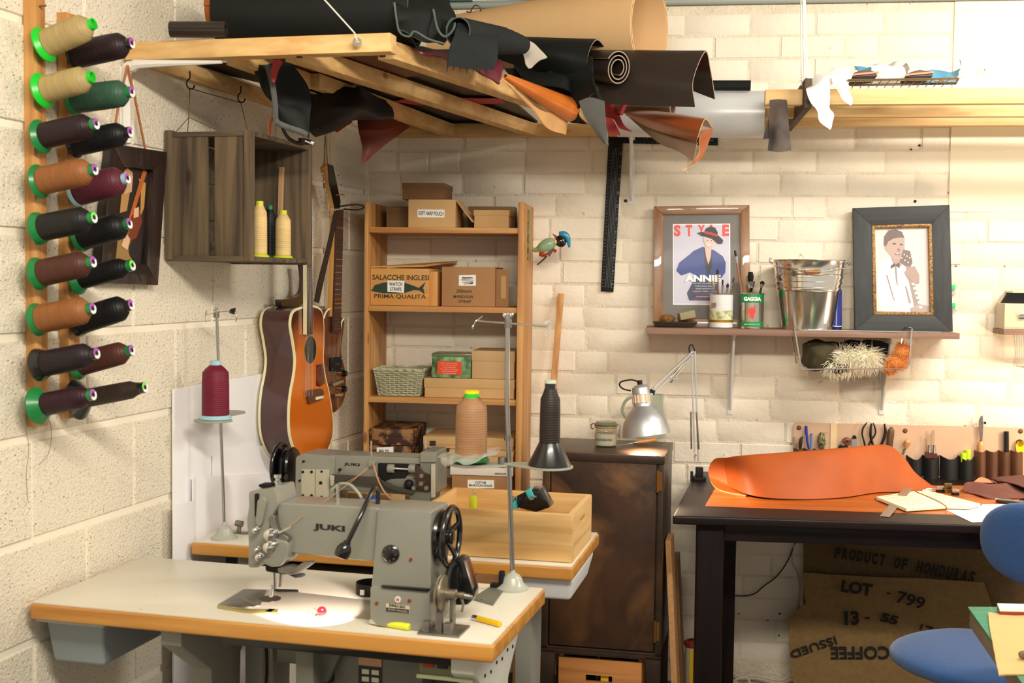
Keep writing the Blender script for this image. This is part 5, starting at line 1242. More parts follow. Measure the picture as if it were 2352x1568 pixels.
m = MB(); m.box(xl_ - .004, .003, -.003, yd + .003, zc0 - .028, zc0); m.build('top', RUST2, T, bevel=.004)
dx0, dx1 = fx(1266, 1100).x, fx(1508, 1100).x; dz0, dz1 = fx(1400, 1490).z, fx(1400, 1050).z
m = MB(); m.box(dx0, dx1, .002, .018, dz0, dz1); dr = m.build('door', RUST, T, bevel=.003)
for x0, x1 in ((xl_, dx0 - .004), (dx1 + .004, 0)):
    m = MB(); m.box(x0, x1, .004, .02, zb_, zc0 - .028); m.build('door_post', RUST2, T, bevel=.002)
m = MB(); m.box(xl_, 0, .004, .02, zb_, dz0 - .004); m.build('bottom_rail', RUST2, T, bevel=.002)
for z in (fx(1510, 1105).z, fx(1510, 1450).z):
    m = MB(); m.cyl((dx1 + .004, .001, z - .035), (dx1 + .004, .001, z + .035), .006, n=10); m.box(dx1 + .002, dx1 + .018, -.001, .004, z - .03, z + .03); m.build('hinge', pm('brass_hinge', (140, 96, 50), .4, .8), T)
for x0, x1, s_ in ((xl_, xl_ + .05, 1), (-.05, 0, -1)):
    for yy in (.004, yd - .03):
        m = MB(); m.prism([(x0, zb_), (x1, zb_), (x1 - (.02 if s_ > 0 else -0.0), 0), (x0, 0)] if s_ > 0 else [(x0, zb_), (x1, zb_), (x1, 0), (x0 + .02, 0)], yy, yy + .026); m.build('foot', RUST2, T, bevel=.002)
m = MB(); m.box(xl_, 0, .004, .016, zb_ - .012, zb_ + .004); m.build('skirt', RUST2, T, bevel=.002)
# pine crate on the floor under it
zcr = FC.Y(1378, 1515, .02).z; a, b = FC.Y(1283, 1530, .02).x, FC.Y(1474, 1530, .02).x
T = Thing('pine_crate', 'orange pine crate with a slot handle on the floor under the steel cabinet', 'crate', FC, ((a + b) / 2, .15, 0))
OP = wood('orange_pine', (222, 150, 84), (188, 116, 58), 'x', .9)
hx0, hx1 = FC.Y(1345, 1560, .02).x, FC.Y(1406, 1560, .02).x; hz1_ = FC.Y(1375, 1551, .02).z
m = MB(); m.prism(round_poly([(a, .004), (hx0, .004), (hx0, hz1_ - .02), (hx1, hz1_ - .02), (hx1, .004), (b, .004), (b, zcr), (a, zcr)][:0] or [(a, .004), (b, .004), (b, hz1_ - .022), (a, hz1_ - .022)], .002), .02, .034); m.build('front_board', OP, T)
m = MB(); m.box(a, b, .02, .034, hz1_, zcr); m.box(a, hx0, .02, .034, hz1_ - .022, hz1_); m.box(hx1, b, .02, .034, hz1_ - .022, hz1_); m.build('front_board', OP, T)
for x in (a, b - .013): m = MB(); m.box(x, x + .013, .034, .30, .004, zcr + .006); m.build('end_board', OP, T, bevel=.003)
m = MB(); m.box(a, b, .30, .313, .004, zcr); m.build('back_board', OP, T)
m = MB(); m.box(a + .013, b - .013, .034, .3, .0, .012); m.build('bottom', OP, T)
m = MB(); p = FC.Y(1350, 1535, .12); m.cyl((p.x, .12, .013), (p.x, .12, zcr + .006), .032, n=20)
solo('jar', 'dark jar inside the crate under the cabinet, left of two', 'jar', m, pm('dark_jar', (46, 48, 44), .3), FC, (p.x, .12, .013), bevel=.003)
m = MB(); p = FC.Y(1440, 1535, .12); m.cyl((p.x, .12, .013), (p.x, .12, zcr + .0), .032, n=20)
T = Thing('jar', 'jar with a blue lid inside the crate under the cabinet', 'jar', FC, (p.x, .12, .013)); m.build('glass', pm('dark_jar', (46, 48, 44), .3), T)
m = MB(); m.cyl((p.x, .12, zcr), (p.x, .12, zcr + .008), .034, n=20); m.build('lid', pm('blue_lid', (40, 60, 170), .3), T, bevel=.002)
p = FC.Y(1366, 1529, .08); m = MB(); m.bar((p.x, .09, .013), (p.x + .01, .10, zcr + .012), .012, .003)
solo('card_strip', 'pale blue card strip sticking up between the jars in the crate', 'card', m, pm('pale_blue_card', (196, 214, 222), .6), FC, (p.x, .09, .013))
p = FC.Y(1388, 1561, .04); m = MB(); m.box(p.x - .012, p.x + .014, .036, .050, .013, hz1_ - .003)
T = Thing('yellow_packet', 'small yellow packet seen through the crate handle slot', 'packet', FC, (p.x, .04, .013)); m.build('packet', pm('yellow_packet_', (236, 196, 30), .5), T, bevel=.001)

# clip top jar
def on_cab(px, py, y=None): return FC.Z(px, py, zc0)
c = on_cab(1391, 1024)
T = Thing('clip_top_jar', 'small clip top glass jar with white paste on the steel cabinet', 'jar', FC, c)
ppm_ = F / (FC.M @ c).y; r = 26 / ppm_; hh = 60 / ppm_
GL = pm('glass', (222, 232, 222), .04, trans=.85, alpha=.5, spec=.7)
m = MB(); m.lathe([(r * .85, 0), (r, .004), (r, hh * .55), (r * .96, hh * .62), (r * .90, hh * .68), (r * .94, hh * .74)], c, (0, 0, 1), 28, cap=False); m.build('glass_body', GL, T)
m = MB(); m.lathe([(r * .82, .003), (r * .93, .006), (r * .93, hh * .50), (0, hh * .52)], c, (0, 0, 1), 28); m.build('paste', pm('white_paste', (226, 218, 196), .6, var=.12, vs=60), T)
m = MB(); m.lathe([(r * .96, hh * .70), (r * 1.02, hh * .76), (r * .96, hh * .80)], c, (0, 0, 1), 28); m.build('rubber_seal', pm('rubber_seal', (176, 150, 96), .6), T)
m = MB(); m.lathe([(r * 1.0, hh * .80), (r * 1.02, hh * .86), (r * .86, hh * .95), (0, hh * .97)], c, (0, 0, 1), 28); m.build('glass_lid', pm('glass_lid', (176, 186, 160), .08, trans=.5, alpha=.8), T)
m = MB(); zz_ = hh * .83
m.tube([c + Vector((r * 1.05 * math.cos(t), r * 1.05 * math.sin(t), zz_)) for t in [2 * PI * k / 24 for k in range(24)]], .0014, 6, closed=True)
m.tube([c + Vector((-r * 1.05, 0, zz_ + .004)), c + Vector((-r * 1.35, 0, zz_ - .002)), c + Vector((-r * 1.3, 0, zz_ - .014)), c + Vector((-r * 1.08, 0, zz_ - .016))], .002, 6)
m.tube([c + Vector((r * 1.1, 0, zz_ + .006)), c + Vector((r * 1.3, 0, zz_ - .006)), c + Vector((r * 1.2, 0, zz_ - .02)), c + Vector((r * 1.22, 0, zz_ - .045)), c + Vector((r * 1.05, 0, zz_ - .03))], .0016, 6); m.build('wire_clip', DULL, T)
text('REGOLINE', T, c + Vector((0, -r * 1.02, hh * .30)), r * 1.4, .007, INK, bold=.01)
# awl
a, b = on_cab(1418, 1026) + Vector((0, 0, .004)), on_cab(1456, 1022) + Vector((0, 0, .008)); d = on_cab(1500, 1020) + Vector((0, 0, .010)); d.z = a.z + .010; b.z = a.z + .004
T = Thing('awl', 'wooden handled awl lying on the cabinet top below the lamp', 'tool', FC, a)
m = MB(); m.cyl(a, b, .0005, .0016, 10); m.build('spike', CHROME, T)
dd = (d - b).normalized(); Lh = (d - b).length
m = MB(); m.lathe([(.003, 0), (.004, .002), (.004, .014)], b - dd * .002, dd, 14); m.build('ferrule', CHROME, T)
m = MB(); m.lathe([(.005, .0), (.0075, Lh * .3), (.0085, Lh * .55), (.006, Lh * .78), (.010, Lh * .95), (.008, Lh), (0, Lh)], b + dd * .010, dd, 18); m.build('handle', pm('beech_orange', (214, 142, 78), .35, coat=.3), T)
# glass jug behind the lamp
c = on_cab(1487, 1010) + Vector((0, .06, 0)); ppm_ = F / (FC.M @ c).y; r = 36 / ppm_; hh = FC.Y(1485, 905, c.y).z - zc0
T = Thing('glass_jug', 'pale green glass jug with a handle half hidden behind the desk lamp', 'jug', FC, c)
m = MB(); m.lathe([(r * .9, 0), (r, .006), (r, hh * .5), (r * .86, hh * .75), (r * .92, hh), (r * .88, hh), (r * .82, hh * .75), (r * .95, hh * .5), (r * .95, .01), (0, .01)], c, (0, 0, 1), 30, cap=False); m.build('jug_body', pm('green_glass', (200, 214, 196), .08, trans=.6, alpha=.62), T)
m = MB(); m.tube([c + Vector((-r * .9, 0, hh * .95)), c + Vector((-r * 1.5, 0, hh * .85)), c + Vector((-r * 1.75, 0, hh * .6)), c + Vector((-r * 1.35, 0, hh * .38)), c + Vector((-r * .98, 0, hh * .32))], .0055, 8, sm=24); m.build('handle', pm('green_glass_solid', (176, 186, 160), .15, trans=.3), T)
# leaning sticks and boards
st0 = FB.Y(1268, 1000, -.05); t1 = FB.Y(1289, 674, -.012); b1 = Vector((t1.x - .10, -.10, .9)); q = FB.Y(1266, 930, -.09)
m = MB(); m.bar(Vector((q.x - .030, -.20, q.z - .62)) * 1, t1 + Vector((0, -.01, 0)), .022, .012, (0, 1, 0)); 
solo('wooden_batten', 'slim pine batten leaning on the wall between bookcase and cabinet', 'batten', m, PINED['z'], FB, (q.x, -.1, .5), bevel=.002)
def plank(label, ptsxy, y0, th, mat):
    m = MB(); q = [FC.Y(x, y, y0) for x, y in ptsxy]; 
    m.hexa([q[0], q[1], q[1] + Vector((0, th, 0)), q[0] + Vector((0, th, 0)), q[3], q[2], q[2] + Vector((0, th, 0)), q[3] + Vector((0, th, 0))])
    return solo('wooden_plank', label, 'plank', m, mat, FC, q[0], bevel=.002)
CHIP = pm('chipboard', (240, 180, 120), .8, var=.2, vs=90, bump=.2, bs=120)
plank('thin chipboard panel seen edge-on, leaning on the right side of the cabinet', [(1545, 1650), (1559, 1650), (1541, 1241), (1528, 1241)], .06, .12, CHIP)
plank('darker narrow board leaning behind the chipboard panel', [(1562, 1640), (1572, 1640), (1556, 1284), (1545, 1284)], .19, .12, wood('brown_plank', (150, 104, 60), (112, 74, 42), 'z', 1, .6))

# ------------------------------------------------------------------ desk lamp clamped to the dark table
LM = pm('lamp_silver', (196, 198, 202), .38, .75)
def dl(px, py, d): return W.D(px, py, d)
DH = 3.93; bp = W.Z(1603, 1100, DZ); D0 = bp.y - .02
T = Thing('desk_lamp', 'silver spring-arm desk lamp clamped to the left end of the dark table', 'lamp', W, (bp.x, D0, DZ))
m = MB(); p = dl(1606, 1094, D0); m.box(p.x - .022, p.x + .022, D0 - .02, D0 + .02, DZ + .0005, DZ + .012); m.box(p.x - .012, p.x + .012, D0 - .012, D0 + .012, DZ + .012, DZ + .045); m.build('clamp', BLKM, T, bevel=.002)
m = MB(); m.box(p.x - .030, p.x - .022, D0 - .008, D0 + .008, DZ - .03, DZ + .03); m.build('clamp_jaw', BLKM, T, bevel=.001)
el = dl(1590, 806, D0); bs_ = dl(1600, 1058, D0)
m = MB()
for o_ in (-.006, .006): m.bar(bs_ + Vector((o_, 0, 0)), el + Vector((o_ + .003, 0, 0)), .0045, .010, (0, 1, 0))
m.build('lower_arm', LM, T)
m = MB()
for o_ in (-.020, .012): m.tube([dl(1598, 1030, D0) + Vector((o_ * .8, -.008, 0)), dl(1594, 945, D0) + Vector((o_ * .6, -.008, 0))], .003, 8)
m.build('spring', DULL, T); 
hd_ = dl(1497, 905, DH + .01)
m = MB()
for o_ in (-.007, .010): m.bar(el + Vector((0, -.004, -.010 + o_)), hd_ + Vector((0, 0, o_ + .006)), .0045, .009, (0, 1, 0))
m.build('upper_arm', LM, T)
m = MB()
for o_ in (-.004, .010): m.tube([dl(1572, 838, D0 * .7 + DH * .3) + Vector((0, -.008, o_)), dl(1540, 872, (D0 + DH) / 2) + Vector((0, -.008, o_ - .004))], .0028, 8)
m.build('spring', DULL, T)
for x, y in ((1590, 808), (1588, 826), (1554, 868), (1597, 1045), (1592, 945), (1497, 905), (1500, 892)):
    p = dl(x, y, D0 - .012 if x > 1560 else DH + .08 if x > 1540 else DH); m = MB(); m.cyl(p + Vector((0, -.004, 0)), p + Vector((0, .012, 0)), .0045, n=10); m.build('pivot_screw', CHROME, T)
m = MB(); m.tube([dl(1584, 812, D0), dl(1583, 796, D0), dl(1590, 792, D0), dl(1596, 806, D0)], .0022, 6, sm=12); m.build('cable', BLKM, T)
# head: axis from cap to the rim, tilted
cap_ = dl(1470, 882, DH); rimc = dl(1484, 1000, DH); dv = (rimc - cap_).normalized()
dv = Vector((dv.x, -.10, dv.z)).normalized(); s_ = F / (DH)
u_ = lambda px: px / s_
m = MB(); m.lathe([(0, 0), (u_(14), u_(2)), (u_(20), u_(8)), (u_(21), u_(22)), (u_(22), u_(24))], cap_, dv, 32); m.build('cap', LM, T)
m = MB(); m.lathe([(u_(23), u_(42)), (u_(22), u_(50)), (u_(25), u_(53)), (u_(38), u_(66)), (u_(49), u_(84)), (u_(54), u_(104)), (u_(56), u_(118)), (u_(54.5), u_(118)), (u_(52), u_(104)), (u_(47), u_(84)), (u_(36), u_(67)), (u_(20), u_(52)), (u_(20), u_(42))], cap_, dv, 40, cap=False); m.build('shade', LM, T, sm=60)
q_ = dv.to_track_quat('Z', 'Y').to_matrix()
m = MB()
for k in range(18):
    t = 2 * PI * k / 18; o1 = q_ @ Vector((math.cos(t) * u_(22), math.sin(t) * u_(22), 0)); m.bar(cap_ + dv * u_(23) + o1, cap_ + dv * u_(43) + o1 * 1.04, u_(3.6), u_(1.2), q_ @ Vector((-math.sin(t), math.cos(t), 0)).cross(dv))
m.build('vent_rib', LM, T)['kind'] = 'stuff'
m = MB(); m.lathe([(u_(19), u_(24)), (u_(19), u_(42))], cap_, dv, 24, cap=False); m.build('vent_lining', pm('vent_glow', (255, 170, 120), .5, emit=.9), T)
m = MB(); m.ball(cap_ + dv * u_(84), (u_(18), u_(18), u_(24)), 16, 12); m.build('bulb', pm('bulb_glow', (255, 214, 170), .5, emit=7), T)
m = MB(); m.cyl(cap_ + Vector((0, 0, -.002)), cap_ - dv * u_(9), u_(6), n=12); m.build('cable_entry', BLKM, T)
m = MB(); m.tube([dl(1466, 876, DH), dl(1450, 872, DH), dl(1428, 876, DH), dl(1423, 884, DH), dl(1432, 893, DH), dl(1449, 897, DH)], .0026, 8, sm=30); m.build('cable', BLKM, T)
m = MB(); m.bar(dl(1488, 898, DH), dl(1502, 902, DH + .01), .012, .016); m.build('head_bracket', BLKM, T, bevel=.001)
lp = bpy.data.lights.new('desk_lamp_light', 'SPOT'); lp.energy = 19; lp.color = (1, .70, .46); lp.spot_size = R(128); lp.spot_blend = .35; lp.shadow_soft_size = .03
lo = bpy.data.objects.new('desk_lamp_light', lp); COL.objects.link(lo); lo.location = cap_ + dv * u_(112); lo.rotation_euler = (-dv).to_track_quat('Z', 'Y').to_euler()
# a second lamp further along the table, outside the frame, lights the wall and the table from the right
lp2 = bpy.data.lights.new('second_desk_lamp_light', 'POINT'); lp2.energy = 9; lp2.color = (1, .72, .46); lp2.shadow_soft_size = .05
lo2 = bpy.data.objects.new('second_desk_lamp_light', lp2); COL.objects.link(lo2); lo2.location = (1.98, 3.85, 1.12)

# ------------------------------------------------------------------ wall shelf and what stands on it
SZ = FB.Y(1840, 757, -.16).z; SV = -.225
shx0, shx1 = FB.Y(1484, 765, SV).x, FB.Y(2205, 762, SV).x
m = MB(); m.box(shx0, shx1, SV, -.003, SZ - .021, SZ)
solo('wall_shelf', 'grey-brown wall shelf carrying the bucket and the two framed pictures', 'shelf', m, wood('grey_oak', (150, 118, 98), (120, 90, 74), 'x', 1, .6, knots=False), FB, ((shx0 + shx1) / 2, -.1, SZ), bevel=.002)
for px, lab in ((1680, 'white bracket under the left half of the wall shelf'), (2030, 'white bracket under the wire basket at the right of the wall shelf')):
    x = FB.Y(px, 800, -.01).x
    solo('shelf_bracket', lab, 'bracket', bracket(None, FB, x, -.002, SZ - .0215, .18, SZ - FB.Y(px, 938, -.002).z, .020), WHITEM, FB, (x, 0, SZ - .1), bevel=.0008, group='white brackets of the wall shelf')
def P5(px, py, v): return FB.Y(px, py, v)
def lean_frame(T, px, v0, v1, fr_in, mat, mitre=True, th=.018):
    """px: 4 outer photo corners (bl, br, tr, tl); bottom stands at v0, top leans to v1; returns bil"""
    q = [FB.Y(*px[0], v0), FB.Y(*px[1], v0), FB.Y(*px[2], v1), FB.Y(*px[3], v1)]
    q[0].z = q[1].z = SZ + .0005
    def bil(u, w_, dth=0):
        p = (q[0].lerp(q[1], u)).lerp(q[3].lerp(q[2], u), w_); return p + Vector((0, dth, 0))
    return q, bil
def fr_parts(T, bil, u0, u1, w0, w1, d0, d1, mats, nm='frame_side', U=(0, 1, 0, 1)):
    a0, a1, b0, b1 = U
    for i, c in enumerate((((a0, b0), (a1, b0), (u1, w0), (u0, w0)), ((a1, b0), (a1, b1), (u1, w1), (u1, w0)), ((a1, b1), (a0, b1), (u0, w1), (u1, w1)), ((a0, b1), (a0, b0), (u0, w0), (u0, w1)))):
        m = MB(); A_ = [bil(*k, d0) for k in c]; B2 = [bil(*k, d1) for k in c]; m.hexa([*B2, *A_]); m.build(nm, mats[i % 2], T, bevel=.0015)
def fpoly(T, bil, box, pts, c, nm, d, rough=.7, mat=None):
    """flat print inside box=(u0,u1,w0,w1), pts in 0..1 (x right, y up)"""
    u0, u1, w0, w1 = box; q = [(u0 + (u1 - u0) * x, w0 + (w1 - w0) * y) for x, y in pts]
    m = MB(); A_ = [bil(*k, d) for k in q]; B2 = [bil(*k, d - .0003) for k in q]; n = len(q)
    m.add(A_ + B2, [tuple(range(n)), tuple(range(2 * n - 1, n - 1, -1))] + [(i, (i + 1) % n, n + (i + 1) % n, n + i) for i in range(n)])
    return m.build(nm, mat or pm('print_%s_%d_%d_%d' % (nm, *c), c, rough), T)
def ftext(T, bil, box, s, cx, cy, wd, ht, mat, d, bold=0, **k):
    u0, u1, w0, w1 = box; o = bil(u0, w0); ex = (bil(u1, w0) - o); ey = (bil(u0, w1) - o)
    c = bil(u0 + (u1 - u0) * cx, w0 + (w1 - w0) * cy, d); X_, Y_ = ex.normalized(), ey.normalized(); Z_ = X_.cross(Y_)
    M3 = Matrix((X_, Y_, Z_)).transposed(); return text(s, T, c, wd * ex.length, ht * ey.length, mat, M3=M3, bold=bold, **k)
# magazine cover in an oak frame
T = Thing('framed_magazine', 'magazine cover in an orange oak frame with grey mount on the wall shelf', 'picture', FB, (P5(1612, 755, -.08).x, -.06, SZ))
q, bil = lean_frame(T, [(1502, 757), (1722, 757), (1721, 471), (1502, 474)], -.075, -.025, None, None)
OAKX, OAKZ = wood('oak_x', (148, 98, 46), (114, 72, 32), 'x', 1.2, .35, coat=.4, knots=False), wood('oak_z', (148, 98, 46), (114, 72, 32), 'z', 1.2, .35, coat=.4, knots=False)
fr_parts(T, bil, .095, .905, .07, .93, -.009, .008, (OAKX, OAKZ))
B0 = (.095, .905, .07, .93)
fpoly(T, bil, B0, rect(0, 1, 0, 1), (104, 98, 92), 'mount', .002)
mb_ = (.205, .795, .185, .845)
fpoly(T, bil, mb_, rect(-.01, 1.01, -.008, 1.008), (236, 236, 238), 'cover_edge', .0012)
fpoly(T, bil, mb_, rect(.01, .99, .01, .99), (206, 204, 222), 'cover', .0006)
RDM = pm('print_red', (226, 66, 52), .6); WHM = pm('print_white', (244, 244, 244), .6)
for s_, cx in (('S', .07), ('T', .28), ('Y', .50), ('L', .71), ('E', .93)): ftext(T, bil, mb_, s_, cx, .925, .12, .145, RDM, -.0002, bold=.05)
fpoly(T, bil, mb_, [(.05, .42), (.10, .52), (.28, .62), (.36, .67), (.52, .72), (.72, .68), (.88, .60), (.93, .52), (.92, .40), (.86, .34), (.80, .30), (.80, .05), (.28, .05), (.24, .14), (.36, .30), (.40, .36), (.30, .40), (.14, .36)], (38, 62, 140), 'jacket', -.0004)
fpoly(T, bil, mb_, [(.30, .05), (.24, .14), (.36, .28), (.60, .30), (.80, .28), (.82, .05)], (52, 54, 92), 'trousers', -.0008)
fpoly(T, bil, mb_, [(.55, .70), (.66, .70), (.70, .50), (.62, .34), (.56, .50)], (30, 30, 44), 'blouse', -.0012)
fpoly(T, bil, mb_, [(.56, .72), (.68, .72), (.66, .58), (.62, .50), (.58, .60)], (224, 186, 168), 'neck', -.0014)
fpoly(T, bil, mb_, circ(.64, .795, .095, 20, .085), (230, 196, 180), 'face', -.0018)
fpoly(T, bil, mb_, [(.54, .86), (.60, .88), (.56, .78), (.535, .80)], (196, 196, 200), 'hair', -.0022)
fpoly(T, bil, mb_, circ(.635, .748, .035, 14, .012), (246, 240, 236), 'smile', -.0022)
fpoly(T, bil, mb_, circ(.605, .80, .012, 8, .006), (60, 40, 40), 'eye', -.0022); fpoly(T, bil, mb_, circ(.675, .795, .012, 8, .006), (60, 40, 40), 'eye', -.0022)
fpoly(T, bil, mb_, [(.42, .895), (.50, .86), (.68, .82), (.80, .755), (.87, .76), (.885, .80), (.80, .86), (.66, .90), (.50, .905)], (28, 24, 28), 'hat_brim', -.0026)
fpoly(T, bil, mb_, [(.54, .885), (.58, .95), (.66, .975), (.74, .96), (.79, .90), (.78, .85), (.68, .86)], (30, 26, 30), 'hat_crown', -.0030)
fpoly(T, bil, mb_, [(.545, .888), (.555, .915), (.66, .905), (.785, .872), (.78, .845), (.68, .865)], (188, 40, 48), 'hat_band', -.0034)
ftext(T, bil, mb_, 'ANNIE', .52, .325, .64, .085, WHM, -.0036, bold=.05)
for k, (s_, c_) in enumerate((('ON SEX, SUCCESS AND', WHM), ('TURNING SIXTY', WHM), ('INDIA KNIGHT ON', WHM), ('LONG-TERM LOVE', WHM), ('WHAT NEXT FOR THE MOST', RDM), ('GLAMOROUS WOMAN', WHM), ('THE TIMES', RDM))):
    ftext(T, bil, mb_, s_, .56, .262 - .033 * k, .42 - .05 * (k % 3), .014, c_, -.0036)
fpoly(T, bil, B0, rect(0, 1, 0, 1), (255, 255, 255), 'glazing', -.006, mat=pm('picture_glass', (255, 255, 255), .05, alpha=.035, spec=.1))
# portrait of a man with a guitar in a wide charcoal frame
T = Thing('framed_photograph', 'sepia photograph of a man with a guitar in a wide charcoal frame', 'picture', FB, (P5(2074, 755, -.08).x, -.07, SZ))
q, bil = lean_frame(T, [(1963, 753), (2187, 753), (2179, 471), (1958, 478)], -.10, -.035, None, None)
CHX = wood('charcoal_x', (44, 46, 47), (31, 32, 33), 'x', 1.4, .6, knots=False); CHZ = wood('charcoal_z', (44, 46, 47), (31, 32, 33), 'z', 1.4, .6, knots=False)
u0, u1, w0, w1 = .195, .805, .13, .85
fr_parts(T, bil, u0, u1, w0, w1, -.014, .010, (CHX, CHZ))
GOLD = pm('gold_bead', (150, 108, 50), .45, .5, col2=(70, 48, 24), vs=160)
fr_parts(T, bil, u0 + .03, u1 - .03, w0 + .022, w1 - .022, -.016, .004, (GOLD, GOLD), 'gold_slip', (u0 - .004, u1 + .004, w0 - .004, w1 + .004))
B1 = (u0 + .03, u1 - .03, w0 + .022, w1 - .022)
fpoly(T, bil, B1, rect(0, 1, 0, 1), (226, 208, 200), 'print', 0)
fpoly(T, bil, B1, [(.1, 0), (.02, .30), (.05, .5), (.14, .60), (.28, .64), (.46, .60), (.60, .52), (.68, .40), (.76, .2), (.82, .0)], (238, 226, 220), 'white_jacket', -.0006)
for pts in ([(.20, .44), (.23, .43), (.36, .12), (.33, .14)], [(.36, .55), (.40, .54), (.42, .30), (.39, .34)], [(.55, .30), (.58, .3), (.66, .10), (.62, .1)]): fpoly(T, bil, B1, pts, (150, 130, 124), 'jacket_fold', -.0010)
fpoly(T, bil, B1, [(.30, .66), (.52, .66), (.50, .54), (.34, .56)], (170, 142, 132), 'neck', -.0010)
fpoly(T, bil, B1, [(.17, .80), (.18, .90), (.26, .97), (.40, .985), (.52, .95), (.57, .87), (.56, .76), (.54, .68), (.46, .62), (.36, .62), (.26, .69), (.20, .74)], (178, 150, 140), 'face', -.0014)
fpoly(T, bil, B1, [(.17, .80), (.18, .90), (.26, .97), (.40, .985), (.52, .95), (.56, .88), (.48, .885), (.36, .875), (.26, .84), (.21, .78)], (98, 80, 76), 'hair', -.0018)
for cx, cy, rx, ry, c_ in ((.37, .81, .035, .010, (84, 66, 62)), (.50, .80, .03, .010, (84, 66, 62)), (.45, .735, .03, .02, (140, 112, 104)), (.43, .685, .055, .011, (110, 78, 74))): fpoly(T, bil, B1, circ(cx, cy, rx, 12, ry), c_, 'face_feature', -.0022)
fpoly(T, bil, B1, circ(.43, .688, .035, 10, .005), (240, 232, 226), 'smile', -.0026)
fpoly(T, bil, B1, [(.29, .545), (.37, .58), (.38, .555), (.46, .59), (.46, .52), (.38, .55), (.30, .51)], (70, 56, 56), 'bow_tie', -.0024)
fpoly(T, bil, B1, [(.47, .60), (.54, .74), (.66, .72), (.70, .58), (.66, .53), (.55, .55)], (112, 94, 90), 'headstock', -.0030)
for cx, cy in ((.55, .68), (.60, .66), (.65, .64), (.56, .61), (.62, .585), (.50, .64), (.70, .69), (.71, .62)): fpoly(T, bil, B1, circ(cx, cy, .014, 8, .010), (222, 206, 200), 'tuning_peg', -.0034)
fpoly(T, bil, B1, [(.58, .54), (.64, .54), (.84, .07), (.72, .07)], (150, 132, 126), 'guitar_neck', -.0030)
for k in range(7): fpoly(T, bil, B1, [(.645 + .026 * k, .40 - .055 * k), (.70 + .026 * k, .40 - .055 * k), (.71 + .026 * k, .37 - .055 * k), (.655 + .026 * k, .37 - .055 * k)], (226, 214, 208), 'inlay', -.0036)
fpoly(T, bil, B1, [(.55, .47), (.62, .53), (.74, .54), (.82, .44), (.82, .34), (.74, .33), (.60, .40)], (162, 136, 128), 'hand', -.0040)
fpoly(T, bil, B1, [(.64, .04), (.80, .09), (1.0, .07), (1.0, .0), (.66, .0)], (170, 152, 146), 'guitar_body', -.0034)
fpoly(T, bil, B1, rect(0, 1, 0, 1), (255, 255, 255), 'glazing', -.0065, mat=pm('picture_glass', (255, 255, 255), .05, alpha=.035, spec=.1))
# tray with sponge and block
v = -.155
a, b = P5(1502, 745, v), P5(1599, 745, v)
T = Thing('metal_tray', 'small dark metal tray at the left end of the wall shelf', 'tray', FB, ((a.x + b.x) / 2, v + .03, SZ))
PW = pm('pewter', (84, 78, 66), .5, .7)
m = MB(); m.hexa([(a.x + .010, v + .008, SZ + .002), (b.x - .012, v + .008, SZ + .002), (b.x - .012, v + .056, SZ + .002), (a.x + .010, v + .056, SZ + .002), (a.x - .002, v, SZ + .018), (b.x + .003, v, SZ + .018), (b.x + .003, v + .064, SZ + .018), (a.x - .002, v + .064, SZ + .018)])
m.build('tray_body', PW, T, bevel=.002)
m = MB(); m.tube([(a.x - .003, v - .001, SZ + .018), (b.x + .004, v - .001, SZ + .018), (b.x + .004, v + .065, SZ + .018), (a.x - .003, v + .065, SZ + .018)], .0022, 6, closed=True); m.build('tray_rim', PW, T)
m = MB(); c = P5(1533, 730, v + .03); 
for k in range(1): m.ball((c.x, v + .034, SZ + .030), (.026, .018, .016), 18, 12)
o = solo('natural_sponge', 'ochre brown natural sponge lying in the metal tray', 'sponge', m, pm('sponge', (150, 102, 42), .9, var=.4, vs=60, bump=1, bs=120), FB, (c.x, v + .034, SZ + .03), sm=80)
c = P5(1577, 725, v + .02); m = MB(); m.obox((c.x, v + .030, SZ + .043), (.056, .034, .026), Matrix.Rotation(-.22, 3, 'Y') @ Matrix.Rotation(.25, 3, 'Z'))
solo('sanding_block', 'olive grey block leaning against the sponge in the tray', 'block', m, pm('olive_block', (150, 140, 104), .8, var=.1, vs=20), FB, (c.x, v + .03, SZ + .04), bevel=.002)
# tins with brushes
def can(label, px, pyb, pyt, wpx, v, bands, group=None):
    c = FB.Y(px, pyb, v); r = wpx / 2 / (F / (FB.M @ c).y); zt = FB.Y(px, pyt, v).z; T = Thing('tin_can', label, 'tin', FB, (c.x, v + r, SZ)); yy = v + r; h = zt - SZ
    for nm, f0, f1, rr, mt in bands:
        m = MB(); m.lathe([(r * rr, SZ + h * f0 + .0003), (r * rr, SZ + h * f1)], (c.x, yy, 0), (0, 0, 1), 32, cap=(nm in ('base', )) ); m.build(nm, mt, T)
    m = MB(); m.tube([(c.x + r * 1.02 * math.cos(t), yy + r * 1.02 * math.sin(t), zt) for t in [2 * PI * k / 32 for k in range(32)]], .0016, 6, closed=True)
    m.build('rim', CHROME, T); m = MB(); m.tube([(c.x + r * 1.02 * math.cos(t), yy + r * 1.02 * math.sin(t), SZ + .002) for t in [2 * PI * k / 32 for k in range(32)]], .0016, 6, closed=True); m.build('bottom_rim', CHROME, T)
    m = MB(); m.cyl((c.x, yy, SZ + .001), (c.x, yy, SZ + .002), r * .95, n=24); m.build('bottom', DULL, T)
    return T, c.x, yy, r, h
WC = pm('white_can', (222, 222, 222), .35, coat=.3); 
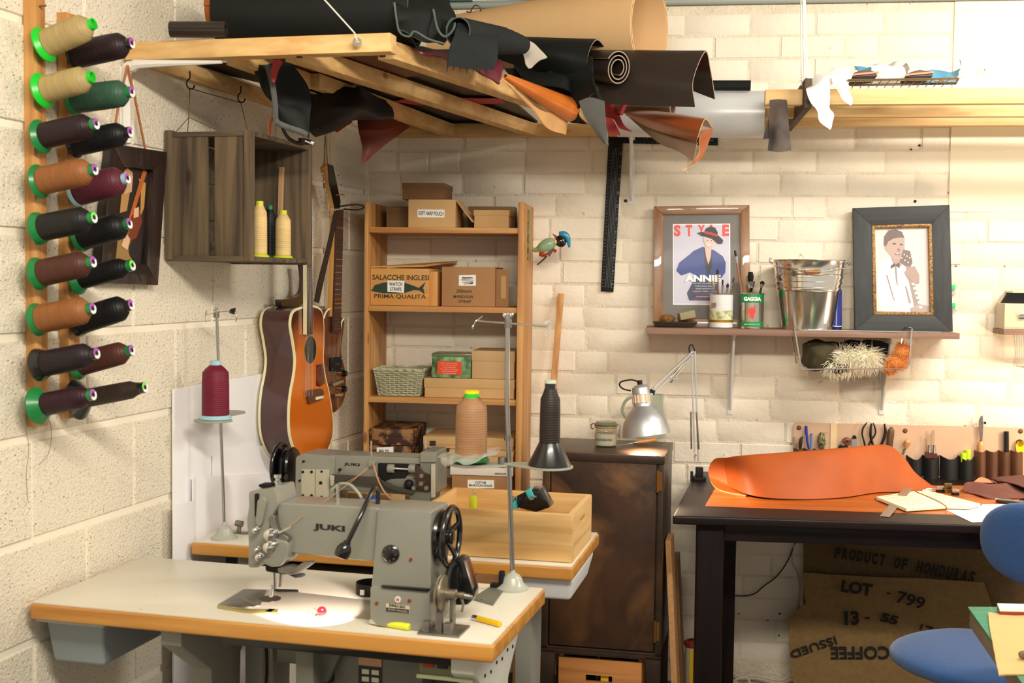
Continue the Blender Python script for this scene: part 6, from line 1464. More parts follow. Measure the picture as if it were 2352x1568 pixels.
TA, ax_, ay_, ar, ah = can('white and olive printed tin holding fine artist brushes', 1657, 757, 675, 54, -.165, [('body', 0, 1, 1, WC), ('olive_band', .26, .52, 1.006, pm('olive_print', (150, 150, 74), .4, col2=(226, 222, 190), vs=60)), ('gold_band', .17, .25, 1.008, pm('gold_band', (168, 128, 30), .3, .5)), ('ridge', .58, .60, 1.015, WC), ('ridge', .70, .72, 1.015, WC)])
flat(TA, rect(ax_ - ar * .9, ax_ - ar * .5, SZ + ah * .62, SZ + ah * .74), pm('brown_stamp', (110, 84, 40), .5), 'stamp', d=ay_ - ar * 1.0)
TB, bx_, by_, br_, bh = can('green and silver coffee tin holding a wide black brush', 1728, 757, 674, 54, -.165, [('body', 0, 1, 1, pm('silver_can', (196, 190, 176), .22, .9)), ('green_band', .74, .98, 1.006, pm('green_print', (20, 140, 70), .35)), ('green_band', .06, .20, 1.006, pm('green_print', (20, 140, 70), .35))])
text('GAGGIA', TB, (bx_ - .002, by_ - br_ * 1.03, SZ + bh * .85), br_ * 1.45, bh * .12, WHM, bold=.06)
text('DECAFFEINATO', TB, (bx_ - .002, by_ - br_ * 1.03, SZ + bh * .13), br_ * 1.3, bh * .04, pm('pale_print', (200, 226, 200), .5))
flat(TB, [(bx_ - .002 + x * br_, SZ + bh * (.46 + y)) for x, y in ((-.38, .02), (-.30, .14), (-.14, .10), (.0, .20), (.05, .12), (.18, .16), (.24, .22), (.28, .04), (.18, -.06), (.14, -.16), (.02, -.20), (-.12, -.12), (-.2, -.14), (-.24, -.04))], RDM, 'red_emblem', d=by_ - br_ * 1.035)
WDH = pm('handle_varnish', (150, 96, 50), .3, coat=.4)
def brush(label, base, tip, v, rh, kind, bl=.022, fr=FB, bw=None, hcol=None, bcol=(40, 28, 24)):
    a = Vector(base); b = Vector(tip); Mx, Ln = axisM(a, b); T = Thing('paint_brush', label, 'brush', Fr(FB.M @ Mx), (0, 0, 0), 'brushes standing in the tins')
    bw = bw or rh * 1.5; m = MB(); m.lathe([(rh * .5, 0), (rh, Ln * .4), (rh * .8, Ln - bl * 2)], n=12); m.build('handle', hcol or WDH, T)
    m = MB(); m.lathe([(rh * .8, Ln - bl * 2.1), (bw, Ln - bl)], n=14); m.build('ferrule', CHROME, T)
    m = MB(); m.lathe([(bw, Ln - bl), (bw * 1.35, Ln - bl * .5), (bw * .9 if kind == 'flat' else bw * .3, Ln)], n=14, sq=.5 if kind == 'flat' else 1); m.build('bristles', pm('bristle_%d_%d' % (bcol[0], bcol[1]), bcol, .9, var=.3, vs=200), T)
for bpx, lab, dx, kind, bl_, rh, bc in (((1637, 645), 'pale yellow bristle brush leaning left in the white tin', -.010, 'pt', .016, .003, (190, 156, 84)), ((1648, 618), 'tall thin blue-grey brush in the white tin', -.004, 'pt', .018, .0026, (60, 50, 50)), ((1660, 642), 'black tipped brush in the middle of the white tin', .0, 'flat', .018, .0032, (30, 26, 26)), ((1686, 637), 'brown round brush leaning right in the white tin', .009, 'flat', .020, .0034, (92, 56, 38)), ((1672, 650), 'short dark brush between the others in the white tin', .004, 'pt', .016, .0026, (58, 36, 30)), ((1688, 575), 'long paint splashed brush crossing behind the two tins', .012, 'flat', .022, .0042, (58, 40, 34))):
    t = FB.Y(*bpx, ay_ + (.01 if 'long' in lab else 0)); brush(lab, (ax_ + dx * (1.0 if 'long' not in lab else 3.2) * .6 - (0.0 if 'long' not in lab else -.03), ay_, SZ + .004) if 'long' not in lab else (bx_ - .02, by_, SZ + .03), t, 0, rh, kind, bl_, bcol=bc)
t = FB.Y(1724, 624, by_); brush('wide black bristle brush in the green tin', (bx_, by_, SZ + .004), t, 0, .006, 'flat', .034, bw=.016, bcol=(20, 19, 20))
t = FB.Y(1752, 645, by_); brush('short black handled brush leaning right in the green tin', (bx_ + .004, by_, SZ + .004), t, 0, .0045, 'pt', .012, hcol=BLACK, bcol=(26, 24, 24))
# bucket
v = -.13; c = P5(1854, 754, v); s_ = F / (FB.M @ Vector((c.x, -.13, 1.3))).y; rt, rb_ = 80 / s_, 57 / s_; zt = P5(1854, 598, v).z; cy_ = -rt - .012
T = Thing('steel_bucket', 'shiny galvanised bucket with a wooden grip in the middle of the wall shelf', 'bucket', FB, (c.x, cy_, SZ)); h = zt - SZ
BK = pm('galvanised', (226, 222, 214), .17, 1)
pr_ = [(rb_, 0), (rb_, .006)] + [(rb_ + (rt - rb_) * f + e_, h * f) for f, e_ in ((.2, 0), (.55, 0), (.60, .004), (.63, .0), (.68, .004), (.71, 0), (.76, .004), (.79, 0), (.97, 0), (1, .002))] + [(rt - .001, h), (rt - .003, h * .97), (rb_ - .002, .01), (0, .008)]
m = MB(); m.lathe(pr_, (c.x, cy_, SZ), (0, 0, 1), 48, cap=False); m.build('bucket_body', BK, T, sm=50)
for f in (.56, .61, .69, .75, .80):
    rr = rb_ + (rt - rb_) * f + .001; m = MB(); m.tube([(c.x + rr * math.cos(t), cy_ + rr * math.sin(t), SZ + h * f) for t in [2 * PI * k / 48 for k in range(48)]], .0022, 6, closed=True); m.build('pressed_ring', BK, T)
m = MB(); m.tube([(c.x + rt * math.cos(t), cy_ + rt * math.sin(t), zt) for t in [2 * PI * k / 48 for k in range(48)]], .0022, 6, closed=True); m.build('rolled_rim', BK, T)
for s in (-1, 1):
    m = MB(); m.tube([(c.x + s * (rt + .001), cy_, zt - .012), (c.x + s * (rt + .012), cy_, zt - .004), (c.x + s * (rt + .013), cy_, zt + .006), (c.x + s * (rt + .006), cy_, zt + .004)], .0022, 6, sm=12); m.build('ear', BK, T)
hp = [(c.x + rt * 1.12 * math.cos(t), cy_ - rt * 1.12 * math.sin(t), zt - .004 - .036 * math.sin(t)) for t in [PI * k / 24 for k in range(25)]]
m = MB(); m.tube(hp, .0018, 6); m.build('bail_handle', CHROME, T)
m = MB(); zg = hp[12][2]; m.lathe([(.004, -.028), (.0075, -.024), (.0065, -.008), (.0078, 0), (.0065, .008), (.0075, .024), (.004, .028)], (c.x - .004, hp[12][1], zg), (1, 0, .0), 16); m.build('wooden_grip', WDH, T)
m = MB(); p = P5(1838, 585, cy_); m.sheet([[(p.x - .02, cy_, zt - .02), (p.x, cy_, zt + .024), (p.x + .03, cy_, zt - .02)], [(p.x - .02, cy_ + .03, zt - .02), (p.x + .004, cy_ + .02, zt + .016), (p.x + .03, cy_ + .03, zt - .02)]], .001, 10, 6)
solo('plastic_bag', 'corner of a clear plastic bag poking out of the bucket', 'bag', m, PB, FB, (p.x, cy_, zt))
# blue tube
v = -.11; c = P5(1921, 752, v); r = 12 / s_
T = Thing('blue_tube', 'dark blue tube standing cap down between bucket and charcoal frame', 'tube', FB, (c.x, v, SZ))
zt = P5(1921, 665, v).z
m = MB(); m.lathe([(r, 0), (r, .012)], (c.x, v, SZ), (0, 0, 1), 24); m.build('cap', pm('navy', (20, 24, 78), .3), T)
m = MB(); n_ = 24; rings = []
for f in (0, .4, .8, 1): rings.append([(c.x + r * (1 - .12 * f) * math.cos(2 * PI * k / n_), v + r * (1 - f) * math.sin(2 * PI * k / n_), SZ + .013 + (zt - SZ - .013) * f) for k in range(n_)])
m.loft(rings); m.build('tube_body', pm('blue_tube_plastic', (26, 34, 120), .25, coat=.3), T)
m = MB(); m.lathe([(r * 1.02, .012), (r * 1.02, .0135)], (c.x, v, SZ), (0, 0, 1), 24, cap=False); m.build('white_line', WHM, T)
# steel rulers lying on the shelf edge
m = MB(); a, b = P5(1857, 757, SV), P5(2064, 756, SV); m.box(a.x, b.x, SV - .002, SV + .03, SZ + .0004, SZ + .003)
solo('steel_rule', 'long pale steel rule lying along the front edge of the wall shelf', 'ruler', m, pm('brushed_aluminium', (214, 214, 212), .3, .8), FB, (a.x, SV, SZ))
m = MB(); a, b = P5(1957, 759, SV), P5(2166, 756, SV); m.box(a.x, b.x, SV + .031, SV + .055, SZ + .0004, SZ + .0022)
solo('steel_rule', 'second thinner rule lying behind the long one on the wall shelf', 'ruler', m, pm('brushed_aluminium', (214, 214, 212), .3, .8), FB, (a.x, SV + .03, SZ))
# green tape rolls behind the dark frame
for y, lab in ((660, 'upper green tipped plastic clip behind the charcoal frame'), (702, 'lower green tipped plastic clip behind the charcoal frame')):
    p = P5(2190, y, -.02); T = Thing('plastic_clip', lab, 'clip', FB, p)
    m = MB(); m.box(p.x - .02, p.x + .006, -.024, -.001, p.z - .008, p.z + .010); m.build('green_end', pm('clip_green', (70, 200, 120), .4), T, bevel=.001)
    m = MB(); m.box(p.x - .02, p.x + .009, -.022, -.001, p.z - .024, p.z - .008); m.build('clear_end', CLR, T, bevel=.001)

# ------------------------------------------------------------------ wire basket hanging from the shelf
v = SV - .008
L0, L1, L2, L3 = P5(1825, 762, v), P5(1842, 848, v), P5(2084, 846, v), P5(2095, 760, v)
T = Thing('wire_basket', 'chrome wire basket hooked under the wall shelf holding furs', 'basket', FB, ((L1.x + L2.x) / 2, v / 2, L1.z))
for dy, rr in ((0, .0028), (.155, .0022)):
    m = MB(); A_ = [L0 + Vector((0, dy, .006)), L0 + Vector((.002, dy, 0)), L1 + Vector((-.004, dy, .014)), L1 + Vector((.008, dy, 0)), L2 + Vector((-.008, dy, 0)), L2 + Vector((.004, dy, .014)), L3 + Vector((-.002, dy, 0)), L3 + Vector((0, dy, .006))]
    m.tube(A_, rr, 8); m.build('end_loop', CHROME, T)
m = MB()
for q in (L0, L3): m.tube([q + Vector((0, 0, .004)), q + Vector((0, .004, .008)), q + Vector((0, .16, .0078))], .0026, 8)
m.build('shelf_hook', CHROME, T)
m = MB()
for k in range(15): 
    x = L1.x + .01 + (L2.x - L1.x - .02) * k / 14; m.cyl((x, v, L1.z), (x, v + .155, L1.z), .0012, n=6)
for k in range(5):
    z = L1.z + .012 + .018 * k; m.cyl((L1.x - .004 - .003 * k, v, z), (L1.x - .004 - .003 * k, v + .155, z), .0012, n=6); m.cyl((L2.x + .004 + .002 * k, v, z), (L2.x + .004 + .002 * k, v + .155, z), .0012, n=6)
m.build('grid_wires', CHROME, T)['kind'] = 'stuff'
def fur(name, label, blobs, fr, n, ln, colr, thick=.0011, seed=1, gravity=(0, 0, -.5), curl=1.0, mat=None, core=None):
    """shaggy pelt: a lumpy core plus curved locks"""
    rnd = random.Random(seed); T = Thing(name, label, 'fur', fr, blobs[0][0])
    m = MB()
    for c, r in blobs: m.ball(c, tuple(x * .86 for x in r), 14, 10)
    m.build('hide', core or mat, T, sm=80)
    m = MB(); g = Vector(gravity)
    for i in range(n):
        c, r = blobs[rnd.randrange(len(blobs))]; u = Vector((rnd.gauss(0, 1), rnd.gauss(0, 1) - .5, rnd.gauss(0, 1))).normalized()
        p = Vector(c) + Vector((u.x * r[0], u.y * r[1], u.z * r[2])) * .84; L_ = ln * rnd.uniform(.6, 1.2); d = (u + Vector((rnd.uniform(-.5, .5), rnd.uniform(-.4, .4), rnd.uniform(-.3, .3))) * curl).normalized(); P_ = [p]
        for k in range(5):
            d = (d + g * .35 + Vector((rnd.uniform(-.3, .3), rnd.uniform(-.2, .2), rnd.uniform(-.2, .2))) * curl).normalized(); P_.append(P_[-1] + d * L_ / 5)
        m.tube(P_, [thick, thick * .9, thick * .8, thick * .6, thick * .4, thick * .12], 3, cap=False)
    m.build('hair', mat, T)['kind'] = 'stuff'
    return T
yv = v + .07; Pz = lambda x, y: P5(x, y, yv)
CREAMF = pm('cream_fleece', (246, 238, 212), .8, var=.06, vs=30); ORF = pm('orange_fur', (236, 156, 82), .85, var=.12, vs=30)
cen = [Pz(1945, 828), Pz(1985, 822), Pz(1918, 836)]
fur('sheepskin_scrap', 'shaggy cream fleece in the wire basket', [(cen[0], (.048, .05, .034)), (cen[1], (.046, .05, .030)), (cen[2], (.03, .04, .02))], FB, 1500, .042, None, .0012, 3, mat=CREAMF)
fur('orange_fur_scrap', 'orange fluffy fur hanging at the right end of the wire basket', [(Pz(2060, 832), (.036, .04, .030)), (Pz(2072, 808), (.026, .035, .034)), (Pz(2044, 846), (.020, .03, .018))], FB, 1500, .014, None, .0009, 5, curl=.6, mat=ORF)
m = MB(); rows = [[P5(1843, 790, yv + .03), P5(1850, 845, yv), P5(1880, 850, yv - .03), P5(1908, 838, yv - .03)], [P5(1855, 785, yv + .03), P5(1866, 800, yv - .02), P5(1890, 800, yv - .04), P5(1918, 796, yv - .02)], [P5(1870, 783, yv + .05), P5(1890, 782, yv + .04), P5(1910, 782, yv + .04), P5(1925, 783, yv + .04)]]
m.sheet(rows, .003, 26, 18, wob=.012, ws=26)
solo('green_cloth', 'crumpled olive green cloth at the left end of the wire basket', 'cloth', m, pm('olive_cloth', (66, 60, 34), .85, var=.3, vs=20), FB, rows[0][0])
m = MB(); rows = [[P5(1920, 785, yv + .05), P5(1960, 782, yv + .05), P5(2010, 783, yv + .05), P5(2045, 790, yv + .05)], [P5(1925, 800, yv + .045), P5(1965, 800, yv + .04), P5(2010, 806, yv + .04), P5(2040, 812, yv + .045)]]
m.sheet(rows, .004, 20, 8, wob=.008, ws=30)
solo('black_hide', 'black hide scrap behind the cream fleece in the wire basket', 'hide', m, BLKM, FB, rows[0][0])
m = MB(); m.sheet([[P5(1905, 838, yv - .02), P5(1930, 836, yv - .05), P5(1960, 842, yv - .03)], [P5(1900, 852, yv - .02), P5(1925, 857, yv - .05), P5(1955, 853, yv - .03)]], .003, 16, 8, wob=.008, ws=60)
solo('dark_fur_scrap', 'small dark brown fur scrap poking through the basket bottom', 'fur', m, pm('dark_brown_fur', (44, 28, 22), .9), FB, P5(1905, 838, yv - .02))
# ------------------------------------------------------------------ dark work table
A0, A1 = FD.Z(1545, 1184, DZ), FD.Z(2316, 1208, DZ); A1 = A0 + (A1 - A0).normalized() * 1.35
B0_ = FD.Z(1601, 1095, DZ); wd_ = FB.M @ Vector((3.0, -.02, 0)); B1_ = FD.Mi @ wd_
B0_ = FD.Mi @ (FB.M @ Vector(((FB.Mi @ (FD.M @ B0_)).x, -.03, DZ)))
dirb = (FD.Mi.to_3x3() @ (FB.M.to_3x3() @ Vector((1, 0, 0)))); B1_ = B0_ + dirb * 1.25
T = Thing('work_table', 'long black-stained work table with an orange wood inlay against the back wall', 'table', FD, (.6, .3, 0))
P_ = [(p.x, p.y) for p in (A0, A1, B1_, B0_)]
m = MB(); m.prism(P_, DZ - .026, DZ, 'xy'); m.build('tabletop', DARKW, T, bevel=.006, seg=3)
q = [FD.Z(1619, 1162, DZ), FD.Z(2172, 1182, DZ), FD.Z(2330, 1189, DZ), FD.Z(2350, 1116, DZ), FD.Z(1648, 1112, DZ)]
m = MB(); m.prism([(p.x, p.y) for p in q], DZ - .002, DZ + .0006, 'xy'); m.build('inlay_panel', wood('orange_inlay', (196, 108, 38), (160, 80, 26), 'x', .6, .4, coat=.2, knots=False), T)
ly = FD.Y
yA = .035
for px0, px1, y0, y1, zz_ in ((1600, 1661, yA, yA + .08, 0), (1663, 1690, .50, .57, 0)):
    a, b = ly(px0, 1300, y0), ly(px1, 1300, y0); m = MB(); m.box(a.x, b.x, y0, y1, 0, DZ - .026); m.build('leg', DARKWZ, T, bevel=.004)
m = MB(); m.box(1.15, 1.23, yA, yA + .08, 0, DZ - .026); m.build('leg', DARKWZ, T, bevel=.004)
a = ly(1661, 1250, yA + .02); zb_2 = ly(1900, 1250, yA + .02).z
m = MB(); m.box(a.x, 1.16, yA + .02, yA + .045, zb_2, DZ - .026); m.build('apron', DARKW, T, bevel=.003)
m = MB(); a = ly(1601, 1250, yA + .1); m.box(a.x + .02, a.x + .045, yA + .08, .5, zb_2, DZ - .026); m.build('side_apron', DARKW, T, bevel=.002)
# orange hide folded over on the table
HIDE = pm('orange_hide', (176, 84, 30), .55, var=.16, vs=7, bump=.06, bs=120, spec=.3); HEDGE = pm('raw_hide_edge', (226, 164, 104), .7)
HUND = pm('hide_flesh_side', (214, 128, 66), .8)
def hrow(fx_, fy_, tx, ty, up=.0, dy=.12, uf=None, h=None):
    f = FD.Z(fx_, fy_, DZ + .004 + up); t = FD.Y(tx, ty, f.y + dy)
    r = (t.z - DZ); pts = [f, Vector(((f.x * .55 + t.x * .45), f.y + dy * .42, DZ + r * .50)), Vector((f.x * .15 + t.x * .85, f.y + dy * .84, DZ + r * .92)), Vector((t.x, t.y + r * .10, DZ + r)), Vector((t.x - .004, t.y + r * .45, DZ + r * .60)), Vector((t.x, t.y + r * .25, DZ + .008))]
    u = FD.Z(*uf, DZ + .003) if uf else Vector((f.x, f.y + .05, DZ + .003)); pts += [(pts[-1] + u) / 2 + Vector((0, 0, -.002)), u]; pts[-2].z = DZ + .003
    return pts
y_ = FD.Z(1672, 1122, DZ).y
rows = [[FD.Y(1670, 1115, y_), FD.Y(1668, 1088, y_ + .012), FD.Y(1660, 1064, y_ + .03), FD.Y(1646, 1053, y_ + .05), FD.Y(1631, 1068, y_ + .06), FD.Y(1629, 1096, y_ + .05), FD.Z(1650, 1124, DZ + .004), FD.Z(1712, 1139, DZ + .003)], hrow(1730, 1138, 1720, 1048, .004, .09, (1740, 1130)), hrow(1830, 1146, 1850, 1039, 0, .12), hrow(1935, 1142, 1960, 1030, 0, .13), hrow(2010, 1131, 2036, 1025, 0, .13), hrow(2060, 1129, 2072, 1048, 0, .11), hrow(2105, 1127, 2100, 1085, 0, .07), hrow(2150, 1121, 2128, 1108, 0, .03)]
for r in rows:
    for p in r: p.z = max(p.z, DZ + .0035)
m = MB(); m.sheet(rows, .004, 48, 40, edge=1)
solo('leather_hide', 'bright orange cowhide folded over in a loop on the work table', 'leather', m, [HIDE, HEDGE], FD, rows[2][0], sm=60)
# notebook
def fz(x, y, z=.0): return FD.Z(x, y, DZ + z)
T = Thing('notebook', 'open notebook with handwritten cream pages on the work table', 'notebook', FD, fz(2110, 1150))
def slab(T, nm, pts, z0, z1, mat, par=None, warp=0):
    q = [FD.Z(x, y, DZ + z1) for x, y in pts]; m = MB(); m.prism([(p.x, p.y) for p in q], DZ + z0, DZ + z1, 'xy'); return m.build(nm, mat, T, bevel=min(.0015, (z1 - z0) * .3))
slab(T, 'cover', [(2009, 1143), (2110, 1126), (2257, 1158), (2228, 1167), (2080, 1171)], .001, .004, pm('notebook_cover', (150, 100, 60), .6))
slab(T, 'page_block', [(2012, 1140), (2100, 1127), (2172, 1161), (2082, 1167)], .004, .014, pm('cream_pages', (244, 236, 206), .8))
slab(T, 'page_block', [(2104, 1127), (2132, 1126), (2252, 1156), (2226, 1163), (2174, 1161)], .004, .013, pm('cream_pages', (244, 236, 206), .8))
m = MB(); NI = pm('note_ink', (150, 146, 140), .7)
for k in range(6):
    t = k / 6; a = FD.Z(2026 + 60 * t, 1141 + 22 * t, DZ + .0145); b = FD.Z(2092 + 66 * t, 1131 + 26 * t, DZ + .0145); m.bar(a, b, .0012, .0003)
    a = FD.Z(2122 + 50 * t, 1130 + 27 * t, DZ + .0135); b = FD.Z(2140 + 96 * t, 1129 + 25 * t, DZ + .0135); m.bar(a, b, .0012, .0003)
m.build('handwriting', NI, T)['kind'] = 'stuff'
m = MB(); m.tube([fz(2102, 1128, .015), fz(2150, 1148, .0155), fz(2172, 1162, .015), fz(2173, 1170, .004)], .0011, 5, sm=14); m.build('ribbon', pm('brown_ribbon', (140, 60, 50), .6), T)
m = MB(); a, b = fz(2032, 1186, .002), fz(2086, 1121, .018); m.bar(a, b, .028, .0016); 
T = Thing('steel_ruler', 'steel ruler lying across the open notebook on the work table', 'ruler', FD, a); m.build('blade', pm('brushed_ruler', (176, 168, 152), .35, .7), T)
q = slab(Thing('paper_sheet', 'white sheet of squared paper hanging over the front edge of the work table', 'paper', FD, fz(2250, 1180)), 'sheet', [(2164, 1166), (2256, 1157), (2420, 1158), (2420, 1194), (2232, 1199)], .0008, .0016, PAPER)
# buckles
def buckle(label, x, y, s, mt, rot=0):
    c = fz(x, y, .004); T = Thing('buckle', label, 'buckle', FD, c, 'metal buckles on the work table'); 
    m = MB(); M3 = Matrix.Rotation(rot, 3, 'Z'); m.tube([c + M3 @ Vector(v) for v in ((-s, -s * .7, 0), (s, -s * .7, 0), (s, s * .7, .001), (-s, s * .7, 0))], s * .16, 6, closed=True); m.build('buckle_frame', mt, T)
    m = MB(); m.cyl(c + M3 @ Vector((-s, 0, .001)), c + M3 @ Vector((s * .95, 0, .003)), s * .10, n=6); m.build('prong', mt, T)
buckle('flat chrome buckle nearest to the tip of the orange hide', 2128, 1124, .019, CHROME, .2)
for lab, x0, x1, y0, hh_, mt in (('chunky silver buckle block left of the brass one', 2152, 2168, 1131, .020, CHROME), ('brass roller buckle standing upright behind the notebook', 2170, 2186, 1133, .034, pm('brass_old', (130, 110, 60), .3, .9)), ('chunky silver buckle block right of the brass one', 2188, 2203, 1138, .022, CHROME)):
    a, b = fz(x0, y0), fz(x1, y0); T = Thing('buckle', lab, 'buckle', FD, a, 'metal buckles on the work table'); m = MB(); m.box(a.x, b.x, a.y, a.y + .018, DZ, DZ + hh_ * .45); m.build('keeper', BLKM if 'silver' in lab else mt, T, bevel=.002)
    m = MB(); m.box(a.x - .001, b.x + .001, a.y - .001, a.y + .012, DZ + hh_ * .45, DZ + hh_); m.build('roller', mt, T, bevel=.004)
BRL = pm('brown_suede', (106, 62, 54), .85, var=.12, vs=12, bump=.1, bs=90)
m = MB(); m.sheet([[fz(2212, 1124, .02), fz(2226, 1108, .028), fz(2300, 1112, .024), fz(2420, 1106, .02)], [fz(2212, 1128, .006), fz(2232, 1124, .010), fz(2310, 1130, .012), fz(2420, 1126, .010)], [fz(2238, 1134, .002), fz(2268, 1144, .003), fz(2330, 1145, .003), fz(2420, 1146, .003)]], .003, 30, 14, wob=.006, ws=20)
solo('suede_piece', 'reddish brown suede piece curled up at its left end behind the notebook', 'leather', m, BRL, FD, fz(2300, 1130))
m = MB(); m.sheet([[fz(2284, 1098, .03), fz(2302, 1094, .036), fz(2352, 1092, .038), fz(2430, 1090, .036)], [fz(2290, 1104, .026), fz(2316, 1108, .03), fz(2360, 1122, .026), fz(2430, 1134, .02)]], .003, 26, 8, wob=.004, ws=16)
solo('suede_piece', 'upper dark brown suede piece at the right frame edge on the work table', 'leather', m, pm('brown_suede_dark', (88, 52, 46), .85, bump=.1, bs=90), FD, fz(2350, 1100))
m = MB(); m.sheet([[fz(2236, 1106, .012), fz(2254, 1096, .020), fz(2285, 1106, .012)], [fz(2240, 1110, .004), fz(2258, 1108, .008), fz(2290, 1110, .004)]], .002, 12, 5)
solo('leather_offcut', 'pale tan leather offcut between the suede and the tool roll', 'leather', m, pm('pale_tan', (196, 134, 98), .7), FD, fz(2260, 1105))
T = Thing('penknife', 'black folding tool with steel rivets lying on the paper sheet', 'tool', FD, fz(2310, 1154, .006)); a, b = fz(2288, 1149, .007), fz(2352, 1156, .007)
m = MB(); m.bar(a, b, .020, .010); m.build('grip', BLACK, T, bevel=.004); m = MB(); m.bar(a + Vector((0, .006, .005)), b + Vector((0, .006, .005)), .008, .004); m.build('blade', CHROME, T)
m = MB(); a = fz(2330, 1087); m.hexa([(a.x, a.y, DZ), (a.x + .04, a.y, DZ), (a.x + .04, a.y + .03, DZ), (a.x, a.y + .03, DZ), (a.x + .004, a.y, DZ + .036), (a.x + .03, a.y, DZ + .036), (a.x + .03, a.y + .026, DZ + .036), (a.x + .004, a.y + .026, DZ + .036)])
solo('edge_block', 'small brown wedge block standing before the brown pockets of the tool roll', 'block', m, pm('walnut_block', (82, 56, 46), .6), FD, a, bevel=.002)

# ------------------------------------------------------------------ leather tool roll on the wall
TV = -.012
K = lambda x, y, v=TV: FB.Y(x, y, v)
T = Thing('tool_roll', 'pinkish leather tool roll screwed to the back wall above the work table', 'tool roll', FB, K(2090, 1040))
a, b = K(1823, 971), K(2351, 982); zlow = K(2090, 1098).z
def quadp(pts, v0, v1, bev=.001):
    m = MB(); m.prism([(K(*p).x, K(*p).z) for p in pts], v0, v1); return m
m = quadp([(1822, 1100), (2420, 1106), (2420, 984), (2000, 974), (1826, 970), (1822, 976)], TV, TV + .004)
m.build('backing', pm('veg_tan_pink', (206, 170, 140), .7, var=.08, vs=10), T)
quadp([(1906, 1060), (1921, 1060), (1922, 972), (1908, 971)], TV - .003, TV).build('pale_strip', pm('pale_strap', (224, 196, 150), .7), T)
for x, y in ((1835, 982), (2079, 989), (2344, 990)):
    p = K(x, y); m = MB(); m.lathe([(.0085, 0), (.008, .002), (.004, .003)], (p.x, TV, p.z), (0, -1, 0), 20); m.build('leather_washer', pm('washer_leather', (92, 48, 30), .6), T)
    m = MB(); m.lathe([(.0035, .003), (.003, .005), (0, .0055)], (p.x, TV, p.z), (0, -1, 0), 12); m.build('brass_screw', pm('brass', (170, 120, 60), .4, .9), T)
def pocket(x0, x1, yt, yb, dip, mat, dep=.022, nm='pocket'):
    rows = []
    for f in (0, .5, 1):
        r = []
        for k in range(7):
            t = k / 6; x = x0 + (x1 - x0) * t; bul = math.sin(PI * t); y = (yt + dip * bul) * (1 - f) + yb * f
            p = K(x, y); r.append(Vector((p.x, TV - .003 - dep * bul ** .8, p.z)))
        rows.append(r)
    m = MB(); m.sheet(rows, .002, 20, 4); return m.build(nm, mat, T)
BPK = pm('brown_pocket_leather', (104, 66, 42), .6, var=.3, vs=16, stretch=(3, 1, .6)); KPK = pm('black_pocket_leather', (28, 28, 28), .55)
for i in range(4): pocket(1823 + 24 * i, 1846 + 24 * i, 1027 + i * 1.5, 1090, 3, BPK, .018)
for i in range(4): pocket(1922 + 30 * i, 1950 + 30 * i, 1040, 1095, 4, BPK, .02)
for x0, x1, yt, dp in ((2046, 2081, 1046, 8), (2082, 2117, 1044, 9), (2119, 2155, 1044, 9), (2158, 2200, 1044, 8), (2201, 2236, 1046, 9)): 
    if x0 < 2082: pocket(2081, 2118, 1044, 1100, 9, KPK, .03)
    elif x1 <= 2236: pocket(x0, x1 + 1, yt, 1100, dp, KPK, .03)
for i in range(4): pocket(2237 + 28 * i, 2264 + 28 * i, 1033, 1098, 3, BPK, .024)
for x in (2118, 2156, 2194, 2239, 2268):
    p = K(x, 1096); m = MB(); m.box(p.x - .003, p.x + .003, TV - .008, TV - .002, p.z - .004, p.z + .005); m.build('rivet', CHROME, T, bevel=.001)
def tool(name, label, parts, fr=FB):
    """parts: (part name, kind, data, radius, material); points are photo pixels on the roll"""
    p0 = K(*parts[0][2][0]); T = Thing(name, label, 'tool', fr, (p0.x, TV - .012, p0.z), 'tools in the leather roll')
    for nm, kind, pts, r, mt in parts:
        m = MB(); P = [Vector((K(*p).x, TV - .013, K(*p).z)) for p in pts]
        if kind == 'tube': m.tube(P, r, 8, sm=18)
        elif kind == 'flat': m.prism([(p.x, p.z) for p in P], TV - .013 - r, TV - .013 + r)
        elif kind == 'lathe': m.tube(P, r, 12, sm=20)
        elif kind == 'disc': m.lathe([(r, -.004), (r, .004)], P[0], (0, -1, 0), 24)
        m.build(nm, mt, T, sm=50)
TAN = pm('beech', (212, 154, 98), .4, coat=.3)
tool('wire_hook', 'thin bent steel hook at the left end of the tool roll', [('rod', 'tube', [(1829, 1028), (1825, 1022), (1821, 1010), (1821, 1002), (1824, 1004), (1826, 1014), (1831, 1024)], .0013, DULL)])
tool('pocket_knife', 'dark pocket knife at the left end of the tool roll', [('handle', 'lathe', [(1837, 1030), (1838, 1014), (1841, 1000)], [.005, .0065, .004], pm('dark_horn', (50, 40, 36), .3)), ('bolster', 'lathe', [(1840, 1003), (1841, 999)], [.0045, .0035], CHROME)])
tool('marker_pen', 'dark blue pen in the tool roll', [('barrel', 'lathe', [(1857, 1030), (1853, 1008), (1851, 978)], [.003, .004, .0045], BLUE), ('cap', 'lathe', [(1851, 996), (1850, 977)], [.0052, .0048], BLUE)])
tool('marker_pen', 'light blue pen beside the dark blue one', [('barrel', 'lathe', [(1861, 1030), (1863, 996)], [.0036, .0036], pm('light_blue', (84, 132, 196), .4)), ('clip', 'tube', [(1858, 998), (1864, 994)], .0015, BLUE)])
tool('shaving_brush', 'round brush with a clear bulbous handle in the tool roll', [('handle', 'lathe', [(1886, 1032), (1886, 1018), (1886, 1004), (1887, 992)], [.006, .014, .013, .008], pm('olive_glass', (150, 146, 96), .15, col2=(60, 54, 36), vs=90)), ('collar', 'lathe', [(1886, 1034), (1886, 1024)], [.006, .0075], BLACK), ('wire_ring', 'tube', [(1892, 992), (1897, 990), (1899, 996)], .001, CHROME)])
